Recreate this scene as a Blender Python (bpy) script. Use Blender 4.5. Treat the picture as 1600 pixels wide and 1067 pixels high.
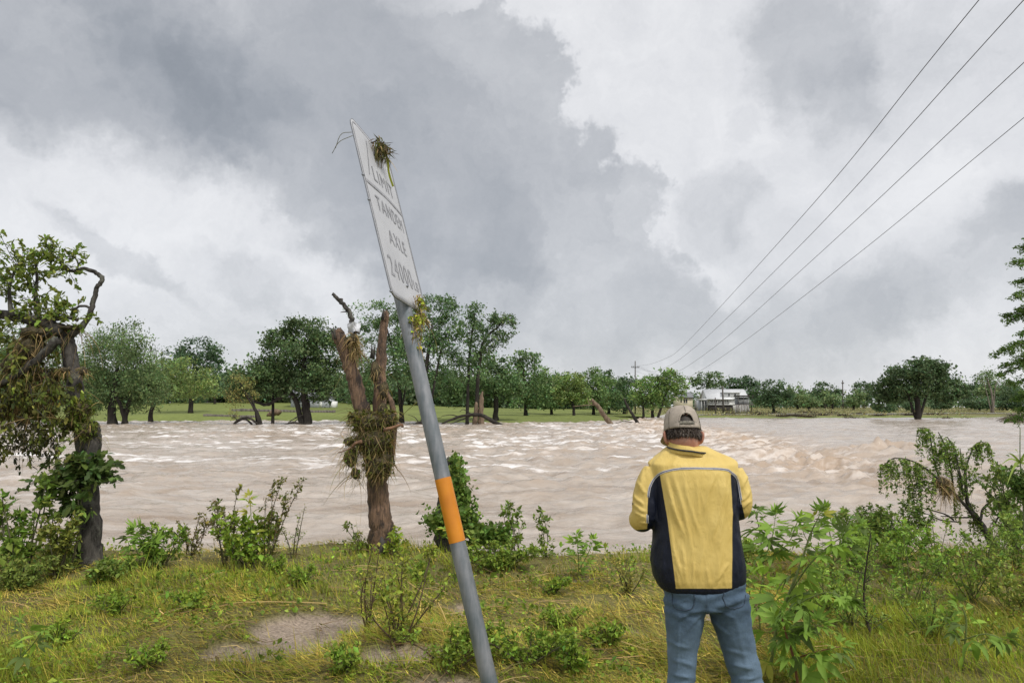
import bpy, bmesh, math, random
import numpy as np
from mathutils import Vector, Matrix, Euler

# ------------------------------------------------------------------ camera, sky, sun, exposure
for o in list(bpy.data.objects):
    bpy.data.objects.remove(o, do_unlink=True)
SC = bpy.context.scene
COL = SC.collection
R = math.radians
F = 1067.0                       # focal length in photograph pixels (1600 wide)
HOR = 636.0                      # horizon row of the photograph
TH = math.atan((HOR - 533.5) / F)
EYE = 1.70
WATER_Z = -0.9

cam_d = bpy.data.cameras.new("camera")
cam_d.sensor_width = 36.0
cam_d.lens = 36.0 * F / 1600.0
cam_d.clip_start = 0.05
cam_d.clip_end = 6000.0
cam = bpy.data.objects.new("camera", cam_d)
cam.location = (0, 0, EYE)
cam.rotation_euler = (R(90) + TH, 0, 0)
COL.objects.link(cam)
SC.camera = cam

def ray(px, py):
    a = (px - 800.0) / F
    b = (533.5 - py) / F
    return np.array([a, math.cos(TH) - b * math.sin(TH), math.sin(TH) + b * math.cos(TH)])

def at(px, py, Y):
    d = ray(px, py)
    k = Y / d[1]
    return np.array([d[0] * k, Y, EYE + d[2] * k])

SUN_EL, SUN_AZ = R(56), R(140)    # azimuth measured from +Y towards +X

world = bpy.data.worlds.new("World")
SC.world = world
world.use_nodes = True
world.cycles.sampling_method = 'MANUAL'
world.cycles.sample_map_resolution = 256

def build_sky():
    nt = world.node_tree
    N, L = nt.nodes, nt.links
    N.clear()
    def nd(t, **k):
        n = N.new(t)
        for a, v in k.items():
            setattr(n, a, v)
        return n
    def vm(op, a, b=None):
        n = nd('ShaderNodeVectorMath', operation=op)
        for i, s in enumerate((a, b)):
            if s is None: continue
            if isinstance(s, (tuple, list, np.ndarray)): n.inputs[i].default_value = tuple(float(q) for q in s)
            else: L.new(s, n.inputs[i])
        return n
    def mt(op, a, b=None, c=None, clamp=False):
        n = nd('ShaderNodeMath', operation=op, use_clamp=clamp)
        for i, s in enumerate((a, b, c)):
            if s is None: continue
            if isinstance(s, (int, float)): n.inputs[i].default_value = s
            else: L.new(s, n.inputs[i])
        return n.outputs[0]
    def noise(vec, scale, det=6, rough=.55, dist=0.0):
        n = nd('ShaderNodeTexNoise')
        n.inputs['Scale'].default_value = scale
        n.inputs['Detail'].default_value = det
        n.inputs['Roughness'].default_value = rough
        n.inputs['Distortion'].default_value = dist
        L.new(vec, n.inputs['Vector'])
        return n
    tc = nd('ShaderNodeTexCoord')
    d = tc.outputs['Generated']
    # ragged, billowing edges: the direction is bent by noise before the cloud masses are read
    n1 = noise(d, 3.2, 2)
    n2 = noise(d, 9.0, 5, .66)
    w1 = vm('SCALE', vm('SUBTRACT', n1.outputs['Color'], (.5, .5, .5)).outputs[0]); w1.inputs['Scale'].default_value = .10
    w2 = vm('SCALE', vm('SUBTRACT', n2.outputs['Color'], (.5, .5, .5)).outputs[0]); w2.inputs['Scale'].default_value = .14
    dw = vm('ADD', vm('ADD', d, w1.outputs[0]).outputs[0], w2.outputs[0]).outputs[0]
    # rounded cauliflower bumps push the edges of each mass outwards
    def vor(scale):
        v = nd('ShaderNodeTexVoronoi', feature='F1'); L.new(dw, v.inputs['Vector']); v.inputs['Scale'].default_value = scale
        return v.outputs['Distance']
    bil = mt('ADD', mt('MULTIPLY', vor(11.0), .62), mt('MULTIPLY', vor(27.0), .38))
    off = mt('MULTIPLY', mt('SUBTRACT', bil, .50), .70)
    off_soft = mt('MULTIPLY', off, .45)
    # cloud masses: (x, y, half width, half height, turn, darkness, soft)
    masses = [
        (90, 30, 360, 170, 16, .50, .6), (270, 165, 170, 100, 34, .14, .6), (60, 90, 200, 70, 26, .12, .6),
        (570, 200, 420, 190, 33, .36, .45), (600, 110, 230, 140, 0, .15, .6), (430, 230, 260, 90, 34, .12, .5), (740, 330, 220, 95, 28, .15, .6),
        (770, 150, 140, 130, 0, .38, .16), (690, 50, 110, 120, 0, .10, .5), (820, 290, 170, 130, 10, .41, .18), (935, 345, 105, 95, 10, .33, .16), (900, 430, 210, 100, 12, .36, .28),
        (850, 480, 340, 100, 10, .20, .7), (1150, 545, 620, 100, 0, .20, .9),
        (1125, 335, 80, 85, 10, .17, .5), (1265, 70, 85, 120, -20, .28, .6), (1320, 190, 60, 110, 0, .12, .6), (1170, 170, 30, 24, 0, .10, .5),
        (1500, 410, 260, 80, -26, .20, .7), (1575, 350, 80, 45, -30, .12, .4), (1580, 40, 200, 170, 0, .16, .9),
        (200, 400, 120, 28, 32, .24, .5), (425, 450, 100, 40, 25, .17, .6), (250, 540, 460, 80, 0, .10, .9),
        (-600, 60, 480, 240, 0, .38, .6), (2250, 150, 420, 190, 0, .34, .7), (700, -480, 800, 190, 10, .30, .7),
    ]
    tot = None; puffs = None
    for (x, y, rx, ry, rot, dark, soft) in masses:
        c = ray(x, y); c = c / np.linalg.norm(c)
        e1 = np.cross(c, (0, 0, 1)); e1 /= np.linalg.norm(e1)
        e2 = np.cross(e1, c)
        a = R(-rot)
        f1 = math.cos(a) * e1 + math.sin(a) * e2
        f2 = np.cross(-c, f1)
        f2 = -f2 if f2[2] < 0 else f2
        if np.dot(np.cross(f1, f2), -c) < 0: f1 = -f1
        k = float(1.0 / math.sqrt(1 + ((x - 800) / F) ** 2 + ((y - 533.5) / F) ** 2))
        mp = nd('ShaderNodeMapping', vector_type='TEXTURE')
        L.new(dw, mp.inputs['Vector'])
        mp.inputs['Location'].default_value = tuple(c)
        mp.inputs['Rotation'].default_value = Matrix((f1, f2, -c)).transposed().to_euler()
        mp.inputs['Scale'].default_value = (rx / F * k, ry / F * k, .9)
        ln = mt('ADD', vm('LENGTH', mp.outputs[0]).outputs['Value'], off if soft < .3 else off_soft)
        mr = nd('ShaderNodeMapRange', interpolation_type='SMOOTHSTEP')
        L.new(ln, mr.inputs['Value'])
        mr.inputs['From Min'].default_value = 1.0 + soft * .5
        mr.inputs['From Max'].default_value = 1.0 - soft * .8
        mr.inputs['To Min'].default_value = 0.0
        mr.inputs['To Max'].default_value = dark * .86
        if soft < .3: puffs = mr.outputs[0] if puffs is None else mt('MAXIMUM', puffs, mr.outputs[0])
        else: tot = mr.outputs[0] if tot is None else mt('ADD', tot, mr.outputs[0])
    tot = mt('MAXIMUM', tot, puffs)
    # finer cloud texture everywhere
    n3 = noise(dw, 4.0, 8, .66)
    t3 = mt('MULTIPLY', mt('SUBTRACT', n3.outputs['Fac'], .41), .85)
    den = mt('ADD', tot, t3)
    ramp = nd('ShaderNodeValToRGB')
    L.new(den, ramp.inputs[0])
    cr = ramp.color_ramp
    cr.elements[0].position = 0.0; cr.elements[0].color = (.490, .493, .504, 1)
    cr.elements[1].position = 1.0; cr.elements[1].color = (.158, .172, .192, 1)
    for p, c in ((.16, (.425, .430, .445)), (.34, (.340, .348, .364)), (.55, (.266, .276, .295)), (.78, (.206, .219, .240))):
        e = cr.elements.new(p); e.color = c + (1,)
    sky = nd('ShaderNodeTexSky', sky_type='NISHITA')
    sky.sun_disc = False
    sky.sun_elevation = SUN_EL
    sky.sun_rotation = SUN_AZ
    bg1 = nd('ShaderNodeBackground'); bg1.inputs['Strength'].default_value = .10
    L.new(sky.outputs[0], bg1.inputs['Color'])
    bg2 = nd('ShaderNodeBackground'); bg2.inputs['Strength'].default_value = 1.0
    L.new(ramp.outputs[0], bg2.inputs['Color'])
    mix = nd('ShaderNodeMixShader'); mix.inputs[0].default_value = .95   # cloud cover over the clear sky
    L.new(bg1.outputs[0], mix.inputs[1]); L.new(bg2.outputs[0], mix.inputs[2])
    out = nd('ShaderNodeOutputWorld')
    L.new(mix.outputs[0], out.inputs['Surface'])
build_sky()

sun_d = bpy.data.lights.new("sun", 'SUN')
sun_d.energy = 1.5
sun_d.angle = R(12)
sun_d.color = (1.0, .96, .90)
sun = bpy.data.objects.new("sun", sun_d)
sdir = Vector((math.sin(SUN_AZ) * math.cos(SUN_EL), math.cos(SUN_AZ) * math.cos(SUN_EL), math.sin(SUN_EL)))
sun.rotation_euler = sdir.to_track_quat('Z', 'Y').to_euler()
sun.location = (20, 30, 60)
COL.objects.link(sun)

SC.view_settings.view_transform = 'Standard'
SC.view_settings.look = 'None'
SC.view_settings.exposure = 0.8
SC.view_settings.gamma = 1.0
SC.view_settings.use_curve_mapping = False

# ------------------------------------------------------------------ helpers
rng = np.random.default_rng(7)
random.seed(7)

def _hash(ix, iy, seed):
    with np.errstate(over='ignore'):
        n = (ix.astype(np.int64) * 374761393 + iy.astype(np.int64) * 668265263 + seed * 144269504) & 0xffffffff
        n = ((n ^ (n >> 13)) * 1274126177) & 0xffffffff
        n = n ^ (n >> 16)
    return (n & 0xffff) / 65535.0

def vnoise(x, y, seed=0):
    x = np.asarray(x, float); y = np.asarray(y, float)
    ix = np.floor(x); iy = np.floor(y)
    fx = x - ix; fy = y - iy
    fx = fx * fx * fx * (fx * (fx * 6 - 15) + 10); fy = fy * fy * fy * (fy * (fy * 6 - 15) + 10)
    a = _hash(ix, iy, seed); b = _hash(ix + 1, iy, seed); c = _hash(ix, iy + 1, seed); d = _hash(ix + 1, iy + 1, seed)
    return (a * (1 - fx) + b * fx) * (1 - fy) + (c * (1 - fx) + d * fx) * fy

def fbm(x, y, seed=0, oct=4, gain=.5):
    s = 0; a = 1; t = 0
    x = np.asarray(x, float); y = np.asarray(y, float)
    for i in range(oct):
        s = s + a * vnoise(x * 2 ** i + i * 17.3, y * 2 ** i - i * 9.1, seed + i)
        t += a; a *= gain
    return s / t

def sstep(a, b, x):
    t = np.clip((np.asarray(x, float) - a) / (b - a), 0, 1)
    return t * t * (3 - 2 * t)

def unit(v):
    v = np.asarray(v, float)
    n = np.linalg.norm(v, axis=-1, keepdims=True)
    return v / np.maximum(n, 1e-9)

class Geo:
    """collects triangles and quads with a colour per vertex"""
    def __init__(self):
        self.v = []; self.f = {3: [], 4: []}; self.c = []; self.n = 0; self.at = []
    def add(self, v, quads=None, tris=None, col=(1, 1, 1)):
        v = np.asarray(v, float).reshape(-1, 3)
        c = np.asarray(col, float)
        if c.ndim == 1: c = np.repeat(c[None, :], len(v), 0)
        if quads is not None and len(quads): self.f[4].append(np.asarray(quads, np.int64) + self.n)
        if tris is not None and len(tris): self.f[3].append(np.asarray(tris, np.int64) + self.n)
        self.v.append(v); self.c.append(c); self.n += len(v)
        return self
    def mesh(self, name, mat=None, smooth=False, origin=None):
        me = bpy.data.meshes.new(name)
        v = np.concatenate(self.v) if self.v else np.zeros((0, 3))
        if origin is not None: v = v - np.asarray(origin, float)
        q = np.concatenate(self.f[4]) if self.f[4] else np.zeros((0, 4), np.int64)
        t = np.concatenate(self.f[3]) if self.f[3] else np.zeros((0, 3), np.int64)
        me.vertices.add(len(v)); me.vertices.foreach_set('co', v.astype(np.float32).ravel())
        nl = q.size + t.size
        me.loops.add(nl); me.loops.foreach_set('vertex_index', np.concatenate([q.ravel(), t.ravel()]).astype(np.int32))
        me.polygons.add(len(q) + len(t))
        st = np.concatenate([np.arange(len(q)) * 4, q.size + np.arange(len(t)) * 3]).astype(np.int32)
        me.polygons.foreach_set('loop_start', st)
        if smooth: me.polygons.foreach_set('use_smooth', np.ones(len(st), bool))
        ca = me.color_attributes.new('col', 'FLOAT_COLOR', 'POINT')
        c = np.concatenate(self.c) if self.c else np.zeros((0, 3))
        ca.data.foreach_set('color', np.concatenate([c, np.ones((len(c), 1))], 1).astype(np.float32).ravel())
        me.update(calc_edges=True)
        if mat: me.materials.append(mat)
        return me

def link(name, me, parent=None, loc=None, **props):
    o = bpy.data.objects.new(name, me)
    COL.objects.link(o)
    if parent is not None: o.parent = parent
    if loc is not None: o.location = tuple(float(q) for q in loc)
    for k, v in props.items(): o[k] = v
    return o

def thing(name, label, cat, loc=(0, 0, 0), group=None):
    o = link(name, None, None, loc, label=label, category=cat)
    o.empty_display_size = .1
    if group: o['group'] = group
    return o

def frame_along(P):
    P = np.asarray(P, float)
    T = np.gradient(P, axis=0); T = unit(T)
    ref = np.array([0, 0, 1.0]) if abs(T[0][2]) < .9 else np.array([1.0, 0, 0])
    U = np.zeros_like(P); V = np.zeros_like(P)
    u = unit(np.cross(T[0], ref))
    for i in range(len(P)):
        u = unit(u - T[i] * np.dot(u, T[i]))
        U[i] = u; V[i] = np.cross(T[i], u)
    return T, U, V

def tube(g, P, rad, sides=8, col=(1, 1, 1), cap=True, rough=0.0, seed=0):
    P = np.asarray(P, float); n = len(P)
    rad = np.broadcast_to(np.asarray(rad, float), (n,))
    T, U, V = frame_along(P)
    a = np.arange(sides) / sides * 2 * math.pi
    ring = np.cos(a)[None, :, None] * U[:, None, :] + np.sin(a)[None, :, None] * V[:, None, :]
    rr = np.repeat(rad[:, None], sides, 1)
    if rough:
        ii, jj = np.meshgrid(np.arange(n), np.arange(sides), indexing='ij')
        rr = rr * (1 + rough * (2 * _hash(ii, jj, seed + 5) - 1))
    v = P[:, None, :] + ring * rr[:, :, None]
    v = v.reshape(-1, 3)
    i, j = np.meshgrid(np.arange(n - 1), np.arange(sides), indexing='ij')
    j2 = (j + 1) % sides
    q = np.stack([i * sides + j, i * sides + j2, (i + 1) * sides + j2, (i + 1) * sides + j], -1).reshape(-1, 4)
    tris = None
    if cap:
        v = np.concatenate([v, P[:1], P[-1:]])
        b = n * sides
        jj = np.arange(sides); j2 = (jj + 1) % sides
        tris = np.concatenate([np.stack([j2, jj, np.full(sides, b)], -1),
                               np.stack([(n - 1) * sides + jj, (n - 1) * sides + j2, np.full(sides, b + 1)], -1)])
    c = np.asarray(col, float)
    if c.ndim == 2 and len(c) == n:
        c = np.repeat(c, sides, 0)
        if cap: c = np.concatenate([c, c[:1], c[-1:]])
    g.add(v, q, tris, c)
    return g

def curve_pts(pts, n):
    """Catmull-Rom through control points"""
    p = np.asarray(pts, float)
    if len(p) == 2: return p[0] + (p[1] - p[0]) * np.linspace(0, 1, n)[:, None]
    pp = np.concatenate([[2 * p[0] - p[1]], p, [2 * p[-1] - p[-2]]])
    t = np.linspace(0, len(p) - 1, n); i = np.minimum(t.astype(int), len(p) - 2); f = (t - i)[:, None]
    a, b, c, d = pp[i], pp[i + 1], pp[i + 2], pp[i + 3]
    return .5 * (2 * b + (c - a) * f + (2 * a - 5 * b + 4 * c - d) * f ** 2 + (3 * b - a - 3 * c + d) * f ** 3)

def box(g, c, s, rot=None, col=(1, 1, 1)):
    x, y, z = [q / 2 for q in s]
    v = np.array([[-x, -y, -z], [x, -y, -z], [x, y, -z], [-x, y, -z], [-x, -y, z], [x, -y, z], [x, y, z], [-x, y, z]])
    if rot is not None: v = v @ np.array(rot).T
    g.add(v + np.asarray(c, float), [[0, 3, 2, 1], [4, 5, 6, 7], [0, 1, 5, 4], [1, 2, 6, 5], [2, 3, 7, 6], [3, 0, 4, 7]], None, col)
    return g

def rotz(a):
    c, s = math.cos(a), math.sin(a)
    return np.array([[c, -s, 0], [s, c, 0], [0, 0, 1.0]])

def leaf_quads(g, C, size, aspect=1.6, up=.3, col=None, r=None, along=None, droop=0.0, fold=.25):
    """leaf-sized faces: one pointed, slightly folded four-sided leaf at each centre"""
    r = r or rng
    C = np.asarray(C, float); n = len(C)
    if n == 0: return g
    size = np.broadcast_to(np.asarray(size, float), (n,))
    if along is None:
        A = unit(r.normal(size=(n, 3)) + np.array([0, 0, -droop]))
    else:
        A = unit(np.asarray(along, float) + .35 * r.normal(size=(n, 3)))
    Nn = unit(r.normal(size=(n, 3)) + np.array([0, 0, up * 2.2]))
    B = unit(np.cross(A, Nn)); Nn = np.cross(B, A)
    l = size[:, None]; w = l / aspect
    k = fold * w
    v = np.stack([C - A * l * .5, C - A * l * .05 + B * w * .5 + Nn * k, C + A * l * .5, C - A * l * .05 - B * w * .5 + Nn * k], 1)
    q = np.arange(n)[:, None] * 4
    c = np.repeat(np.asarray(col, float), 4, 0) if col is not None else (1, 1, 1)
    g.add(v.reshape(-1, 3), None, np.concatenate([q + np.array([0, 1, 2]), q + np.array([0, 2, 3])]), c)
    return g

def vary(base, n, amt=.25, r=None, hue=.12):
    r = r or rng
    b = np.asarray(base, float)[None, :]
    k = np.exp(r.normal(size=(n, 1)) * amt)
    h = 1 + r.normal(size=(n, 3)) * hue * np.array([1.0, .35, .8])
    return np.clip(b * k * h, .004, .95)

# ------------------------------------------------------------------ materials
def newmat(name):
    m = bpy.data.materials.new(name); m.use_nodes = True
    nt = m.node_tree; nt.nodes.clear()
    return m, nt

def nodes_helpers(nt):
    N, L = nt.nodes, nt.links
    def nd(t, ins=None, **k):
        n = N.new(t)
        for a, v in k.items(): setattr(n, a, v)
        for a, v in (ins or {}).items():
            if isinstance(v, bpy.types.NodeSocket): L.new(v, n.inputs[a])
            else: n.inputs[a].default_value = v
        return n
    return N, L, nd

def leaf_material(name, trans=.35, rough=.5, gain=(1, 1, 1)):
    m, nt = newmat(name); N, L, nd = nodes_helpers(nt)
    at_ = nd('ShaderNodeAttribute', attribute_name='col')
    mul = nd('ShaderNodeMix', data_type='RGBA', blend_type='MULTIPLY')
    mul.inputs[0].default_value = 1.0
    L.new(at_.outputs['Color'], mul.inputs[6]); mul.inputs[7].default_value = gain + (1,)
    p = nd('ShaderNodeBsdfPrincipled', {'Base Color': mul.outputs[2], 'Roughness': rough})
    p.inputs['Specular IOR Level'].default_value = .35
    t = nd('ShaderNodeBsdfTranslucent', {'Color': mul.outputs[2]})
    mx = nd('ShaderNodeMixShader', {0: trans, 1: p.outputs[0], 2: t.outputs[0]})
    nd('ShaderNodeOutputMaterial', {'Surface': mx.outputs[0]})
    return m

def plain_material(name, color, rough=.6, metal=0.0, var=.15, scale=20.0, bump=.0, bscale=80.0, stretch=(1, 1, 1), color2=None, spec=.5, attr=False):
    m, nt = newmat(name); N, L, nd = nodes_helpers(nt)
    tc = nd('ShaderNodeTexCoord')
    mp = nd('ShaderNodeMapping', {'Vector': tc.outputs['Object']}); mp.inputs['Scale'].default_value = stretch
    ns = nd('ShaderNodeTexNoise', {'Vector': mp.outputs[0], 'Scale': scale, 'Detail': 6.0, 'Roughness': .6})
    c2 = color2 or tuple(c * (1 - var * 2.2) for c in color)
    c1 = tuple(min(1, c * (1 + var)) for c in color)
    rp = nd('ShaderNodeValToRGB', {0: ns.outputs['Fac']})
    rp.color_ramp.elements[0].position = .32; rp.color_ramp.elements[0].color = tuple(c2) + (1,)
    rp.color_ramp.elements[1].position = .68; rp.color_ramp.elements[1].color = tuple(c1) + (1,)
    colr = rp.outputs[0]
    if attr:
        at_ = nd('ShaderNodeAttribute', attribute_name='col')
        mul = nd('ShaderNodeMix', data_type='RGBA', blend_type='MULTIPLY'); mul.inputs[0].default_value = 1.0
        L.new(colr, mul.inputs[6]); L.new(at_.outputs['Color'], mul.inputs[7]); colr = mul.outputs[2]
    p = nd('ShaderNodeBsdfPrincipled', {'Base Color': colr, 'Roughness': rough, 'Metallic': metal})
    p.inputs['Specular IOR Level'].default_value = spec
    if bump:
        n2 = nd('ShaderNodeTexNoise', {'Vector': mp.outputs[0], 'Scale': bscale, 'Detail': 8.0, 'Roughness': .65})
        b = nd('ShaderNodeBump', {'Height': n2.outputs['Fac'], 'Strength': bump, 'Distance': .02})
        L.new(b.outputs[0], p.inputs['Normal'])
    nd('ShaderNodeOutputMaterial', {'Surface': p.outputs[0]})
    return m

def attr_material(name, rough=.85, bump=0.0, bscale=40.0, dist=.02, detail_var=.25, vscale=30.0, spec=.3):
    """surface colour from the per-vertex attribute, with procedural grain"""
    m, nt = newmat(name); N, L, nd = nodes_helpers(nt)
    at_ = nd('ShaderNodeAttribute', attribute_name='col')
    tc = nd('ShaderNodeTexCoord')
    ns = nd('ShaderNodeTexNoise', {'Vector': tc.outputs['Object'], 'Scale': vscale, 'Detail': 7.0, 'Roughness': .65})
    mr = nd('ShaderNodeMapRange', {'Value': ns.outputs['Fac'], 'From Min': .25, 'From Max': .75, 'To Min': 1 - detail_var, 'To Max': 1 + detail_var})
    mul = nd('ShaderNodeVectorMath', {0: at_.outputs['Color'], 'Scale': mr.outputs[0]}, operation='SCALE')
    p = nd('ShaderNodeBsdfPrincipled', {'Base Color': mul.outputs[0], 'Roughness': rough})
    p.inputs['Specular IOR Level'].default_value = spec
    if bump:
        n2 = nd('ShaderNodeTexNoise', {'Vector': tc.outputs['Object'], 'Scale': bscale, 'Detail': 8.0, 'Roughness': .65})
        b = nd('ShaderNodeBump', {'Height': n2.outputs['Fac'], 'Strength': bump, 'Distance': dist})
        L.new(b.outputs[0], p.inputs['Normal'])
    nd('ShaderNodeOutputMaterial', {'Surface': p.outputs[0]})
    return m

def bark_material(name, dark=(.035, .028, .022), light=(.11, .09, .072), scale=9.0, stretch=(1, 1, .18), bump=.9, dist=.03, moss=None):
    m, nt = newmat(name); N, L, nd = nodes_helpers(nt)
    tc = nd('ShaderNodeTexCoord')
    mp = nd('ShaderNodeMapping', {'Vector': tc.outputs['Object']}); mp.inputs['Scale'].default_value = stretch
    ns = nd('ShaderNodeTexNoise', {'Vector': mp.outputs[0], 'Scale': scale, 'Detail': 9.0, 'Roughness': .7, 'Distortion': .6})
    rp = nd('ShaderNodeValToRGB', {0: ns.outputs['Fac']})
    rp.color_ramp.elements[0].position = .36; rp.color_ramp.elements[0].color = dark + (1,)
    rp.color_ramp.elements[1].position = .66; rp.color_ramp.elements[1].color = light + (1,)
    colr = rp.outputs[0]
    if moss:
        n3 = nd('ShaderNodeTexNoise', {'Vector': tc.outputs['Object'], 'Scale': 7.0, 'Detail': 8.0, 'Roughness': .7})
        r3 = nd('ShaderNodeMapRange', {'Value': n3.outputs['Fac'], 'From Min': .54, 'From Max': .66})
        mx = nd('ShaderNodeMix', data_type='RGBA'); L.new(r3.outputs[0], mx.inputs[0]); L.new(colr, mx.inputs[6]); mx.inputs[7].default_value = moss + (1,)
        colr = mx.outputs[2]
    p = nd('ShaderNodeBsdfPrincipled', {'Base Color': colr, 'Roughness': .88})
    p.inputs['Specular IOR Level'].default_value = .25
    b = nd('ShaderNodeBump', {'Height': ns.outputs['Fac'], 'Strength': bump, 'Distance': dist})
    L.new(b.outputs[0], p.inputs['Normal'])
    nd('ShaderNodeOutputMaterial', {'Surface': p.outputs[0]})
    return m

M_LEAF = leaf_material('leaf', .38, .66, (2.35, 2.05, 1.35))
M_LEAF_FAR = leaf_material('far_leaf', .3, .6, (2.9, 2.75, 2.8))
M_GRASS = leaf_material('grass_blade', .3, .6, (2.15, 2.0, 1.0))
M_STRAW = leaf_material('dry_stalk', .15, .75, (1.3, 1.22, 1.1))
M_BARK = bark_material('tree_bark')
M_BARK_FAR = bark_material('far_bark', (.018, .016, .014), (.055, .048, .040), 1.2, (1, 1, .3), .6, .1)
# ------------------------------------------------------------------ land and water
MUD = []   # bare silt patches on the near bank: x, y, half length, half depth, turn
def _mud(px, py, rx, ry, rot):
    d = ray(px, py); k = -(EYE) / d[2]
    MUD.append((d[0] * k, d[1] * k, rx, ry, R(rot)))
_mud(505, 985, .56, .34, 12); _mud(420, 1025, .46, .18, 20); _mud(650, 1050, .30, .22, 0); _mud(723, 955, .12, .30, 0)
_mud(985, 995, .16, .10, -20); _mud(690, 1120, .5, .25, 0); _mud(1105, 960, .14, .35, 0); _mud(1190, 965, .13, .2, 0)
_mud(235, 1030, .12, .05, 20); _mud(1265, 860, .2, .3, 0); _mud(900, 905, .25, .12, 0)

def mud_mask(x, y):
    s = np.zeros(np.shape(x))
    wob = .55 * (fbm(np.asarray(x) * 3.1, np.asarray(y) * 3.1, 40, 4) - .5) * 2
    for (mx, my, rx, ry, a) in MUD:
        dx = x - mx; dy = y - my
        u = (dx * math.cos(a) + dy * math.sin(a)) / rx; v = (-dx * math.sin(a) + dy * math.cos(a)) / ry
        s = np.maximum(s, sstep(1.04, .95, np.sqrt(u * u + v * v) + wob * .8))
    return s

def crest(x):
    return 8.1 + .5 * (fbm(np.asarray(x) * .35, np.asarray(x) * 0 + 3.3, 11, 3) - .5) * 2

def ground_z(x, y):
    x = np.asarray(x, float); y = np.asarray(y, float)
    z = .11 * (fbm(x * .55, y * .55, 3, 3) - .5) * 2 * sstep(1.5, 3.5, y) + .05 * (fbm(x * 2.3, y * 2.3, 5, 3) - .5) * 2
    # low hummock where the sign leans out of the grass
    hx, hy = -.55, 4.6
    z = z + .10 * np.exp(-((x - hx) ** 2 / .9 + (y - hy) ** 2 / .8))
    c = crest(x)
    z = z - 2.4 * sstep(c, c + 4.2, y)
    z = z - .05 * mud_mask(x, y)
    return z

def ground_hit(px, py):
    d = ray(px, py)
    T = np.linspace(.5, 20, 3000); P = np.array([0, 0, EYE]) + d * T[:, None]
    hit = P[:, 2] < ground_z(P[:, 0], P[:, 1])
    return P[int(np.argmax(hit))] if hit.any() else P[-1]

def grid_mesh(name, X, Y, Z, col, mat, smooth=True):
    g = Geo(); r, c = X.shape
    i, j = np.meshgrid(np.arange(r - 1), np.arange(c - 1), indexing='ij')
    q = np.stack([i * c + j, i * c + j + 1, (i + 1) * c + j + 1, (i + 1) * c + j], -1).reshape(-1, 4)
    g.add(np.stack([X, Y, Z], -1).reshape(-1, 3), q, None, col.reshape(-1, 3))
    return g.mesh(name, mat, smooth)

# near bank
ys = np.concatenate([np.linspace(-6, 1.6, 20)[:-1], np.linspace(1.6, 9.5, 190), np.linspace(9.55, 13.5, 26)[1:]])
xs = np.concatenate([np.linspace(-40, -9, 24)[:-1], np.linspace(-9, 9, 300), np.linspace(9, 40, 24)[1:]])
X, Y = np.meshgrid(xs, ys)
mm = mud_mask(X, Y)
Z = ground_z(X, Y) + mm * .035 * (fbm(X * 6, Y * 9, 77, 4, .6) - .5) * 2
soil = np.array([.13, .115, .05]); silt = np.array([.37, .295, .23])
thatch = np.array([.27, .24, .085])
f1 = fbm(X * 2.1, Y * 2.1, 21, 4)[..., None]
base = soil * (1 - f1) + thatch * f1
wet = sstep(crest(X) + .3, crest(X) + 1.8, Y)[..., None]
colr = base * (1 - mm[..., None]) + silt * (.75 + .5 * fbm(X * 5, Y * 5, 9, 4))[..., None] * mm[..., None]
colr = colr * (1 - wet) + np.array([.12, .095, .07]) * wet
def soil_material():
    # damp soil under a felt of combed dead grass: streaked colour and relief
    m, nt = newmat('bank_soil'); N, L, nd = nodes_helpers(nt)
    at_ = nd('ShaderNodeAttribute', attribute_name='col')
    tc = nd('ShaderNodeTexCoord')
    mp = nd('ShaderNodeMapping', {'Vector': tc.outputs['Object']}); mp.inputs['Scale'].default_value = (18, 95, 40); mp.inputs['Rotation'].default_value = (0, 0, .35)
    n1 = nd('ShaderNodeTexNoise', {'Vector': mp.outputs[0], 'Scale': 1.0, 'Detail': 6.0, 'Roughness': .7, 'Distortion': 1.2})
    n2 = nd('ShaderNodeTexNoise', {'Vector': tc.outputs['Object'], 'Scale': 45.0, 'Detail': 8.0, 'Roughness': .7})
    sm = nd('ShaderNodeMath', {0: n1.outputs['Fac'], 1: n2.outputs['Fac']}, operation='ADD')
    mr = nd('ShaderNodeMapRange', {'Value': sm.outputs[0], 'From Min': .75, 'From Max': 1.25, 'To Min': .45, 'To Max': 1.5})
    mul = nd('ShaderNodeVectorMath', {0: at_.outputs['Color'], 'Scale': mr.outputs[0]}, operation='SCALE')
    p = nd('ShaderNodeBsdfPrincipled', {'Base Color': mul.outputs[0], 'Roughness': .9}); p.inputs['Specular IOR Level'].default_value = .25
    b = nd('ShaderNodeBump', {'Height': sm.outputs[0], 'Strength': .8, 'Distance': .025}); L.new(b.outputs[0], p.inputs['Normal'])
    nd('ShaderNodeOutputMaterial', {'Surface': p.outputs[0]})
    return m
M_SOIL = soil_material()
link('riverbank_ground', grid_mesh('riverbank_ground', X, Y, Z, colr, M_SOIL), kind='structure')

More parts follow.
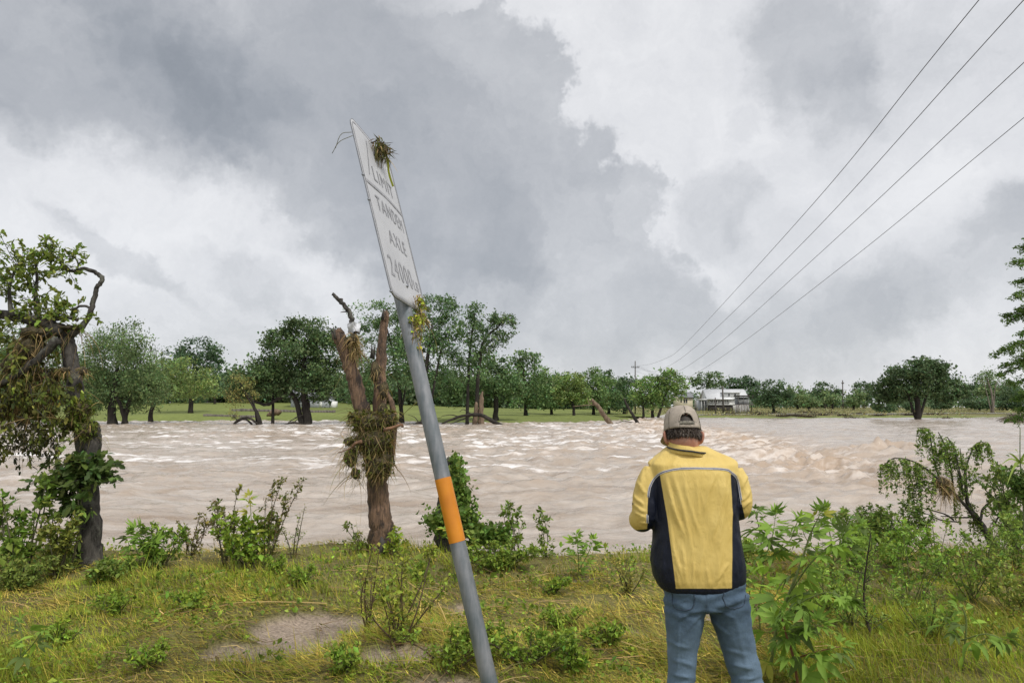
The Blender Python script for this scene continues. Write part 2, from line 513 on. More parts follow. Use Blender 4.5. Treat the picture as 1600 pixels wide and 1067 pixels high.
# far bank: lawn rising from the waterline, running on to the horizon
def shore(x):
    x = np.asarray(x, float)
    s = 131 + 7 * (fbm(x * .02, x * 0 + 1.7, 31, 3) - .5) * 2
    s = s - 22 * np.exp(-((x + 3) / 24.0) ** 2) - 10 * np.exp(-((x + 85) / 30.0) ** 2)
    s = s + 20 * np.exp(-((x - 32) / 9.0) ** 2)
    return s
def far_z(x, y):
    x = np.asarray(x, float); y = np.asarray(y, float)
    d = y - shore(x)
    left = sstep(10, -60, x)
    z = -1.8 + .9 * sstep(-14, 0.2, d) + (.75 + .35 * left) * sstep(-.3, 16, d) + (1.3 + 1.6 * left) * sstep(16, 90, d)
    z = z + .22 * (fbm(x * .06, y * .06, 8, 3) - .5) * 2 * sstep(-2, 12, d)
    return z
ys = np.concatenate([np.linspace(84, 190, 200)[:-1], np.geomspace(190, 4500, 40)])
ts = np.linspace(-1.6, 1.6, 180)
T_, Y = np.meshgrid(ts, ys); X = T_ * Y
Z = far_z(X, Y)
d = (Y - shore(X))
lawn = np.array([.15, .18, .045]); dry = np.array([.155, .135, .060]); bank = np.array([.23, .165, .115])
k = fbm(X * .09, Y * .09, 51, 4)[..., None]
right = sstep(28, 45, X)[..., None] * sstep(14, 24, d)[..., None]
lw = lawn * (.75 + .5 * k)
lw = lw * (1 - .75 * right) + dry * (.6 + .8 * k) * .75 * right
e = sstep(3.2, .3, d + 2.5 * (fbm(X * .3, Y * .3, 61, 3) - .5))[..., None] * (.35 + .65 * sstep(20, 40, X))[..., None]
colr = lw * (1 - e) + bank * e
M_LAWN = attr_material('far_lawn', .95, .35, 1.5, .1, .35, 1.4)
link('far_bank_ground', grid_mesh('far_bank_ground', X, Y, Z, colr, M_LAWN), kind='structure')

# a pale road runs along the far bank on the right, and a lane climbs by the trees
def far_strip(name, pts, w, col, label=None):
    P = curve_pts(pts, 60); t = np.gradient(P, axis=0); t = t / np.linalg.norm(t, axis=1)[:, None]
    nrm = np.stack([-t[:, 1], t[:, 0]], 1)
    S = np.linspace(-1, 1, 7)
    XY = P[:, None, :] + nrm[:, None, :] * (S[None, :, None] * w / 2)
    ZZ = far_z(XY[..., 0], XY[..., 1]) + .05
    ZZ = np.maximum(ZZ, ZZ.max(1, keepdims=True) - .02)
    c = np.broadcast_to(np.array(col), XY.shape[:2] + (3,)).copy()
    return link(name, grid_mesh(name, XY[..., 0], XY[..., 1], ZZ, c, M_ROAD), kind='structure')
M_ROAD = attr_material('pale_road', .9, .2, 3.0, .02, .15, 3.0)
far_strip('road', [(36, 158), (60, 162), (90, 164), (130, 166), (200, 170)], 5.0, (.36, .34, .31))
far_strip('lane', [(20, 140), (27, 146), (36, 157), (40, 170)], 4.0, (.42, .40, .37))

# the flooded river: water pours over a drowned road crossing at right and breaks below it
def sill(y): return 17.0 + .11 * (y - 38)
def water_h(X, Y):
    s = X - sill(Y) - 1.8 * (fbm(Y * .10, Y * 0, 71, 3) - .5) * 2
    reach = sstep(14, 30, Y)
    up = .42 * sstep(-2.5, 4.0, s) * reach
    # broken water below the sill fading downstream, long low swell everywhere
    amp = .07 + reach * (.24 * np.exp(-((s + 2.2) / 2.6) ** 2) + .20 * np.exp(-np.clip(-s - 3, 0, None) / 26.0) * sstep(1.5, -2, s))
    amp = amp + .10 * sstep(45, 70, Y) * sstep(8, -5, s)
    amp = amp * (.35 + 1.1 * fbm(X * .06, Y * .045, 73, 3))
    wx = X + 1.4 * fbm(X * .25, Y * .25, 83, 2); wy = Y + 1.2 * fbm(X * .22, Y * .22, 84, 2)
    chop = 1 - np.abs(2 * fbm(wx * .30, wy * .62, 75, 4, .55) - 1)           # ridged
    fine = fbm(wx * 1.1, wy * 1.7, 79, 4, .58)
    h = up + amp * ((chop - .72) * 1.5 + (fine - .5) * 2.2)
    h = h + .16 * (fbm(X * .16, Y * .30, 90, 2) - .5) * 2 + .15 * (fbm(X * .45, Y * .85, 92, 5, .60) - .5) * 2
    # one standing hump off the near end of the sill
    hump = np.exp(-((X - 19.6 - .2 * (Y - 36)) / 2.2) ** 2 - ((Y - 36.5) / 1.3) ** 2)
    h = h + hump * (.22 + 1.1 * (fine - .5))
    fo = sstep(.30, .85, amp * 1.25 + .45 * (chop - .6)) * sstep(.40, .62, fine + .2 * (chop - .6))
    return h, fo, hump, s
rows = np.concatenate([np.geomspace(10.0, 120, 420), np.linspace(120.5, 165, 30)])
ts = np.concatenate([np.linspace(-2.2, -.90, 26)[:-1], np.linspace(-.90, .90, 480), np.linspace(.90, 2.2, 26)[1:]])
T_, Y = np.meshgrid(ts, rows); X = T_ * Y
H, FO, HU, S = water_h(X, Y)
calm = sstep(crest(X) + 7, crest(X) + 3.2, Y)
near = 1 - .6 * calm
Z = WATER_Z + H * near
streak = fbm(X * .12 + 3 * fbm(X * .08, Y * .15, 97, 2), Y * .42, 95, 5, .62)
streak2 = fbm(X * .8 + 2 * fbm(X * .3, Y * .6, 98, 2), Y * 2.4, 96, 4, .6)
band = np.exp(-((S + 2.5) / 4.0) ** 2) * sstep(16, 30, Y)
fo = np.clip(.50 * (band + .6 * HU) * sstep(.46, .66, fbm(X * 1.4, Y * 2.2, 101, 4, .62)) + .34 * FO * sstep(.45, .7, fbm(X * .5, Y * 1.4, 99, 5, .65)) + .04 * FO + .80 * sstep(.44, .68, streak) * sstep(.38, .66, streak2) * sstep(16, 42, Y) * sstep(6, -3, S) + .22 * sstep(.55, .72, streak2) * sstep(.45, .6, streak), 0, 1)
fo = fo * (1 - .9 * sstep(-1.0, 4, S) * sstep(14, 30, Y)) 
brown = .8 * sstep(.04, .42, H) * sstep(3, -2, S) + .5 * HU        # thin silty crests let the mud colour through
brown = np.maximum(brown, .75 * band)
colr = np.stack([fo, np.clip(brown, 0, 1), sstep(-2, 5, S)], -1)

def water_material():
    m, nt = newmat('flood_water'); N, L, nd = nodes_helpers(nt)
    at_ = nd('ShaderNodeAttribute', attribute_name='col')
    sp = nd('ShaderNodeSeparateColor', {0: at_.outputs['Color']})
    tc = nd('ShaderNodeTexCoord')
    mp = nd('ShaderNodeMapping', {'Vector': tc.outputs['Object']}); mp.inputs['Scale'].default_value = (.55, 1.3, 1)
    n1 = nd('ShaderNodeTexNoise', {'Vector': mp.outputs[0], 'Scale': .45, 'Detail': 9.0, 'Roughness': .66, 'Distortion': 1.4})
    n2 = nd('ShaderNodeTexNoise', {'Vector': mp.outputs[0], 'Scale': 2.2, 'Detail': 9.0, 'Roughness': .68, 'Distortion': 1.2})
    silt = nd('ShaderNodeValToRGB', {0: n1.outputs['Fac']})
    e = silt.color_ramp.elements
    e[0].position = .3; e[0].color = (.30, .23, .17, 1); e[1].position = .7; e[1].color = (.55, .49, .43, 1)
    mixb = nd('ShaderNodeMix', data_type='RGBA'); L.new(sp.outputs[1], mixb.inputs[0]); L.new(silt.outputs[0], mixb.inputs[6]); mixb.inputs[7].default_value = (.44, .325, .23, 1)
    # foam breaks up along fine noise
    fsum = nd('ShaderNodeMath', {0: sp.outputs[0], 1: n2.outputs['Fac']}, operation='ADD')
    fm = nd('ShaderNodeMapRange', {'Value': fsum.outputs[0], 'From Min': .52, 'From Max': 1.36}, interpolation_type='SMOOTHSTEP')
    mixf = nd('ShaderNodeMix', data_type='RGBA'); L.new(fm.outputs[0], mixf.inputs[0]); L.new(mixb.outputs[2], mixf.inputs[6]); fcol = nd('ShaderNodeMix', data_type='RGBA'); L.new(sp.outputs[1], fcol.inputs[0]); fcol.inputs[6].default_value = (.77, .74, .72, 1); fcol.inputs[7].default_value = (.60, .51, .43, 1); L.new(fcol.outputs[2], mixf.inputs[7])
    rgh = nd('ShaderNodeMapRange', {'Value': fm.outputs[0], 'To Min': .16, 'To Max': .65})
    bs = nd('ShaderNodeMapRange', {'Value': sp.outputs[2], 'To Min': .6, 'To Max': .2})
    b1 = nd('ShaderNodeBump', {'Height': n2.outputs['Fac'], 'Strength': bs.outputs[0], 'Distance': .15})
    n3 = nd('ShaderNodeTexNoise', {'Vector': mp.outputs[0], 'Scale': 9.0, 'Detail': 6.0, 'Roughness': .6, 'Distortion': .6})
    b2 = nd('ShaderNodeBump', {'Height': n3.outputs['Fac'], 'Strength': .35, 'Distance': .03, 'Normal': b1.outputs[0]})
    p = nd('ShaderNodeBsdfPrincipled', {'Base Color': mixf.outputs[2], 'Roughness': rgh.outputs[0], 'Normal': b2.outputs[0], 'IOR': 1.33})
    nd('ShaderNodeOutputMaterial', {'Surface': p.outputs[0]})
    return m
link('river_water', grid_mesh('river_water', X, Y, Z, colr, water_material()), kind='structure')
# ------------------------------------------------------------------ trees across the river
def in_ball(n, r, shell=.45):
    d = unit(r.normal(size=(n, 3)))
    return d * (r.random((n, 1)) ** (1 / 3.0) * (1 - shell) + shell * (.72 + .28 * r.random((n, 1))))

def crown_geo(lobes, r, leaf, color, dens=1.0, aspect=1.7, droop=.2, clump=.30, along_down=0.0, hue=.12, amt=.22, up=.45):
    """leaf clumps spread through the lobes; returns geometry and the clump centres"""
    g = Geo(); centres = []
    for (c, rad) in lobes:
        rad = np.asarray(rad, float)
        area = rad[0] * rad[2] * 4
        K = max(8, int(3.4 * area / (rad.mean() * clump) ** 2 / 6))
        cc = in_ball(K, r) * rad + c
        cc = cc + r.normal(size=cc.shape) * rad * .10
        centres.append(cc)
        n = max(30, int(dens * 7.4 * area / leaf ** 2))
        per = r.multinomial(n, r.dirichlet(np.full(K, 2.2)))
        shade = np.exp(r.normal(size=K) * .20)
        idx = np.repeat(np.arange(K), per)
        P = cc[idx] + r.normal(size=(n, 3)) * rad * np.array([clump, clump, clump * .95]) * .66
        P[:, 2] -= np.abs(r.normal(size=n)) * along_down
        col = vary(color, n, amt, r, hue) * shade[idx][:, None]
        leaf_quads(g, P, leaf * np.exp(r.normal(size=n) * .3), aspect, up, col, r, droop=droop)
    return g, (np.concatenate(centres) if centres else np.zeros((0, 3)))

def far_tree(name, label, Y, trunks, lobes, color, seed, leaf_px=4.6, dens=1.0, aspect=1.7, droop=.2, group='trees across the river', twigs=1.0, cat='tree', clump=.30, bark=None, along=0.0, limbs=True, leafmat=None):
    r = np.random.default_rng(seed)
    s = Y / F
    base = at(*trunks[0][0][:2], Y)
    base[2] = min(base[2], max(float(far_z(base[0], Y)) if Y > 84 else -9, WATER_Z))
    t = thing(name, label, cat, base, group)
    W = [(at(x, y, Y) + np.array([0, r.uniform(-.5, .5) * rx * s, 0]), np.array([rx * 1.16, (rx + ry) * .55, ry * 1.20]) * s) for (x, y, rx, ry) in lobes]
    gt = Geo(); tops = []
    for tr in trunks:
        pts = np.array([at(p[0], p[1], Y) + np.array([0, (i > 0) * r.normal() * .25, 0]) for i, p in enumerate(tr)])
        pts[0, 2] = min(pts[0, 2], base[2]) - .5
        wd = np.array([p[2] for p in tr]) * s * .5
        n = 4 * len(tr)
        P = curve_pts(pts, n); P[1:-1] += r.normal(size=(n - 2, 3)) * wd.mean() * .12
        rad = np.interp(np.linspace(0, 1, n), np.linspace(0, 1, len(tr)), wd)
        rad[0] *= 1.45; rad[1] *= 1.12
        tube(gt, P, rad, 9, rough=.12, seed=seed)
        tops.append((P, rad))
    g, cc = crown_geo(W, r, leaf_px * .92 * s, color, dens, aspect, droop, clump, along)
    # limbs from the trunk to every lobe, then thinner ones out to the clumps
    if limbs:
        for (c, rad) in W:
            P, tr_ = tops[int(np.argmin([np.min(np.linalg.norm(q[0] - c, axis=1)) for q in tops]))]
            k = int(np.argmin(np.linalg.norm(P - c, axis=1) + np.maximum(0, P[:, 2] - c[2]) * 2))
            k = max(k, len(P) // 2)
            a = P[k]; r0 = max(tr_[k] * .38, .04)
            m = (a + c) / 2 + r.normal(size=3) * np.linalg.norm(c - a) * .10
            tube(gt, curve_pts([a, m, c], 7), np.linspace(r0, r0 * .4, 7), 6)
            near = cc[np.argsort(np.linalg.norm(cc - c, axis=1) + r.random(len(cc)) * rad.mean())][:int(9 * twigs)]
            for q in near:
                m = (c + q) / 2 + r.normal(size=3) * np.linalg.norm(q - c) * .14
                tube(gt, curve_pts([c, m, q], 5), np.linspace(r0 * .36, r0 * .10, 5), 4, cap=False)
    link('trunk', gt.mesh('trunk', bark or M_BARK_FAR, True, base), t)
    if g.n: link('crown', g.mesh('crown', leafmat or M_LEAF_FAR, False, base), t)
    return t

CYP = (.052, .082, .030); OAK = (.036, .060, .022); LIME = (.075, .108, .032); DRK = (.030, .054, .025)
far_tree('cypress_tree', 'leafy cypress hanging over the water edge behind the debris-hung near tree', 100,
         [[(176, 662, 15), (175, 635, 11), (182, 580, 6), (190, 530, 2)], [(192, 660, 8), (200, 632, 7), (215, 590, 4)], [(199, 660, 7), (188, 632, 6), (160, 590, 3)]],
         [(190, 535, 38, 26), (155, 560, 36, 34), (222, 565, 32, 30), (185, 590, 58, 32), (140, 605, 32, 32), (232, 600, 26, 26), (190, 620, 40, 16)], CYP, 1, 4.2, 1.1, 2.4, .8, along=.25)
far_tree('cypress_tree', 'shadowy green tree at the photo edge, behind the hanging straw', 103,
         [[(40, 662, 12), (45, 620, 9), (60, 560, 4)]], [(40, 590, 50, 40), (85, 560, 32, 34), (-10, 570, 46, 50), (60, 620, 50, 22), (105, 600, 24, 30)], (.045, .078, .028), 2, 4.4, 1.0, 2.2, .6, along=.2)
far_tree('leaning_tree', 'light green tree with dark trunk leaning to the right over the lawn', 116,
         [[(234, 656, 7), (243, 630, 6), (268, 606, 4), (290, 596, 2)]], [(285, 592, 36, 22), (262, 580, 22, 18), (312, 592, 22, 16), (300, 610, 34, 14), (258, 606, 18, 14)], LIME, 3, 4.0, .85, 2.2, .5)
far_tree('cypress_tree', 'dark rounded tree standing tall behind the leaning light green tree', 150,
         [[(298, 642, 7), (300, 600, 5), (306, 560, 3)]], [(308, 548, 28, 16), (280, 560, 18, 18), (322, 562, 16, 12), (296, 578, 30, 18)], DRK, 4, 3.8, .95, 1.6)
far_tree('small_tree', 'small dark conical tree on the rise beyond the lawn', 190, [[(336, 618, 3), (336, 590, 2)]], [(336, 596, 11, 17), (337, 582, 6, 9)], DRK, 5, 3.4)
far_tree('oak_tree', 'broad dark tree with a long low limb, trunk standing in the flood', 104,
         [[(481, 667, 14), (478, 640, 13), (476, 622, 12), (476, 585, 8), (478, 530, 4)],
          [(476, 630, 8), (458, 618, 8), (436, 622, 6), (418, 632, 5), (400, 628, 4), (386, 622, 2)],
          [(428, 626, 5), (424, 610, 4), (412, 598, 2)]],
         [(484, 520, 34, 20), (436, 532, 24, 15), (455, 556, 44, 24), (502, 548, 26, 24), (405, 585, 36, 24), (452, 590, 52, 22), (508, 590, 28, 28), (378, 598, 24, 18), (425, 607, 30, 10), (500, 612, 22, 12)], OAK, 6, 4.4, 1.4, 1.6, .3)
far_tree('fallen_tree', 'flood-bent sapling with yellowing leaves and a root ball of debris', 101,
         [[(408, 668, 10), (404, 648, 6), (390, 625, 3), (372, 596, 1)], [(403, 650, 3), (398, 630, 2), (384, 612, 1)], [(402, 664, 3), (385, 655, 3), (370, 660, 3), (362, 668, 2)]],
         [(375, 600, 17, 15), (366, 620, 14, 14), (388, 618, 12, 10), (366, 648, 8, 6)], (.105, .110, .036), 7, 3.4, .45, 2.6, .8, group=None)
far_tree('cypress_tree', 'open-crowned tree between the broken trunk forks', 112,
         [[(628, 660, 7), (624, 610, 6), (616, 560, 4), (604, 510, 2)], [(624, 600, 3), (640, 570, 2)]],
         [(600, 494, 34, 15), (575, 505, 18, 10), (632, 505, 20, 14), (560, 545, 26, 22), (606, 540, 34, 20), (585, 580, 42, 24), (630, 570, 24, 24), (555, 600, 26, 24)], (.048, .082, .030), 8, 4.0, .85, 1.9)
far_tree('cypress_tree', 'tall spreading tree right behind the leaning sign post', 105,
         [[(662, 664, 10), (664, 610, 8), (668, 560, 6), (676, 510, 3)], [(667, 570, 4), (690, 545, 3), (700, 520, 1)]],
         [(684, 484, 30, 17), (650, 492, 22, 14), (700, 515, 20, 18), (668, 520, 30, 20), (692, 550, 22, 18), (640, 545, 24, 22), (660, 585, 34, 20)], (.042, .075, .028), 9, 4.2, .95, 1.8)
far_tree('slender_tree', 'tall slender tree with straight dark trunk beside the splintered trunks', 104,
         [[(730, 662, 5), (731, 610, 5), (734, 550, 4), (742, 490, 2)]], [(744, 490, 17, 15), (732, 520, 17, 18), (752, 515, 12, 16), (733, 550, 16, 16), (740, 585, 20, 20), (715, 570, 12, 18)], (.042, .074, .027), 10, 4.0, .85, 1.9)
far_tree('leaning_tree', 'leaning tree with its crown swept to the right over a splintered trunk', 103.5,
         [[(741, 664, 7), (745, 620, 6), (750, 560, 5), (758, 530, 4), (782, 508, 2)]], [(786, 512, 17, 14), (772, 530, 18, 13), (796, 502, 9, 9), (778, 498, 12, 9), (764, 548, 10, 10)], (.040, .066, .026), 11, 4.0, .95, 1.7)
far_tree('lawn_tree', 'low rounded tree on the lawn with a stout dark trunk', 116, [[(774, 656, 9), (775, 625, 7), (772, 595, 4)]],
         [(770, 590, 28, 22), (748, 605, 20, 18), (795, 600, 22, 22), (770, 570, 20, 14), (720, 612, 22, 18), (700, 600, 20, 22)], (.045, .078, .028), 12, 4.2, 1.0)
far_tree('lawn_tree', 'bushy tree with a twiggy top beyond the low rounded lawn tree', 138, [[(822, 650, 6), (820, 600, 4), (812, 560, 2)]],
         [(823, 560, 17, 11), (808, 575, 14, 14), (832, 582, 18, 18), (812, 610, 26, 20), (838, 615, 18, 18)], (.050, .084, .030), 13, 4.0, .95)
for i, (lab, tr, lb, colr, Y) in enumerate([
    ('rounded light green tree left of the forked lawn tree', [(862, 650, 5), (862, 610, 3)], [(862, 596, 22, 18), (848, 612, 18, 18), (872, 618, 20, 18)], (.052, .088, .030), 152),
    ('forked light green tree standing alone on the lawn', [(897, 652, 5), (895, 632, 4), (885, 612, 2)], [(892, 605, 22, 17), (880, 618, 16, 12), (908, 616, 16, 14), (900, 594, 14, 9)], LIME, 140),
    ('light green tree just right of the forked lawn tree', [(928, 650, 5), (927, 610, 3)], [(918, 590, 17, 14), (930, 606, 22, 18), (936, 624, 24, 14)], (.058, .094, .030), 156),
    ('dark tree near the leaning broken log', [(952, 650, 6), (950, 615, 3)], [(944, 590, 14, 10), (954, 606, 18, 16), (948, 625, 26, 13)], (.036, .064, .024), 165),
    ('dark rounded tree left of the wooden power pole', [(976, 648, 6), (976, 610, 3)], [(974, 597, 14, 11), (980, 612, 18, 16), (970, 626, 20, 12)], (.034, .060, .024), 172)]):
    far_tree('lawn_tree', lab, Y, [tr], lb, colr, 20 + i, 3.7, 1.0)
far_tree('roadside_tree', 'bright green many-stemmed tree right of the power pole by the pale lane', 146,
         [[(1020, 649, 5), (1020, 625, 4), (1030, 600, 2)], [(1006, 648, 4), (1004, 622, 3)], [(1026, 649, 4), (1038, 620, 3), (1046, 598, 1)]],
         [(1040, 587, 17, 10), (1020, 603, 20, 15), (1052, 600, 16, 13), (1004, 612, 20, 16), (1038, 616, 24, 14), (1062, 608, 10, 10), (1012, 628, 20, 10)], (.066, .108, .030), 30, 3.8, 1.05)
far_tree('oak_tree', 'open umbrella-shaped tree rising behind the white house', 225, [[(1104, 632, 4), (1104, 612, 3), (1110, 590, 2)]],
         [(1088, 593, 11, 5), (1104, 587, 13, 5), (1120, 586, 12, 4), (1100, 600, 15, 7), (1120, 600, 14, 8), (1082, 600, 7, 5)], (.050, .082, .030), 31, 3.2, .8)
far_tree('oak_tree', 'dark domed tree behind the white metal roof', 235, [[(1156, 632, 4), (1156, 610, 3)]], [(1152, 598, 17, 8), (1140, 606, 20, 10), (1170, 604, 17, 10), (1180, 614, 12, 12)], DRK, 32, 3.2, 1.1)
far_tree('oak_tree', 'dark bushy tree standing right of the white house', 168, [[(1209, 641, 5), (1208, 622, 3)]], [(1208, 608, 17, 11), (1196, 618, 16, 14), (1224, 618, 14, 14), (1209, 628, 25, 9)], (.034, .060, .025), 33, 3.6, 1.1)
far_tree('live_oak', 'lone live oak with wide umbrella crown on the far lawn', 122,
         [[(1434, 660, 9), (1433, 640, 8), (1431, 622, 8), (1430, 600, 4)], [(1432, 622, 4), (1415, 606, 3), (1395, 598, 1.5)], [(1432, 620, 4), (1452, 604, 3), (1474, 598, 1.5)]],
         [(1432, 578, 30, 14), (1440, 566, 17, 8), (1402, 588, 24, 15), (1468, 586, 26, 17), (1432, 596, 40, 16), (1384, 608, 22, 15), (1486, 606, 20, 15), (1374, 625, 12, 11), (1500, 616, 11, 9), (1396, 620, 16, 8), (1410, 610, 22, 12), (1456, 612, 22, 11), (1478, 622, 12, 8)], (.032, .054, .021), 34, 3.9, 1.35, 1.4)
for i, (x, y, rx, ry, Y, lab, nm) in enumerate([
    (1246, 618, 13, 13, 210, 'pale round scrub tree left of the twin hills of foliage', 'scrub_tree'), (1290, 610, 22, 10, 230, 'broad low tree just left of the distant utility pole', 'scrub_tree'),
    (1300, 622, 15, 8, 200, 'rounded pale bush at the foot of the distant utility pole', 'scrub_bush'), (1264, 626, 12, 8, 195, 'low pale bush beside the round scrub tree', 'scrub_bush'),
    (1334, 622, 12, 10, 200, 'pale bush just right of the distant utility pole', 'scrub_bush'), (1350, 612, 16, 12, 235, 'darker tree between utility pole and live oak', 'scrub_tree'),
    (1520, 604, 18, 14, 225, 'dark tree peeking over the live oak crown', 'scrub_tree'), (1560, 605, 26, 18, 205, 'broad green tree behind the bare dead tree', 'scrub_tree'),
    (1585, 622, 24, 16, 190, 'dark hedge-like tree at the foot of the overhanging branches', 'scrub_tree'), (1470, 628, 13, 9, 178, 'rounded scrub bush under the live oak canopy', 'scrub_bush'),
    (1530, 628, 20, 10, 188, 'dark scrub bush between live oak and dead tree', 'scrub_bush'), (1424, 634, 10, 6, 176, 'small scrub bush left of the live oak trunk', 'scrub_bush'),
    (1384, 636, 14, 6, 172, 'low scrub bush under the live oak left side', 'scrub_bush')]):
    pale = 'pale' in lab or 'green' in lab
    far_tree(nm, lab, Y, [[(x, 644 - (Y - 170) * .05, 4), (x, y + ry * .4, 3), (x, y, 2)]], [(x, y, rx, ry), (x - rx * .55, y + ry * .45, rx * .55, ry * .6), (x + rx * .55, y + ry * .4, rx * .55, ry * .6), (x, y + ry * .7, rx * .8, ry * .5)],
             (.066, .098, .040) if pale else (.040, .066, .030), 40 + i, 3.3, 1.0, cat='tree' if 'tree' in nm else 'bush', group='scrub on the far bank')
M_DEAD = bark_material('dead_wood', (.10, .085, .07), (.26, .22, .18), 2.0, (1, 1, .3), .5, .1)
far_tree('dead_tree', 'bare pale dead tree on the far bank under the overhanging branches', 170,
         [[(1551, 643, 4), (1550, 620, 3), (1546, 600, 2), (1540, 590, 1)], [(1550, 622, 2), (1556, 605, 1.5), (1562, 592, .6)], [(1547, 605, 1.5), (1538, 598, 1), (1533, 598, .5)]], [], DRK, 60, bark=M_DEAD, group=None)

# far-off woods behind everything: reads as one mass
r = np.random.default_rng(90); g = Geo()
for i in range(440):
    x = r.uniform(-430, 430) if i < 200 else r.uniform(-190, 24); y = r.uniform(245, 330) if i < 200 else r.uniform(200, 255); hh = r.uniform(5, 9.5) * (1.2 if x < 20 else .8)
    z0 = float(far_z(x, y)); K = 24
    cc = np.array([x, y, z0 + hh * .5]) + in_ball(K, r) * np.array([6.5, 5, hh * .5])
    n = 300; idx = r.integers(0, K, n)
    P = cc[idx] + r.normal(size=(n, 3)) * 1.1
    leaf_quads(g, P, 1.25 * np.exp(r.normal(size=n) * .3), 1.5, .45, vary((.046, .072, .032), n, .2, r) * np.exp(r.normal() * .15), r)
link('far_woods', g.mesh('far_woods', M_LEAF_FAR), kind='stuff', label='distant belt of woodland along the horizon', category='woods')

# rough scrub and flood wrack on the far right bank (uncountable)
g = Geo(); n = 15000
x = r.uniform(28, 190, n); y = shore(x) + 19 + np.abs(r.normal(size=n)) * 40
keep = (np.abs(y - 163) > 3.4) & (fbm(x * .12, y * .2, 15, 3) > .42)
x = x[keep]; y = y[keep]; n = len(x)
hh = r.random(n) ** 2 * .9
P = np.stack([x, y, far_z(x, y) + hh], 1)
leaf_quads(g, P, .42, 1.8, .3, vary((.11, .112, .050), n, .3, r), r)
link('scrub_growth', g.mesh('scrub_growth', M_LEAF_FAR), kind='stuff', label='rough dry scrub growing along the far road', category='scrub')

# ------------------------------------------------------------------ buildings across the river
M_WHITE = plain_material('white_paint', (.74, .74, .72), .6, 0, .04, 3)
M_METROOF = plain_material('white_metal_roof', (.66, .67, .68), .35, .0, .05, 1.5, spec=.5)
M_DARKROOF = plain_material('grey_shingle', (.22, .225, .24), .85, 0, .12, 3)
M_GREYWALL = plain_material('grey_siding', (.42, .44, .47), .75, 0, .06, 3)
M_CREAM = plain_material('cream_paint', (.62, .56, .40), .7, 0, .06, 3)
M_GLASS = plain_material('window_glass', (.03, .035, .042), .08, 0, .1, 2)
M_TIMBER = plain_material('weathered_timber', (.17, .15, .13), .85, 0, .2, 2, .4, 8)
M_DARKTIMBER = plain_material('dark_timber', (.055, .048, .042), .85, 0, .2, 2)
M_CONC = plain_material('broken_concrete', (.34, .33, .31), .85, 0, .12, 1.5, .4, 4)

class Site:
    """a building seen square-on: rectangles on its front are given as left, top, right, bottom at a depth, then pushed back"""
    def __init__(self, name, label, cat, px, Y, group=None):
        b = at(px, HOR, Y); b[2] = far_z(b[0], Y)
        self.b = b; self.Y = Y; self.t = thing(name, label, cat, b, group)
    def box(self, name, x0, y0, x1, y1, front, depth, mat, parent=None, down=False):
        Y = self.Y + front
        a = at(x0, y0, self.Y); c = at(x1, y1, self.Y)
        lo = c[2]
        if down: lo = self.b[2] - .4
        g = Geo()
        box(g, ((a[0] + c[0]) / 2, Y + depth / 2, (a[2] + lo) / 2), (c[0] - a[0], depth, a[2] - lo))
        par = parent or self.t
        return link(name, g.mesh(name, mat, False, self.b), par)
    def gable(self, name, x0, x1, ridge_py, eave_py, front, depth, mat, over=.35, thick=.12, parent=None):
        """ridge runs left to right; two slopes with real thickness"""
        a = at(x0, ridge_py, self.Y); b = at(x1, eave_py, self.Y)
        xa, xb, zr, ze = a[0] - over, b[0] + over, a[2], b[2]
        y0 = self.Y + front - over; y1 = self.Y + front + depth + over; ym = (y0 + y1) / 2
        g = Geo()
        for (ya, yb) in ((y0, ym), (y1, ym)):
            v = [[xa, ya, ze], [xb, ya, ze], [xb, yb, zr], [xa, yb, zr]]
            v = np.array(v + [[q[0], q[1], q[2] - thick] for q in v])
            g.add(v, [[0, 1, 2, 3], [7, 6, 5, 4], [0, 4, 5, 1], [1, 5, 6, 2], [2, 6, 7, 3], [3, 7, 4, 0]])
        for xx in (xa + over, xb - over):     # gable ends
            v = np.array([[xx, y0 + over, ze - thick], [xx, y1 - over, ze - thick], [xx, ym, zr - thick * 1.1]])
            g.add(np.concatenate([v, v + [.05 if xx < a[0] + .1 else -.05, 0, 0]]), None, [[0, 1, 2], [5, 4, 3]])
        return link(name, g.mesh(name, mat, False, self.b), parent or self.t)

h = Site('white_house', 'white house with pale metal roof, dormer and long front porch', 'house', 1140, 186)
wall = h.box('wall', 1109.5, 622, 1172, 636, 2.2, 7.0, M_WHITE, down=True)
roof = h.gable('roof', 1109, 1172, 607, 622.5, 2.0, 7.4, M_METROOF)
h.box('porch_roof', 1107, 622.6, 1146, 624.6, -.2, 2.6, M_METROOF)
h.box('porch_floor', 1108.5, 631.5, 1146, 632.6, 0, 2.2, M_WHITE)
h.box('foundation', 1109, 632.7, 1146, 636, .3, 1.8, M_DARKTIMBER, down=True)
for x in (1109.5, 1115, 1121, 1127, 1133, 1139, 1145.3):
    h.box('porch_post', x - .35, 624.7, x + .35, 631.4, .05, .14, M_WHITE)
h.box('porch_rail', 1110, 628.6, 1145, 629.1, .09, .08, M_WHITE)
for (x0, x1) in ((1112, 1114.5), (1117, 1119.5), (1122, 1124.6), (1130, 1132.4), (1136, 1138.4), (1141, 1143)):
    w = h.box('window', x0, 625.4, x1, 631, 2.12, .1, M_GLASS)
    h.box('frame', x0 - .3, 625.1, x1 + .3, 625.5, 2.06, .1, M_WHITE, w)
dm = h.box('dormer', 1134.5, 613.4, 1160, 621, 2.1, 2.0, M_WHITE)
h.box('dormer_roof', 1132.5, 612.2, 1161, 613.5, 1.7, 3.4, M_METROOF, dm)
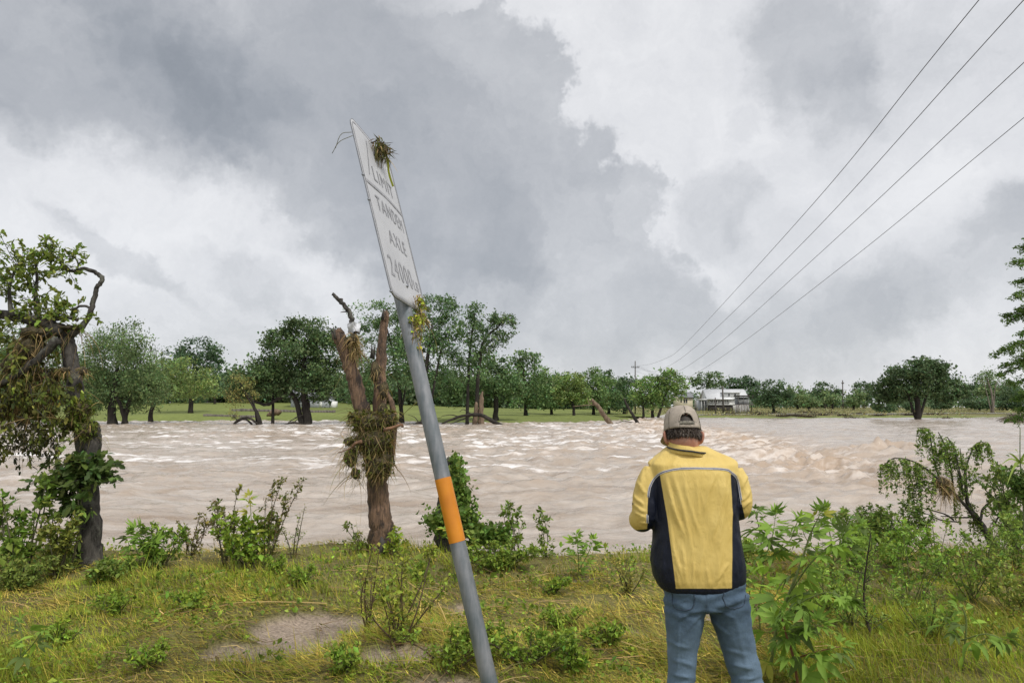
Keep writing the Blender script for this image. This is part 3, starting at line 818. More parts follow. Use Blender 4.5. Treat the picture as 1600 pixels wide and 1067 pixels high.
for x in (1142.8, 1152.6):
    w = h.box('window', x - 1.1, 614.8, x + 1.1, 619.0, 2.02, .12, M_GLASS)
    h.box('sill', x - 1.4, 619.0, x + 1.4, 619.5, 1.95, .18, M_WHITE, w)
h.box('side_porch', 1097, 623.0, 1107.2, 625, 1.0, 4.0, M_METROOF)
for x in (1098, 1102.5): h.box('side_porch_post', x - .4, 625, x + .4, 636, 1.2, .16, M_WHITE, down=True)
h.box('side_wall', 1096, 625.2, 1109, 636, 3.2, 4.0, M_GREYWALL, down=True)
h.box('door', 1104.2, 627.6, 1106.8, 636, 3.1, .12, M_DARKTIMBER)

d = Site('raised_deck', 'wrecked roofed deck beside the white house with grey boards slumped below', 'deck', 1164, 176)
d.box('roof', 1153, 617.5, 1178, 619.4, 0, 3.4, M_DARKTIMBER)
for x in (1154.2, 1162, 1169, 1176.5): d.box('post', x - .4, 619.4, x + .4, 632, .1, .18, M_TIMBER)
d.box('back_wall', 1154, 620, 1177, 631.5, 3.0, .15, M_GREYWALL)
d.box('floor', 1152, 631.6, 1178, 633.0, -.1, 3.6, M_TIMBER)
d.box('rail', 1153.5, 625.4, 1177, 626.0, .02, .1, M_WHITE)
for k in range(12): d.box('baluster', 1155 + k * 1.9, 626.0, 1155.4 + k * 1.9, 631.6, .04, .07, M_WHITE)
for x in (1155, 1165, 1176): d.box('stilt', x - .6, 633.0, x + .6, 645, .6, .3, M_DARKTIMBER, down=True)
g = Geo(); r = np.random.default_rng(12)        # slumped boards hanging off the deck
for k in range(16):
    x0 = 1150 + k * 1.25; a = at(x0 + r.normal() * .4, 632.6, 175.6); b = at(x0 - 2.4 + k * .30 + r.normal() * .8, 646.5 + r.normal() * 1.2, 174.4 - .08 * k)
    q = (b - a) / np.linalg.norm(b - a)
    go = Geo(); tube(go, np.array([a, a + (b - a) * .5 + np.array([0, -.2, 0]), b]), [.12, .13, .12], 4)
    link('slumped_board', go.mesh('slumped_board', [M_CONC, M_TIMBER, M_CONC][k % 3], False, d.b), d.t)

c = Site('cream_cottage', 'small cream cottage with grey roof half hidden by trees', 'house', 1070, 190)
c.box('wall', 1060, 620, 1084, 636, 1.0, 5.0, M_CREAM, down=True)
c.gable('roof', 1062, 1083, 612, 620.4, .9, 5.2, M_DARKROOF)
for x in (1070.8, 1074.2):
    w = c.box('window', x - 1.2, 623.4, x + 1.2, 629.2, .93, .1, M_GLASS)
    c.box('frame', x - 1.5, 629.2, x + 1.5, 629.7, .88, .14, M_WHITE, w)
c.box('window', 1064.6, 624.6, 1066.6, 628.4, .93, .1, M_GLASS)

o_ = Site('grey_house', 'grey house with dark roof and white door behind the broad dark tree', 'house', 480, 178)
o_.box('wall', 452, 621, 511, 637, 1.2, 6.0, M_GREYWALL, down=True)
o_.gable('roof', 448, 512, 607, 621.4, 1.0, 6.4, M_DARKROOF)
dr = o_.box('door', 496.8, 626.0, 501.0, 636.2, 1.1, .12, M_WHITE)
for x in (458, 466, 474, 488): w = o_.box('window', x - 1.6, 624, x + 1.6, 630, 1.12, .1, M_GLASS); o_.box('sill', x - 1.9, 630, x + 1.9, 630.5, 1.04, .16, M_WHITE, w)
o_.box('annex', 512.6, 626.6, 520, 636.5, 1.8, 3, M_WHITE, down=True)
o_.box('vent', 450.2, 604.6, 455.2, 607.2, 3.4, 1.0, M_WHITE)
p_ = Site('pale_house', 'pale house front glimpsed beyond the leaning light green tree', 'house', 322, 225)
p_.box('wall', 312, 599, 334, 613, 1, 5, M_WHITE, down=True); p_.gable('roof', 311, 334, 592, 599.4, .9, 5.2, M_DARKROOF)
for x in (317, 324, 330): p_.box('window', x - 1.2, 602, x + 1.2, 607, .92, .1, M_GLASS)

# low stone retaining wall across the left lawn
def far_wall(name, label, pts, h0, Y, mat, th=.5):
    P = np.array([at(x, y, Y) for x, y in pts]); P = curve_pts(P, 30)
    g = Geo(); rr = np.random.default_rng(5)
    for i in range(len(P) - 1):
        m = (P[i] + P[i + 1]) / 2; l = np.linalg.norm(P[i + 1] - P[i]); z = float(far_z(m[0], m[1]))
        top = max(z + h0, 0) + rr.normal() * .05
        a = math.atan2(P[i + 1][1] - P[i][1], P[i + 1][0] - P[i][0])
        box(g, (m[0], m[1], (top + z - .4) / 2), (l * .985, th + rr.normal() * .03, top - z + .4), rotz(a))
    b = P[0]
    t = thing(name, label, 'wall', (b[0], b[1], float(far_z(b[0], b[1]))))
    link('stone_course', g.mesh('stone_course', mat, False, t.location), t)
far_wall('retaining_wall', 'low dark stone retaining wall crossing the lawn behind the broad tree', [(362, 640), (430, 640), (480, 640), (524, 639)], .55, 160, M_TIMBER)
far_wall('retaining_wall', 'low brown stone edging at the waterside lawn, left of the root ball', [(318, 650), (340, 651), (365, 651), (400, 650)], .4, 136, M_TIMBER)

# ------------------------------------------------------------------ poles and wires
M_POLE = plain_material('pole_timber', (.10, .088, .078), .85, 0, .2, 3, .3, 20)
M_WIRE = plain_material('wire', (.045, .047, .05), .5, 0, .1, 5)
def pole(name, label, x, top, bot, Y, w, arm=None, lean=0, group='utility poles across the river'):
    b = at(x, bot, Y); b[2] = min(b[2], float(far_z(b[0], Y)))
    t = thing(name, label, 'utility pole', b, group)
    a = at(x + lean, top, Y); g = Geo()
    tube(g, np.array([b + [0, 0, -.3], (a + b) / 2, a]), [w, w * .85, w * .7], 9)
    link('shaft', g.mesh('shaft', M_POLE, True, b), t)
    if arm:
        for (yy, hw) in arm:
            c0 = at(x + lean * .9, yy, Y); g = Geo(); box(g, c0 + [0, -.15, 0], (hw * 2 * Y / F, .12, .16)); link('crossarm', g.mesh('crossarm', M_POLE, False, b), t)
            for s in (-.92, -.5, .5, .92):
                g = Geo(); tube(g, np.array([c0 + [s * hw * Y / F, -.15, .06], c0 + [s * hw * Y / F, -.15, .32]]), [.07, .05], 6); link('insulator', g.mesh('insulator', M_POLE, False, b), t)
    return t
pole('power_pole', 'tall wooden power pole with one crossarm above the far trees', 992.5, 564, 642, 170, .17, [(574, 6.2)])
pole('utility_pole', 'dark utility pole rising in front of the white house', 1130.5, 603, 645, 168, .24, lean=-1.6)
pole('utility_pole', 'short dark pole left of the tall one before the white house', 1118.6, 621, 647, 166, .17, lean=-1.0)
pole('utility_pole', 'distant utility pole standing over pale scrub bushes', 1316.5, 594, 626, 215, .2, [(599, 2.0)])
t_ = None
WIRES = [
    ('uppermost overhead power line, crossing the top edge of the sky', 6.26, -.92, [(1530, 0), (1241, 352), (1068, 540), (1040, 560), (1010, 570)]),
    ('second overhead power line from the top, ending in the upper right corner', 7.0, -.5, [(1600, 0), (1246, 388), (1089, 540), (1042, 573), (1014, 580)]),
    ('third overhead power line from the top', 8.3, .5, [(1600, 98), (1272, 404), (1119, 540), (1058, 581), (1030, 588)]),
    ('lowest of the four long overhead power lines', 9.85, .92, [(1600, 184), (1325, 409), (1153, 540), (1080, 587), (1050, 594)])]
for lab, b0, s, pts in WIRES:
    P = []
    for (x, y) in pts:
        a = (x - 800) / F; k = 0
        Yd = 20.0
        for _ in range(30):
            dd = ray(x, y); Yd = b0 / (dd[0] / dd[1] - (30.6 - b0) / 170.0)
            break
        P.append(at(x, y, min(max(Yd, 4), 160)))
    P = [p for i, p in enumerate(P) if p[1] < 150]
    P0 = P[0] + (P[0] - P[1]) / np.linalg.norm(P[0] - P[1]) * 22
    end = at(992.5 + s * 6.2, 571.5, 169.8)
    Q = curve_pts([P0] + P + [end], 90)
    g = Geo(); tube(g, Q, np.interp(np.arange(90), [0, 30, 90], [.0075, .009, .016]), 5)
    o = link('power_line', g.mesh('power_line', M_WIRE, True), None, None, label=lab, category='power line', group='overhead power lines')
for lab, pts in (('slack service wire sagging from the power pole across the bright tree', [(993, 584, 169.5), (1020, 602, 150), (1056, 597, 140), (1120, 575, 120), (1230, 500, 90)]),
                 ('upper slack wire running right from the power pole', [(993, 580, 169.5), (1020, 588, 168), (1048, 586, 167), (1090, 590, 167), (1130, 606, 168)])):
    Q = curve_pts([at(*p) for p in pts], 50); g = Geo(); tube(g, Q, .016, 4)
    if 'slack service' in lab: Q = Q[:32]; g = Geo(); tube(g, Q, .02, 4)
    link('service_wire', g.mesh('service_wire', M_WIRE, True), None, None, label=lab, category='wire')

# ------------------------------------------------------------------ wrecked timber and drift in the river
M_SPLINT = bark_material('splintered_wood', (.09, .065, .045), (.26, .19, .13), 3.0, (1, 1, .2), .5, .05)
def log(name, label, pts, rad, Y, mat, cat='log', group=None, sides=8, branches=(), seed=0):
    rr = np.random.default_rng(seed)
    P = np.array([at(p[0], p[1], p[2] if len(p) > 2 else Y) for p in pts])
    b = P[np.argmin(P[:, 2])].copy()
    t = thing(name, label, cat, b, group)
    g = Geo(); n = 4 * len(P)
    Q = curve_pts(P, n); Q += rr.normal(size=Q.shape) * np.mean(rad) * .08
    tube(g, Q, np.interp(np.linspace(0, 1, n), np.linspace(0, 1, len(rad)), rad), sides, rough=.15, seed=seed)
    link('trunk', g.mesh('trunk', mat, True, b), t)
    for br in branches:
        g = Geo(); Q = curve_pts([at(p[0], p[1], Y) for p in br[0]], 10)
        tube(g, Q, np.linspace(br[1], br[1] * .35, 10), 5); link('branch', g.mesh('branch', mat, True, b), t)
    return t
log('broken_log', 'broken pale log leaning up out of the river before the far lawn', [(957, 666), (945, 650), (935, 636), (924, 624)], [.42, .36, .32, .22], 104, M_SPLINT, seed=1,
    branches=[([(930, 632), (915, 633), (895, 635)], .10), ([(924, 625), (921, 630), (918, 622)], .10)])
log('broken_log', 'thin snapped trunk leaning left just beside the man\'s cap', [(1000, 667), (990, 650), (980, 634), (975, 622)], [.30, .24, .16, .10], 101, M_BARK_FAR, seed=2,
    branches=[([(992, 654), (984, 640), (982, 630)], .10), ([(998, 664), (985, 664), (968, 668)], .10), ([(996, 662), (975, 658), (955, 664)], .08)])
log('splintered_trunk', 'splintered bare trunk with torn bright wood at its top', [(752, 666), (751, 645), (752, 625), (754, 612)], [.55, .42, .36, .10], 102.5, M_SPLINT, 'trunk', seed=3)
log('splintered_trunk', 'short splintered trunk left of the taller torn one', [(741, 667), (743, 650), (744, 632), (743, 628)], [.40, .32, .24, .06], 102, M_SPLINT, 'trunk', seed=4)
log('drift_log', 'dark fallen log lying in the water below the splintered trunks', [(690, 662), (720, 650), (750, 648), (770, 658), (786, 665)], [.10, .20, .28, .30, .24], 101, M_BARK_FAR, seed=5,
    branches=[([(720, 652), (705, 648), (690, 650)], .10), ([(740, 649), (725, 640), (718, 643)], .09), ([(735, 650), (715, 658), (700, 664)], .12), ([(700, 664), (715, 668), (735, 664)], .12)])
log('drift_log', 'tangled dark branches in the water at the post-side tree', [(640, 668), (655, 660), (675, 664), (700, 667)], [.08, .18, .2, .12], 102, M_BARK_FAR, seed=6,
    branches=[([(655, 661), (648, 652), (638, 648)], .08), ([(670, 663), (680, 655), (690, 652)], .08), ([(660, 662), (640, 662), (622, 666)], .08)])
log('drift_branch', 'bare branches piled in the water left of the broad dark tree', [(475, 664), (458, 660), (444, 664), (432, 668)], [.14, .16, .12, .05], 102, M_BARK_FAR, 'branch', seed=7,
    branches=[([(470, 650), (456, 656), (445, 664)], .08), ([(474, 648), (462, 652), (450, 662)], .07), ([(470, 658), (462, 664), (455, 667)], .1), ([(466, 654), (458, 662), (462, 668)], .07)])
log('fallen_tree_limb', 'arched bare limb rising from the water by the bent sapling', [(362, 668), (372, 656), (388, 653), (400, 660), (405, 666)], [.14, .18, .18, .16, .1], 100.5, M_BARK_FAR, 'branch', seed=8,
    branches=[([(372, 657), (365, 652), (360, 658)], .08)])
log('uprooted_stump', 'orange-brown uprooted stump lying on the left lawn', [(437, 645), (430, 644), (422, 647), (417, 649)], [.55, .7, .45, .2], 133, M_SPLINT, 'stump', seed=9)
g = Geo(); r = np.random.default_rng(33)
t = thing('brush_heap', 'heap of grey drift brush at the water edge under the right-hand branches', 'brush', at(1580, 668, 98))
for k in range(60):
    a = at(1600 - abs(r.normal()) * 6, 655 + r.normal() * 5, 98 + r.normal()); b = at(1552 + r.random() * 45, 652 + 17 * r.random(), 98 + r.normal())
    tube(g, curve_pts([a, (a + b) / 2 + r.normal(size=3) * .35 + [0, 0, .35], b], 6), np.linspace(.10, .03, 6), 4)
link('branches', g.mesh('branches', M_DEAD, False, t.location), t)['kind'] = 'stuff'
# dark wrack clumps stranded along the far right lawn
spots = [(1211, 645), (1222, 651), (1237, 650), (1250, 651), (1265, 652), (1285, 649), (1318, 650), (1330, 654), (1255, 644), (1345, 647), (1373, 650), (1478, 655), (1516, 656), (1268, 643), (1140, 647), (1180, 646), (1186, 648), (1300, 645), (1420, 649), (1460, 648)]
where = ['left end of the right lawn', 'second along the right lawn edge', 'third along the right lawn edge', 'fourth along the right lawn edge', 'fifth along the lawn edge', 'just above the waterline row', 'mid lawn left of the live oak', 'at the waterline left of the live oak', 'beside the road at the left', 'by the road under the live oak left limb', 'just left of the live oak shade', 'right of the live oak trunk', 'far right of the live oak trunk', 'by the road with pale stones', 'left of the slumped deck boards', 'right of the slumped deck boards', 'at the right foot of the wrecked deck', 'by the road midway to the live oak', 'behind the live oak trunk on the left', 'behind the live oak trunk on the right']
for i, (x, y) in enumerate(spots):
    # walk out along the view ray until it meets the far lawn
    Yd = 100.0; dd = ray(x, y)
    while Yd < 172:
        q = at(x, y, Yd)
        if q[2] < far_z(q[0], Yd): break
        Yd += .5
    q = at(x, y, Yd); q[2] = far_z(q[0], Yd)
    t = thing('wrack_clump', 'dark stranded wrack clump ' + where[i], 'debris', q, 'wrack clumps on the far lawn')
    g = Geo(); n = 260
    big = 1.6 if i in (14, 15) else 1.0
    P = q + np.abs(r.normal(size=(n, 3))) * np.array([1, 1, .28]) * big * np.where(r.random((n, 3)) < .5, [-1, -1, 1], [1, 1, 1]) * .62
    leaf_quads(g, P, .34, 2.6, .2, vary((.055, .045, .034), n, .3, r), r)
    for k in range(8):
        a = q + r.normal(size=3) * [.8, .6, .1] + [0, 0, .15]; b = a + r.normal(size=3) * [1.0, .6, .3]
        tube(g, np.array([a, b]), [.07, .03], 4, (.07, .055, .04))
    link('wrack', g.mesh('wrack', M_STRAW, False, q), t)['kind'] = 'stuff'

# overhanging tree just outside the frame on the right
def near_right_tree():
    Y = 22.0; r = np.random.default_rng(101)
    base = at(1690, 900, Y); base[2] = WATER_Z - .5
    t = thing('bald_cypress', 'cypress branches with feathery foliage reaching in from the right edge', 'tree', base)
    g = Geo(); P = curve_pts([base, at(1685, 600, Y), at(1672, 400, Y), at(1665, 250, Y)], 16)
    tube(g, P, np.linspace(.42, .12, 16), 12, rough=.1)
    cr = Geo()
    tips = [(1588, 410), (1592, 440), (1586, 462), (1578, 500), (1575, 493), (1560, 550), (1572, 570), (1566, 583), (1580, 545), (1585, 598), (1600, 385), (1605, 480), (1610, 540), (1604, 610), (1590, 622), (1620, 420), (1630, 580), (1640, 450), (1650, 520), (1592, 560), (1598, 520), (1584, 655), (1592, 640), (1740, 400), (1760, 500), (1750, 600), (1720, 320), (1640, 340)]
    for (x, y) in tips:
        tip = at(x, y, Y + r.normal() * .7)
        k = int(np.argmin(np.abs(P[:, 2] - tip[2] - .35))); a = P[k]
        Q = curve_pts([a, (a + tip) / 2 + [0, 0, .18], tip], 12)
        tube(g, Q, np.linspace(.05, .008, 12), 5)
        for j in range(3, 12):
            for s in range(5):
                l = .38 * (1.15 - j / 14.0) + .12
                d = unit(r.normal(size=3) * [1, .8, .35] + (tip - a) / np.linalg.norm(tip - a) * .5 + [0, 0, -.18])
                e = Q[j] + d * l
                n = 22
                C = Q[j] + (e - Q[j]) * r.random((n, 1)) + r.normal(size=(n, 3)) * .035 + np.array([0, 0, -.02])
                leaf_quads(cr, C, .085 * np.exp(r.normal(size=n) * .25), 2.4, .4, vary((.046, .092, .026), n, .22, r), r, along=np.repeat(d[None, :], n, 0) + r.normal(size=(n, 3)) * .5)
    link('trunk', g.mesh('trunk', M_BARK, True, base), t)
    link('crown', cr.mesh('crown', M_LEAF, False, base), t)
near_right_tree()
# ------------------------------------------------------------------ helpers for near plants and drift
def ribbons(g, P, width, col, r, taper=True, twist=.6):
    """P: (n, m, 3) paths; flat tapering strips"""
    n, m, _ = P.shape
    T = unit(np.gradient(P, axis=1))
    S = unit(r.normal(size=(n, 1, 3)) * [1, 1, .35] + twist * r.normal(size=(n, m, 3)) * .2)
    S = unit(S - T * np.sum(S * T, -1, keepdims=True))
    w = np.broadcast_to(np.asarray(width, float).reshape(-1, 1), (n, 1)) * .5
    prof = np.clip(1.15 - np.linspace(0, 1, m) ** 1.5, .08, 1)[None, :] if taper else np.ones((1, m))
    W = (w * prof)[..., None]
    V = np.stack([P - S * W, P + S * W], 2).reshape(n, m * 2, 3)
    k = np.arange(m - 1)
    q = np.stack([2 * k, 2 * k + 1, 2 * k + 3, 2 * k + 2], -1)
    q = (np.arange(n)[:, None, None] * (2 * m) + q[None]).reshape(-1, 4)
    g.add(V.reshape(-1, 3), q, None, np.repeat(np.asarray(col, float), 2 * m, 0))
    return g

def strand_paths(base, r, length, m=6, dir0=None, spread=.5, fall=1.0):
    """loose stalks: leave in a random direction, then hang"""
    n = len(base); L_ = np.broadcast_to(np.asarray(length, float), (n,))[:, None]
    d = unit((r.normal(size=(n, 3)) * spread) + (np.zeros(3) if dir0 is None else np.asarray(dir0, float)))
    P = np.zeros((n, m, 3)); P[:, 0] = base
    bend = r.normal(size=(n, 3)) * .18
    for i in range(1, m):
        d = unit(d + np.array([0, 0, -fall * .38]) + bend)
        P[:, i] = P[:, i - 1] + d * L_ / (m - 1)
    return P

STRAWS = np.array([[.30, .215, .10], [.20, .145, .07], [.13, .095, .05], [.16, .155, .045], [.36, .28, .13], [.10, .115, .035]])
def straw_cols(n, r, w=None):
    p = None if w is None else np.array(w) / np.sum(w)
    c = STRAWS[r.choice(len(STRAWS), n, p=p)]
    return np.clip(c * np.exp(r.normal(size=(n, 1)) * .25), .01, .9)

def drift_mat(name, label, blobs, seed, n, length, cat='drift', width=.006, fall=1.0, leaves=0, leafcol=(.07, .10, .02), group=None, w=None, sticks=(), spread=.7, leafsize=.036, core=.9):
    """a tangle of flood-borne stalks caught on something; blobs = (centre, radii)"""
    r = np.random.default_rng(seed)
    c0 = np.mean([b[0] for b in blobs], 0)
    t = thing(name, label, cat, c0, group)
    g = Geo()
    vol = np.array([np.prod(b[1]) ** .7 for b in blobs]); cnt = r.multinomial(n, vol / vol.sum())
    for (c, rad), k in zip(blobs, cnt):
        B = np.asarray(c) + in_ball(k, r, .35) * np.asarray(rad)
        L_ = length * np.exp(r.normal(size=k) * .45)
        ribbons(g, strand_paths(B, r, L_, 6, None, spread, fall), width * np.exp(r.normal(size=k) * .35), straw_cols(k, r, w), r)
    link('stalks', g.mesh('stalks', M_STRAW, False, c0), t)['kind'] = 'stuff'
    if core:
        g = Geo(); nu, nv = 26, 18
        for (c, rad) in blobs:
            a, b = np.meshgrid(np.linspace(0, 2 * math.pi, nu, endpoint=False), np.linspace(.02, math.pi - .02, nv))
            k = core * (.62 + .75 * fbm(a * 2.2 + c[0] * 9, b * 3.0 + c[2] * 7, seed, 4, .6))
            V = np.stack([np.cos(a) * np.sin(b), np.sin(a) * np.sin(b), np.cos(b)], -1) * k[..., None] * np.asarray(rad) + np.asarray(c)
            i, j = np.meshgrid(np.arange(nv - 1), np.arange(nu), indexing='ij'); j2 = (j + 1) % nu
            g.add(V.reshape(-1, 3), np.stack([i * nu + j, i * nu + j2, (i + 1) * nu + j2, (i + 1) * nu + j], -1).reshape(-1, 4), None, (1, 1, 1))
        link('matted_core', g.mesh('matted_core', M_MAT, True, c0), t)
    if leaves:
        g = Geo(); cnt = r.multinomial(leaves, vol / vol.sum())
        for (c, rad), k in zip(blobs, cnt):
            B = np.asarray(c) + in_ball(k, r, .5) * np.asarray(rad) * 1.08
            leaf_quads(g, B, leafsize * np.exp(r.normal(size=k) * .35), 2.0, .2, vary(leafcol, k, .35, r), r, droop=.9)
        link('caught_leaves', g.mesh('caught_leaves', M_LEAF, False, c0), t)['kind'] = 'stuff'
    for s in sticks:
        g = Geo(); Q = curve_pts(s[0], 8); tube(g, Q, np.linspace(s[1], s[1] * .6, 8), 7, (.24, .14, .085), rough=.2)
        link('stick', g.mesh('stick', M_STICK, True, c0), t)
    return t
M_MAT = plain_material('matted_dark', (.085, .068, .034), .95, 0, .4, 26, 1.0, 60, (1, 1, .35), color2=(.022, .018, .010))  # dark brown core filling the gaps between the stalks
M_STICK = plain_material('snapped_wood', (.23, .125, .07), .8, 0, .3, 18, .5, 40)

# ------------------------------------------------------------------ the leaning weight-limit sign
def galv_material():
    m, nt = newmat('galvanised_steel'); N, L, nd = nodes_helpers(nt)
    tc = nd('ShaderNodeTexCoord')
    vo = nd('ShaderNodeTexVoronoi', {'Vector': tc.outputs['Object'], 'Scale': 70.0})
    n1 = nd('ShaderNodeTexNoise', {'Vector': tc.outputs['Object'], 'Scale': 6.0, 'Detail': 8.0, 'Roughness': .65})
    mp = nd('ShaderNodeMapping', {'Vector': tc.outputs['Object']}); mp.inputs['Scale'].default_value = (40, 40, 2.0)
    n2 = nd('ShaderNodeTexNoise', {'Vector': mp.outputs[0], 'Scale': 1.0, 'Detail': 6.0, 'Roughness': .6})
    sm = nd('ShaderNodeMath', {0: n1.outputs['Fac'], 1: n2.outputs['Fac']}, operation='ADD')
    rp = nd('ShaderNodeValToRGB', {0: nd('ShaderNodeMath', {0: sm.outputs[0], 1: .5}, operation='MULTIPLY').outputs[0]})
    rp.color_ramp.elements[0].position = .40; rp.color_ramp.elements[0].color = (.115, .14, .152, 1)
    rp.color_ramp.elements[1].position = .60; rp.color_ramp.elements[1].color = (.25, .258, .272, 1)
    mr = nd('ShaderNodeMapRange', {'Value': n1.outputs['Fac'], 'To Min': .36, 'To Max': .6})
    p = nd('ShaderNodeBsdfPrincipled', {'Base Color': rp.outputs[0], 'Roughness': mr.outputs[0], 'Metallic': .35})
    b = nd('ShaderNodeBump', {'Height': sm.outputs[0], 'Strength': .12, 'Distance': .004})
    L.new(b.outputs[0], p.inputs['Normal'])
    nd('ShaderNodeOutputMaterial', {'Surface': p.outputs[0]})
    return m
def band_material():
    m, nt = newmat('orange_sheeting'); N, L, nd = nodes_helpers(nt)
    tc = nd('ShaderNodeTexCoord')
    vo = nd('ShaderNodeTexVoronoi', {'Vector': tc.outputs['Object'], 'Scale': 260.0}, feature='DISTANCE_TO_EDGE')
    n1 = nd('ShaderNodeTexNoise', {'Vector': tc.outputs['Object'], 'Scale': 9.0, 'Detail': 6.0})
    rp = nd('ShaderNodeValToRGB', {0: n1.outputs['Fac']})
    rp.color_ramp.elements[0].position = .3; rp.color_ramp.elements[0].color = (.50, .165, .006, 1)
    rp.color_ramp.elements[1].position = .7; rp.color_ramp.elements[1].color = (.64, .235, .010, 1)
    p = nd('ShaderNodeBsdfPrincipled', {'Base Color': rp.outputs[0], 'Roughness': .38})
    b = nd('ShaderNodeBump', {'Height': vo.outputs['Distance'], 'Strength': .25, 'Distance': .002})
    L.new(b.outputs[0], p.inputs['Normal'])
    nd('ShaderNodeOutputMaterial', {'Surface': p.outputs[0]})
    return m
def face_material():
    m, nt = newmat('sign_sheeting'); N, L, nd = nodes_helpers(nt)
    tc = nd('ShaderNodeTexCoord')
    n1 = nd('ShaderNodeTexNoise', {'Vector': tc.outputs['Object'], 'Scale': 5.0, 'Detail': 8.0, 'Roughness': .7})
    n2 = nd('ShaderNodeTexNoise', {'Vector': tc.outputs['Object'], 'Scale': 90.0, 'Detail': 5.0, 'Roughness': .7})
    mp = nd('ShaderNodeMapping', {'Vector': tc.outputs['Object']}); mp.inputs['Scale'].default_value = (30, 30, 170); mp.inputs['Rotation'].default_value = (.4, .3, 0)
    n3 = nd('ShaderNodeTexNoise', {'Vector': mp.outputs[0], 'Scale': 1.0, 'Detail': 4.0, 'Roughness': .7})
    r1 = nd('ShaderNodeMapRange', {'Value': n1.outputs['Fac'], 'From Min': .3, 'From Max': .7, 'To Min': .82, 'To Max': 1.0})
    r2 = nd('ShaderNodeMapRange', {'Value': n2.outputs['Fac'], 'From Min': .60, 'From Max': .75, 'To Min': 1.0, 'To Max': .90})
    r3 = nd('ShaderNodeMapRange', {'Value': n3.outputs['Fac'], 'From Min': .64, 'From Max': .74, 'To Min': 1.0, 'To Max': .78})
    k = nd('ShaderNodeMath', {0: nd('ShaderNodeMath', {0: r1.outputs[0], 1: r2.outputs[0]}, operation='MULTIPLY').outputs[0], 1: r3.outputs[0]}, operation='MULTIPLY')
    v = nd('ShaderNodeVectorMath', {'Scale': k.outputs[0]}, operation='SCALE'); v.inputs[0].default_value = (.50, .505, .525)
    p = nd('ShaderNodeBsdfPrincipled', {'Base Color': v.outputs[0], 'Roughness': .42})
    nd('ShaderNodeOutputMaterial', {'Surface': p.outputs[0]})
    return m
M_GALV = galv_material(); M_BAND = band_material(); M_FACE = face_material()
M_INK = plain_material('faded_ink', (.19, .195, .21), .6, 0, .2, 45, color2=(.36, .36, .38))
M_SIGNEDGE = plain_material('sign_aluminium', (.24, .25, .27), .45, .5, .1, 30)

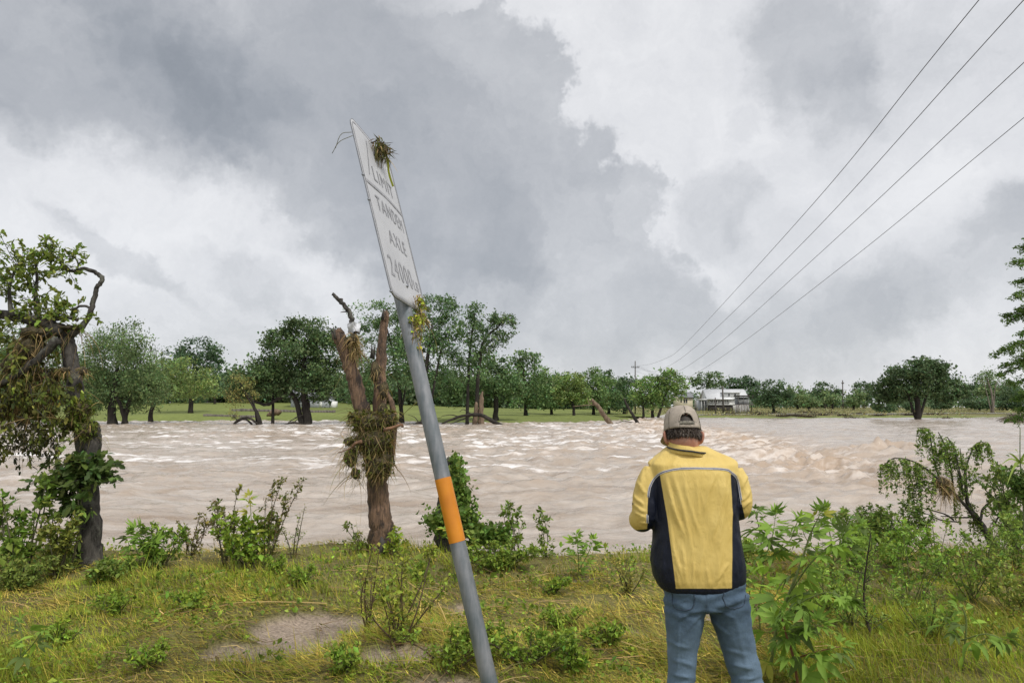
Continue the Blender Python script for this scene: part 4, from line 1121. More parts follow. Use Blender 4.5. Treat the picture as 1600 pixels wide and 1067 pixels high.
def build_sign():
    A = at(628, 468, 3.27); B = at(765, 1067, 3.08)
    ax = (A - B) / np.linalg.norm(A - B)
    k = (B[2] + .12) / ax[2]
    foot = B - ax * k
    t = thing('road_sign', 'leaning weight limit sign on a grey steel post with orange band', 'road sign', foot)
    rp = .0365
    top = A + ax * .80
    g = Geo(); P = foot + (top - foot) * np.linspace(0, 1, 40)[:, None]; P[0] = P[0] - ax * .25
    tube(g, P, rp, 32); link('post', g.mesh('post', M_GALV, True, foot), t)
    def on_axis(py):
        s = np.linspace(0, 1, 2000); Q = foot + (top - foot) * s[:, None]
        rel = Q - [0, 0, EYE]
        b = (rel[:, 2] * math.cos(TH) - rel[:, 1] * math.sin(TH)) / (rel[:, 1] * math.cos(TH) + rel[:, 2] * math.sin(TH))
        return Q[np.argmin(np.abs(533.5 - b * F - py))]
    b0 = on_axis(846); b1 = on_axis(747)
    g = Geo(); tube(g, b0 + (b1 - b0) * np.linspace(0, 1, 4)[:, None], rp + .0013, 32, cap=False)
    link('orange_band', g.mesh('orange_band', M_BAND, True, foot), t)
    # weld seam down the post
    side = unit(np.cross(ax, [0, 1, 0])); sd = unit(side * .75 + np.array([0, -.66, 0]))
    g = Geo(); tube(g, P[1:] + sd * rp * .985, .0016, 5); link('weld_seam', g.mesh('weld_seam', M_GALV, True, foot), t)
    # panel
    BL = at(612, 461, 2.99); u = unit(at(545, 181, 3.07) - BL); hv = at(663, 477, 3.54) - BL
    hv = hv - u * np.dot(hv, u); h = unit(hv); nrm = np.cross(h, u)
    H = np.linalg.norm(at(545, 181, 3.07) - BL); W = np.linalg.norm(hv)
    th = .004; cr = .045
    def outline(inset, rad, n=7):
        pts = []
        for (cx, cy, a0) in ((W - inset - rad, inset + rad, -90), (W - inset - rad, H - inset - rad, 0), (inset + rad, H - inset - rad, 90), (inset + rad, inset + rad, 180)):
            for i in range(n):
                a = R(a0 + 90 * i / (n - 1)); pts.append((cx + rad * math.cos(a), cy + rad * math.sin(a)))
        return np.array(pts)
    def to3(p2, off):
        p2 = np.asarray(p2, float)
        bend = .010 * np.sin(p2[:, :1] / W * 3.14) * np.sin(p2[:, 1:] / H * 2.2)      # panel buckled by the flood
        return BL + p2[:, :1] * h + p2[:, 1:] * u + nrm * (off + bend)
    # plate: front and back grids clipped to the outline are simple fans from concentric rings
    rings = [outline(W / 2 * f, max(cr * (1 - f * 1.0), .004)) if f < .98 else None for f in (0, .12, .3, .55, .8)]
    def plate(off_front, off_back, mat_name, mat, rs):
        g = Geo(); n = len(rs[0])
        V = []
        for rr in rs: V.append(to3(rr, off_front))
        V.append(to3(rs[0], off_back))
        Vn = np.concatenate(V); q = []
        for k_ in range(len(rs) - 1):
            for i in range(n):
                j = (i + 1) % n; q.append([k_ * n + i, k_ * n + j, (k_ + 1) * n + j, (k_ + 1) * n + i])
        bk = len(rs) * n
        for i in range(n):
            j = (i + 1) % n; q.append([bk + i, bk + j, j, i])
        g.add(Vn, q)
        ctr = to3(rs[-1].mean(0)[None], off_front); last = to3(rs[-1], off_front)
        vv = np.concatenate([last, ctr]); g.add(vv, None, [[i, (i + 1) % n, n] for i in range(n)])
        bb = np.concatenate([to3(rs[0], off_back), to3(rs[0].mean(0)[None], off_back)]); g.add(bb, None, [[(i + 1) % n, i, n] for i in range(n)])
        return g.mesh(mat_name, mat, False, foot)
    panel = link('sign_panel', plate(th / 2, -th / 2, 'sign_panel', M_FACE, rings), t)
    e_ = Geo(); O = outline(-.001, cr); n = len(O)
    vv = np.concatenate([to3(O, th / 2 + .001), to3(O, -th / 2 - .001)]); e_.add(vv, [[i, (i + 1) % n, n + (i + 1) % n, n + i] for i in range(n)])
    link('sign_edge', e_.mesh('sign_edge', M_SIGNEDGE, False, foot), panel)
    def band2(o1, o2, name, off=.0032):
        g = Geo(); n = len(o1); a = to3(o1, off); b = to3(o2, off)
        g.add(np.concatenate([a, b]), [[i, (i + 1) % n, n + (i + 1) % n, n + i] for i in range(n)])
        link(name, g.mesh(name, M_INK, False, foot), panel)
    band2(outline(.010, cr - .01), outline(.020, cr - .02), 'border_line')
    def bar(s0, t0, s1, t1, w, name):
        a = np.array([s0, t0]); b = np.array([s1, t1]); d = (b - a) / np.linalg.norm(b - a); p = np.array([-d[1], d[0]]) * w / 2
        S = np.linspace(0, 1, 12)[:, None]
        A2 = a + (b - a) * S - p; B2 = a + (b - a) * S + p
        g = Geo(); g.add(np.concatenate([to3(A2, .0034), to3(B2, .0034)]), [[i, i + 1, 12 + i + 1, 12 + i] for i in range(11)])
        link(name, g.mesh(name, M_INK, False, foot), panel)
    bar(.012, H * .640, W - .012, H * .640, .016, 'divider_line')
    def text(s, cx, cy, hgt, wid):
        cu = bpy.data.curves.new('lettering', 'FONT'); cu.body = s; cu.align_x = 'CENTER'; cu.align_y = 'CENTER'; cu.size = 1.0; cu.resolution_u = 4; cu.space_character = 1.18
        ob = bpy.data.objects.new('lettering', cu); COL.objects.link(ob)
        dg = bpy.context.evaluated_depsgraph_get(); me = bpy.data.meshes.new_from_object(ob.evaluated_get(dg))
        bpy.data.objects.remove(ob, do_unlink=True); bpy.data.curves.remove(cu)
        me.name = 'lettering'
        co = np.zeros(len(me.vertices) * 3, np.float32); me.vertices.foreach_get('co', co); co = co.reshape(-1, 3)
        mn, mx = co.min(0), co.max(0)
        p2 = (co[:, :2] - (mn[:2] + mx[:2]) / 2) / (mx[:2] - mn[:2]) * np.array([wid, hgt]) + np.array([cx, cy])
        me.vertices.foreach_set('co', (to3(p2, .0036) - foot).astype(np.float32).ravel()); me.materials.clear(); me.materials.append(M_INK); me.update()
        link('lettering', me, panel)
    text('LIMIT', W * .52, H * .735, H * .085, W * .52)
    text('TANDEM', W * .52, H * .545, H * .085, W * .70)
    text('AXLE', W * .52, H * .375, H * .085, W * .46)
    text('24000', W * .42, H * .185, H * .120, W * .60)
    text('LB', W * .83, H * .165, H * .060, W * .15)
    bar(W * .16, H * .70, W * .30, H * .945, .006, 'overlay_edge_line')  # edge of an earlier overlay plate, drawn as a thin ink line
    for tt in (.12, .88):      # bolts through to the post
        c = to3(np.array([[W * .5, H * tt]]), 0)[0]; g = Geo(); tube(g, np.array([c - nrm * .02, c + nrm * .008]), .009, 8); link('bolt', g.mesh('bolt', M_SIGNEDGE, False, foot), t)
    # edge bolts seen along the left rim
    for tt in (.02, .52, .66): 
        c = to3(np.array([[.004, H * tt]]), 0)[0]; g = Geo(); tube(g, np.array([c - h * .008, c + h * .004]), .006, 6); link('rim_bolt', g.mesh('rim_bolt', M_SIGNEDGE, False, foot), t)
    def onp(s, tt, off=.0): return to3(np.array([[W * s, H * tt]]), off)[0]
    # grass torn from the flood still hooked on the panel
    r = np.random.default_rng(5)
    c1 = onp(.52, .935, .03)
    t1 = thing('grass_tuft', 'muddy grass tuft hooked over the top edge of the sign', 'drift', c1)
    g = Geo(); n = 90
    B = c1 + r.normal(size=(n, 1)) * h * .04 + r.normal(size=(n, 1)) * u * .02 + r.normal(size=(n, 1)) * nrm * .012
    ribbons(g, strand_paths(B, r, .06 * np.exp(r.normal(size=n) * .4), 6, nrm * .1, .4, 2.0), .006, straw_cols(n, r, [.5, 1, 3, 3, .5, 5]) * .7, r)
    n = 60; B = c1 + r.normal(size=(n, 3)) * .022
    ribbons(g, strand_paths(B, r, .07, 5, None, 1, .7), .008, straw_cols(n, r, [0, 2, 4, 2, 0, 2]) * .6, r)
    link('stalks', g.mesh('stalks', M_STRAW, False, c1), t1)['kind'] = 'stuff'
    g = Geo(); ribbons(g, np.stack([curve_pts([onp(.45, .965, .03), onp(.56, .91, .045), onp(.64, .82, .025), onp(.72, .76, .02)], 9)]), .011, np.array([[.15, .19, .035]]), r, False)
    link('green_blade', g.mesh('green_blade', M_LEAF, False, c1), t1)
    g = Geo(); a = onp(.0, .905, -.005); b = onp(.0, .885, -.005)
    tube(g, curve_pts([a, at(533, 210, 3.02), at(524, 232, 3.02)], 8), .0014, 4, (.10, .10, .05)); tube(g, curve_pts([b, at(530, 222, 3.02), at(519, 240, 3.02)], 8), .0014, 4, (.10, .10, .05))
    link('grass_stem', g.mesh('grass_stem', M_STRAW, False, c1), t1)
    c2 = onp(.62, .02, .03)
    t2 = thing('vine_clump', 'leafy vine and straw clump hanging from the lower sign corner', 'drift', c2)
    g = Geo(); n = 220; s_ = r.random(n)
    pth = curve_pts([onp(.60, .05, .035), onp(.62, -.06, .02), at(644, 497, 3.24), at(650, 520, 3.24), at(653, 548, 3.22)], 40)
    B = pth[(r.random(n) ** 1.3 * 39).astype(int)] + r.normal(size=(n, 3)) * .010
    ribbons(g, strand_paths(B, r, .055 * np.exp(r.normal(size=n) * .4), 5, None, .45, 2.2), .005, straw_cols(n, r, [3, 2, 2, 2, 2, 1]), r)
    link('stalks', g.mesh('stalks', M_STRAW, False, c2), t2)['kind'] = 'stuff'
    g = Geo(); n = 130; B = pth[(r.random(n) * 36).astype(int)] + r.normal(size=(n, 3)) * .016
    leaf_quads(g, B, .022, 1.4, .3, vary((.14, .19, .03), n, .35, r), r); link('vine_leaves', g.mesh('vine_leaves', M_LEAF, False, c2), t2)['kind'] = 'stuff'
    # one long yellow stalk strung from the post to the drift on the broken trunk
    s0 = on_axis(628) + [-.035, 0, 0]
    g = Geo(); Q = curve_pts([s0, at(640, 638, 4.6), at(620, 657, 7.7)], 14); tube(g, Q, .0026, 5, (.20, .21, .05))
    link('yellow_stalk', g.mesh('yellow_stalk', M_STRAW), None, None, label='long green-yellow stalk strung between sign post and broken trunk', category='stalk')
build_sign()

# ------------------------------------------------------------------ near trees
def tree_stem(g, pts, Y, sides=14, rough=.10, seed=0, sub=6, jit=.05):
    """pts: (px, py, width px[, Y])"""
    rr = np.random.default_rng(seed)
    P = np.array([at(p[0], p[1], p[3] if len(p) > 3 else Y) for p in pts]); wd = np.array([p[2] * (p[3] if len(p) > 3 else Y) / F / 2 for p in pts])
    n = sub * len(pts); Q = curve_pts(P, n); rad = np.interp(np.linspace(0, 1, n), np.linspace(0, 1, len(pts)), wd)
    Q[1:-1] += rr.normal(size=(n - 2, 3)) * rad.mean() * jit
    tube(g, Q, rad, sides, rough=rough, seed=seed)
    return Q, rad

def lobed_leaf(lobes=3, l=1.0, w=.5, depth=.55):
    """outline of an oak-like leaf lying along +X, as a folded fan"""
    n = lobes * 2 + 3; x = np.linspace(0, 1, n)
    env = np.sin(np.pi * np.clip(x, .02, .98) ** .8) ** .7
    prof = env * (1 - depth * (.5 + .5 * np.cos(x * lobes * 2 * np.pi)))
    up = np.stack([x * l, prof * w / 2, .12 * w * prof + .12 * l * x * (0 - x)], 1)
    dn = up * [1, -1, 1]; mid = np.stack([x * l, 0 * x, -.12 * l * x * x], 1)
    return mid, up, dn
def leaf_shape_batch(g, shape, C, A, Nn, size, col):
    """places copies of a mid/up/dn leaf outline at C, along A with normal Nn"""
    mid, up, dn = shape; m = len(mid); n = len(C)
    A = unit(A); B = unit(np.cross(Nn, A)); Nn = np.cross(A, B)
    loc = np.concatenate([mid, up, dn])
    V = C[:, None, :] + size[:, None, None] * (loc[None, :, :1] * A[:, None, :] + loc[None, :, 1:2] * B[:, None, :] + loc[None, :, 2:] * Nn[:, None, :])
    k = np.arange(m - 1)
    q = np.concatenate([np.stack([k, k + 1, m + k + 1, m + k], -1), np.stack([k + 1, k, 2 * m + k, 2 * m + k + 1], -1)])
    q = (np.arange(n)[:, None, None] * (3 * m) + q[None]).reshape(-1, 4)
    g.add(V.reshape(-1, 3), q, None, np.repeat(col, 3 * m, 0))
OAKLEAF = lobed_leaf(2, 1, .62, .5)

def leafy_twigs(gw, gl, start, tips, r, n_leaf, size, color, shape=None, wood=.006, curl=.2, hang=.0, amt=.3):
    """thin twigs from start points to tips with leaves set along their outer part"""
    for s, e in zip(start, tips):
        L_ = np.linalg.norm(e - s)
        Q = curve_pts([s, (s + e) / 2 + r.normal(size=3) * L_ * .12 + [0, 0, L_ * .08], e], 9)
        tube(gw, Q, np.linspace(wood, wood * .3, 9), 5, cap=False)
        k = max(2, int(n_leaf * np.exp(r.normal() * .25)))
        f = .25 + .75 * r.random(k); P = Q[np.minimum((f * 8).astype(int), 8)] + r.normal(size=(k, 3)) * .012
        d = unit(e - s)
        A = unit(d * .6 + r.normal(size=(k, 3)) * .75 + [0, 0, -hang]); Nn = unit(r.normal(size=(k, 3)) * .6 + [0, -.2, .8])
        sz = size * np.exp(r.normal(size=k) * .28); col = vary(color, k, amt, r)
        if shape is None: leaf_quads(gl, P + A * sz[:, None] * .5, sz, 2.0, .4, col, r, along=A)
        else: leaf_shape_batch(gl, shape, P, A, Nn, sz, col)

def left_tree():
    Y = 7.4; r = np.random.default_rng(201)
    b = ground_hit(142, 884); Y = b[1]
    base = np.array([b[0], b[1], float(ground_z(b[0], b[1]))])
    t = thing('battered_tree', 'flood-battered tree on the near bank with dark trunk and arched bare branch', 'tree', base)
    g = Geo()
    tree_stem(g, [(143, 900, 44), (141, 868, 35), (139, 800, 31), (138, 740, 29), (143, 700, 27), (146, 672, 20), (147, 660, 10)], Y, 16, .08, 1)
    tree_stem(g, [(138, 745, 26), (131, 690, 25), (123, 640, 24), (116, 598, 22), (110, 560, 21), (104, 530, 22), (92, 512, 18)], Y + .05, 16, .08, 2)
    link('trunk', g.mesh('trunk', M_BARK_NEAR, True, base), t)
    def limb(pts, sub=5, seed=0, YY=None):
        g = Geo(); q = tree_stem(g, pts, YY or Y, 9, .08, seed, sub, .18); link('limb', g.mesh('limb', M_BARK_NEAR, True, base), t); return q[0]
    arch = limb([(112, 522, 14), (132, 505, 9), (143, 484, 8), (148, 464, 7.5), (153, 447, 7), (160, 436, 7), (150, 426, 6.5), (129, 420, 6), (112, 424, 5), (98, 413, 4), (87, 401, 3), (73, 391, 1.5)], 5, 3)
    l1 = limb([(100, 520, 22), (70, 505, 18), (42, 497, 16), (10, 492, 15), (-40, 480, 12), (-90, 450, 8)], 5, 4)
    l2 = limb([(122, 500, 6), (108, 496, 6), (86, 499, 5), (66, 498, 4), (50, 480, 2.5)], 4, 5)
    l3 = limb([(141, 480, 4), (126, 478, 4), (112, 484, 3), (100, 478, 1.5)], 4, 6)
    l4 = limb([(60, 502, 7), (56, 470, 6), (58, 430, 4), (52, 400, 2)], 4, 7, Y + .15)
    l5 = limb([(20, 494, 8), (14, 460, 5), (22, 425, 3), (30, 408, 1.5)], 4, 8, Y - .1)
    l6 = limb([(112, 424, 3), (122, 418, 2.5), (118, 404, 2), (106, 400, 1)], 3, 9)
    l7 = limb([(90, 530, 14), (60, 560, 12), (20, 590, 10), (-30, 610, 8)], 5, 10, Y - .1)
    gw, gl = Geo(), Geo()
    S, E = [], []
    def sprays(path, n, ln, bias=(0, 0, .3), lo=.25):
        for k in range(n):
            i = int((lo + (1 - lo) * r.random()) * (len(path) - 1)); S.append(path[i]); E.append(path[i] + unit(r.normal(size=3) * [1, .8, .8] + bias) * ln * (.5 + .8 * r.random()))
    sprays(l4, 34, .34); sprays(l5, 30, .34, (-.3, 0, .3)); sprays(l1, 34, .36, (0, 0, .5), .3); sprays(l2, 22, .28, (-.1, 0, .5)); sprays(arch[38:], 30, .26, (-.35, 0, .1)); sprays(arch[:14], 5, .16); sprays(l3, 7, .16); sprays(l6, 6, .14)
    leafy_twigs(gw, gl, S, E, r, 15, .050, (.078, .118, .030), OAKLEAF, .004)
    # drowned lower limbs: wilted and mud-coated foliage hanging under the drift
    S, E = [], []
    for k in range(130):
        x = r.uniform(-30, 105); y = r.uniform(560, 690); s = at(x, y, Y + r.normal() * .22); S.append(s); E.append(s + np.array([r.normal() * .10, r.normal() * .1, -.10 - .28 * r.random()]))
    leafy_twigs(gw, gl, S, E, r, 15, .052, (.048, .062, .018), OAKLEAF, .004, hang=.8, amt=.5)
    S, E = [], []
    for k in range(75):
        x = r.uniform(-25, 95); y = r.uniform(515, 610); s = at(x, y, Y + .2 + r.normal() * .2); S.append(s); E.append(s + unit(r.normal(size=3)) * .3)
    leafy_twigs(gw, gl, S, E, r, 16, .055, (.062, .088, .026), OAKLEAF, .004, hang=.3, amt=.4)
    S, E = [], []          # dangling tails, nearly black with silt
    for k in range(26):
        x = r.uniform(14, 90); y = r.uniform(655, 690); s = at(x, y, Y + r.normal() * .12); S.append(s); E.append(s + np.array([r.normal() * .05, r.normal() * .06, -.18 - .22 * r.random()]))
    leafy_twigs(gw, gl, S, E, r, 11, .050, (.022, .026, .011), OAKLEAF, .003, hang=1.0, amt=.5)
    # healthy water-shoots low on the trunk
    S, E = [], []
    for k in range(58):
        s = at(135 + r.normal() * 7, 742 + r.normal() * 12, Y - .12 + r.normal() * .08); a = r.uniform(-.25, math.pi + .25)
        l = .34 * (.45 + .7 * r.random()); S.append(s); E.append(s + np.array([math.cos(a) * l * 1.05, -abs(r.normal()) * .14, math.sin(a) * l * .42 - (.10 if math.cos(a) < 0 else .02)]))
    for k in range(22):
        s = at(100 + r.normal() * 12, 745 + r.normal() * 20, Y - .1); S.append(s); E.append(s + np.array([r.normal() * .14 - .08, r.normal() * .1, -.12 - .2 * r.random()]))
    leafy_twigs(gw, gl, S, E, r, 14, .082, (.038, .066, .024), OAKLEAF, .005, hang=.15, amt=.32)
    S, E = [], []
    for k in range(16):
        s = at(122 + r.normal() * 6, 650 + r.normal() * 18, Y - .14); S.append(s); E.append(s + unit(r.normal(size=3) + [.2, -.3, .2]) * .2)
    leafy_twigs(gw, gl, S, E, r, 11, .055, (.065, .095, .022), OAKLEAF, .004)
    link('twigs', gw.mesh('twigs', M_BARK_NEAR, False, base), t)['kind'] = 'stuff'
    lf = link('foliage', gl.mesh('foliage', M_LEAF, False, base), t); lf['kind'] = 'stuff'
    A_ = lambda x, y, d=0: at(x, y, Y + d)
    drift_mat('drift_mat', 'thick mat of brown straw draped over the battered tree limbs', [(A_(62, 585, .1), (.20, .18, .08)), (A_(76, 612, .1), (.13, .16, .14)), (A_(45, 618, .1), (.18, .18, .13)), (A_(14, 640, .1), (.20, .18, .11)), (A_(58, 645, .1), (.16, .16, .08))], 11, 1500, .22, 'drift', .005, 1.15, 1900, (.040, .046, .014), w=[3, 5, 4, 3, 1, 2], spread=.9, core=.62)
    drift_mat('drift_mat', 'sparse brown straw hanging among leaves near the tree fork', [(A_(60, 520), (.2, .15, .08)), (A_(48, 545), (.16, .15, .14)), (A_(112, 513), (.14, .10, .035)), (A_(26, 570), (.16, .15, .14))], 12, 380, .34, 'drift', .005, 1.4, 240, (.035, .048, .014), w=[2, 4, 3, 3, 1, 3], spread=.6)
    drift_mat('drift_mat', 'straw tuft sticking out right of the upper trunk', [(A_(130, 580, -.05), (.04, .05, .05)), (A_(100, 578, -.15), (.07, .04, .03))], 13, 130, .08, 'drift', .005, 1.2, w=[4, 2, 1, 2, 3, 1], spread=.7)
    drift_mat('drift_mat', 'green and brown drift wrapped round the trunk break', [(A_(128, 640, -.1), (.13, .12, .12)), (A_(136, 672, -.1), (.10, .12, .12)), (A_(112, 660, -.08), (.14, .12, .09))], 14, 320, .13, 'drift', .005, 1.2, 900, (.055, .080, .018), w=[1, 3, 3, 3, 1, 4], spread=1.0, core=.7)
M_BARK_NEAR = bark_material('grey_bark', (.022, .020, .018), (.115, .105, .092), 16.0, (1, 1, .32), 1.0, .03, moss=(.17, .175, .14))
left_tree()

def stump_material():
    m, nt = newmat('stripped_wood'); N, L, nd = nodes_helpers(nt)
    tc = nd('ShaderNodeTexCoord')
    mp = nd('ShaderNodeMapping', {'Vector': tc.outputs['Object']}); mp.inputs['Scale'].default_value = (1, 1, .13)
    n1 = nd('ShaderNodeTexNoise', {'Vector': mp.outputs[0], 'Scale': 44.0, 'Detail': 8.0, 'Roughness': .65, 'Distortion': .4})
    mp2 = nd('ShaderNodeMapping', {'Vector': tc.outputs['Object']}); mp2.inputs['Scale'].default_value = (1, 1, .35)
    n2 = nd('ShaderNodeTexNoise', {'Vector': mp2.outputs[0], 'Scale': 7.0, 'Detail': 8.0, 'Roughness': .7})
    rp = nd('ShaderNodeValToRGB', {0: n1.outputs['Fac']})
    rp.color_ramp.elements[0].position = .34; rp.color_ramp.elements[0].color = (.055, .034, .022, 1)
    rp.color_ramp.elements[1].position = .64; rp.color_ramp.elements[1].color = (.27, .165, .10, 1)
    mr = nd('ShaderNodeMapRange', {'Value': n2.outputs['Fac'], 'From Min': .50, 'From Max': .60})
    mx = nd('ShaderNodeMix', data_type='RGBA'); L.new(mr.outputs[0], mx.inputs[0]); L.new(rp.outputs[0], mx.inputs[6]); mx.inputs[7].default_value = (.035, .025, .019, 1)
    p = nd('ShaderNodeBsdfPrincipled', {'Base Color': mx.outputs[2], 'Roughness': .75})
    b = nd('ShaderNodeBump', {'Height': n1.outputs['Fac'], 'Strength': 1.0, 'Distance': .035}); L.new(b.outputs[0], p.inputs['Normal'])
    nd('ShaderNodeOutputMaterial', {'Surface': p.outputs[0]})
    return m
M_STUMP = stump_material()
M_RAG = plain_material('white_rag', (.62, .63, .66), .7, 0, .1, 30)
def broken_trunk():
    b = ground_hit(597, 862); Y = b[1]; base = np.array([b[0], b[1], float(ground_z(b[0], b[1]))]); r = np.random.default_rng(301)
    t = thing('broken_tree', 'stripped brown forked trunk snapped off high, wrapped in drift', 'tree', base)
    g = Geo()
    tree_stem(g, [(597, 875, 50), (597, 850, 41), (594, 810, 35), (590, 760, 31), (587, 720, 32), (584, 690, 34)], Y, 18, .07, 1)
    tree_stem(g, [(586, 715, 34), (574, 670, 26), (562, 625, 23), (551, 585, 22), (540, 550, 21), (530, 525, 20), (525, 516, 12)], Y, 16, .13, 2)
    tree_stem(g, [(590, 720, 30), (594, 680, 24), (594, 630, 21), (594, 585, 19), (596, 550, 16), (599, 515, 12), (602, 494, 12), (603, 486, 5)], Y + .06, 14, .09, 3)
    link('trunk', g.mesh('trunk', M_STUMP, True, base), t)
    # torn wood at the two broken tops
    for (x, y, Y0, n, w) in ((526, 522, Y, 7, 9), (601, 492, Y + .06, 5, 5), (582, 552, Y, 4, 3)):
        for k in range(n):
            a = at(x + r.uniform(-w, w), y + 8, Y0 + r.normal() * .04); e = a + np.array([r.normal() * .015, r.normal() * .015, .06 + .10 * r.random()])
            g = Geo(); tube(g, np.array([a, (a + e) / 2, e]), [.022, .016, .003], 5); link('splinter', g.mesh('splinter', M_BARK_NEAR, False, base), t)
    g = Geo(); tree_stem(g, [(546, 552, 14), (551, 535, 10), (553, 515, 9), (549, 498, 8), (542, 482, 7), (532, 470, 7), (519, 459, 5)], Y, 9, .12, 4, 5, .2)
    tree_stem(g, [(544, 487, 3), (538, 487, 2), (532, 488, 1)], Y, 6, .1, 5)
    link('limb', g.mesh('limb', M_BARK_NEAR, True, base), t)
    g = Geo(); tree_stem(g, [(610, 720, 12), (616, 660, 10), (612, 630, 8), (604, 612, 5)], Y - .1, 9, .1, 6); link('limb', g.mesh('limb', M_STUMP, True, base), t)
    A_ = lambda x, y, d=0: at(x, y, Y + d)
    # dark solid at the foot, standing in for the shade inside a cavity
    g = Geo(); Q = np.array([A_(598, 868, -.175), A_(598, 855, -.172), A_(597, 846, -.165), A_(596, 838, -.155)]); tube(g, Q, [.05, .048, .036, .008], 8); link('hollow_shade', g.mesh('hollow_shade', M_DARKTIMBER, True, base), t)
    drift_mat('drift_wrap', 'big tangle of stalks and grass wrapped round the forked trunk', [(A_(580, 660, -.15), (.26, .18, .13)), (A_(582, 690, -.18), (.25, .18, .18)), (A_(592, 725, -.18), (.19, .15, .18)), (A_(565, 650, -.1), (.16, .15, .08)), (A_(606, 655, -.15), (.12, .14, .12))], 21, 2300, .15, 'drift', .005, 1.0, 1700, (.048, .058, .015), w=[1, 3, 4, 4, 1, 4], spread=1.2, core=.8,
              sticks=[([A_(600, 672, -.36), A_(614, 668, -.38), A_(628, 663, -.38), A_(629, 668, -.38)], .022), ([A_(566, 690, -.34), A_(556, 692, -.36), A_(550, 698, -.36)], .024), ([A_(552, 698, -.34), A_(538, 704, -.36), A_(528, 707, -.36)], .008)])
    drift_mat('drift_wrap', 'sprig of green leaves dangling left of the forked trunk', [(A_(548, 715, -.2), (.08, .08, .10)), (A_(556, 740, -.2), (.05, .06, .06)), (A_(545, 690, -.2), (.06, .06, .05))], 22, 260, .22, 'drift', .004, 1.2, 260, (.085, .125, .035), spread=.7)
    drift_mat('drift_wrap', 'straw hanging under the white rag on the snapped branch', [(A_(553, 530, -.06), (.06, .06, .07)), (A_(556, 548, -.06), (.04, .05, .06))], 23, 380, .16, 'drift', .005, 1.6, w=[3, 3, 2, 2, 2, 1], spread=.5)
    drift_mat('drift_wrap', 'dry straw clinging to the right fork of the snapped trunk', [(A_(586, 580, -.1), (.06, .05, .12)), (A_(600, 610, -.1), (.06, .05, .10)), (A_(598, 640, -.12), (.06, .05, .08))], 24, 160, .10, 'drift', .004, 1.5, w=[3, 2, 1, 1, 3, 1], spread=.4)
    # white rag caught on the branch
    g = Geo(); u, v = np.meshgrid(np.linspace(0, 1, 9), np.linspace(0, 2 * math.pi, 17), indexing='ij'); c = A_(552, 513, -.02)
    rad = .055 + .02 * np.sin(v * 3 + u * 5) + .015 * np.sin(v * 7); X_ = c[0] + rad * np.cos(v) * 1.1 + .02 * u; Y_ = c[1] + rad * np.sin(v); Z_ = c[2] + .06 - u * .11 + .015 * np.sin(v * 4)
    link('rag', grid_mesh('rag', X_, Y_, Z_, np.ones(X_.shape + (3,)), M_RAG), None, None, label='torn white rag caught on the snapped thin branch', category='rag')
broken_trunk()
# ------------------------------------------------------------------ the man in the yellow jacket
def remesh(parts_mesh, voxel, smooth_it=4):
    o = bpy.data.objects.new('tmp', parts_mesh); COL.objects.link(o)
    m = o.modifiers.new('r', 'REMESH'); m.mode = 'VOXEL'; m.voxel_size = voxel; m.use_smooth_shade = True
    s = o.modifiers.new('s', 'SMOOTH'); s.factor = .5; s.iterations = smooth_it
    dg = bpy.context.evaluated_depsgraph_get()
    me = bpy.data.meshes.new_from_object(o.evaluated_get(dg))
    bpy.data.objects.remove(o, do_unlink=True)
    return me

def loft(g, rings, sides=28, power=2.4):
    """rings: (centre, half width vector, half depth vector)"""
    V = []
    a = np.arange(sides) / sides * 2 * math.pi
    ca, sa = np.cos(a), np.sin(a)
    cx = np.sign(ca) * np.abs(ca) ** (2 / power); sy = np.sign(sa) * np.abs(sa) ** (2 / power)
    for (c, w, d) in rings:
        V.append(np.asarray(c) + cx[:, None] * np.asarray(w) + sy[:, None] * np.asarray(d))
    n = len(rings); V = np.concatenate(V + [np.asarray([rings[0][0]]), np.asarray([rings[-1][0]])])
    i, j = np.meshgrid(np.arange(n - 1), np.arange(sides), indexing='ij'); j2 = (j + 1) % sides
    q = np.stack([i * sides + j, i * sides + j2, (i + 1) * sides + j2, (i + 1) * sides + j], -1).reshape(-1, 4)
    jj = np.arange(sides); b = n * sides
    tris = np.concatenate([np.stack([(jj + 1) % sides, jj, np.full(sides, b)], -1), np.stack([(n - 1) * sides + jj, (n - 1) * sides + (jj + 1) % sides, np.full(sides, b + 1)], -1)])
    g.add(V, q, tris)

def get_co(me):
    co = np.zeros(len(me.vertices) * 3, np.float32); me.vertices.foreach_get('co', co); return co.reshape(-1, 3).astype(float)
def get_no(me):
    no = np.zeros(len(me.vertices) * 3, np.float32); me.vertices.foreach_get('normal', no); return no.reshape(-1, 3).astype(float)
def set_co(me, co): me.vertices.foreach_set('co', co.astype(np.float32).ravel()); me.update()
def set_attr(me, name, val):
    a = me.attributes.new(name, 'FLOAT', 'POINT'); a.data.foreach_set('value', np.asarray(val, np.float32).ravel())
def proj(co):
    rel = co - np.array([0, 0, EYE]); f = rel[:, 1] * math.cos(TH) + rel[:, 2] * math.sin(TH); v = rel[:, 2] * math.cos(TH) - rel[:, 1] * math.sin(TH)
    return 800 + F * rel[:, 0] / f, 533.5 - F * v / f

def fold2(px, py, x0, y0, x1, y1, A, w, bow=0.0):
    ux, uy = x1 - x0, y1 - y0; l = math.hypot(ux, uy); ux /= l; uy /= l
    s_ = ((px - x0) * ux + (py - y0) * uy) / l
    d = -(px - x0) * uy + (py - y0) * ux - bow * np.sin(np.clip(s_, 0, 1) * math.pi)
    prof = np.where(d > 0, np.exp(-(d / w) ** 2), np.exp(-(d / (w * .45)) ** 2))
    return A * prof * sstep(-.12, .25, s_) * sstep(1.12, .7, s_)

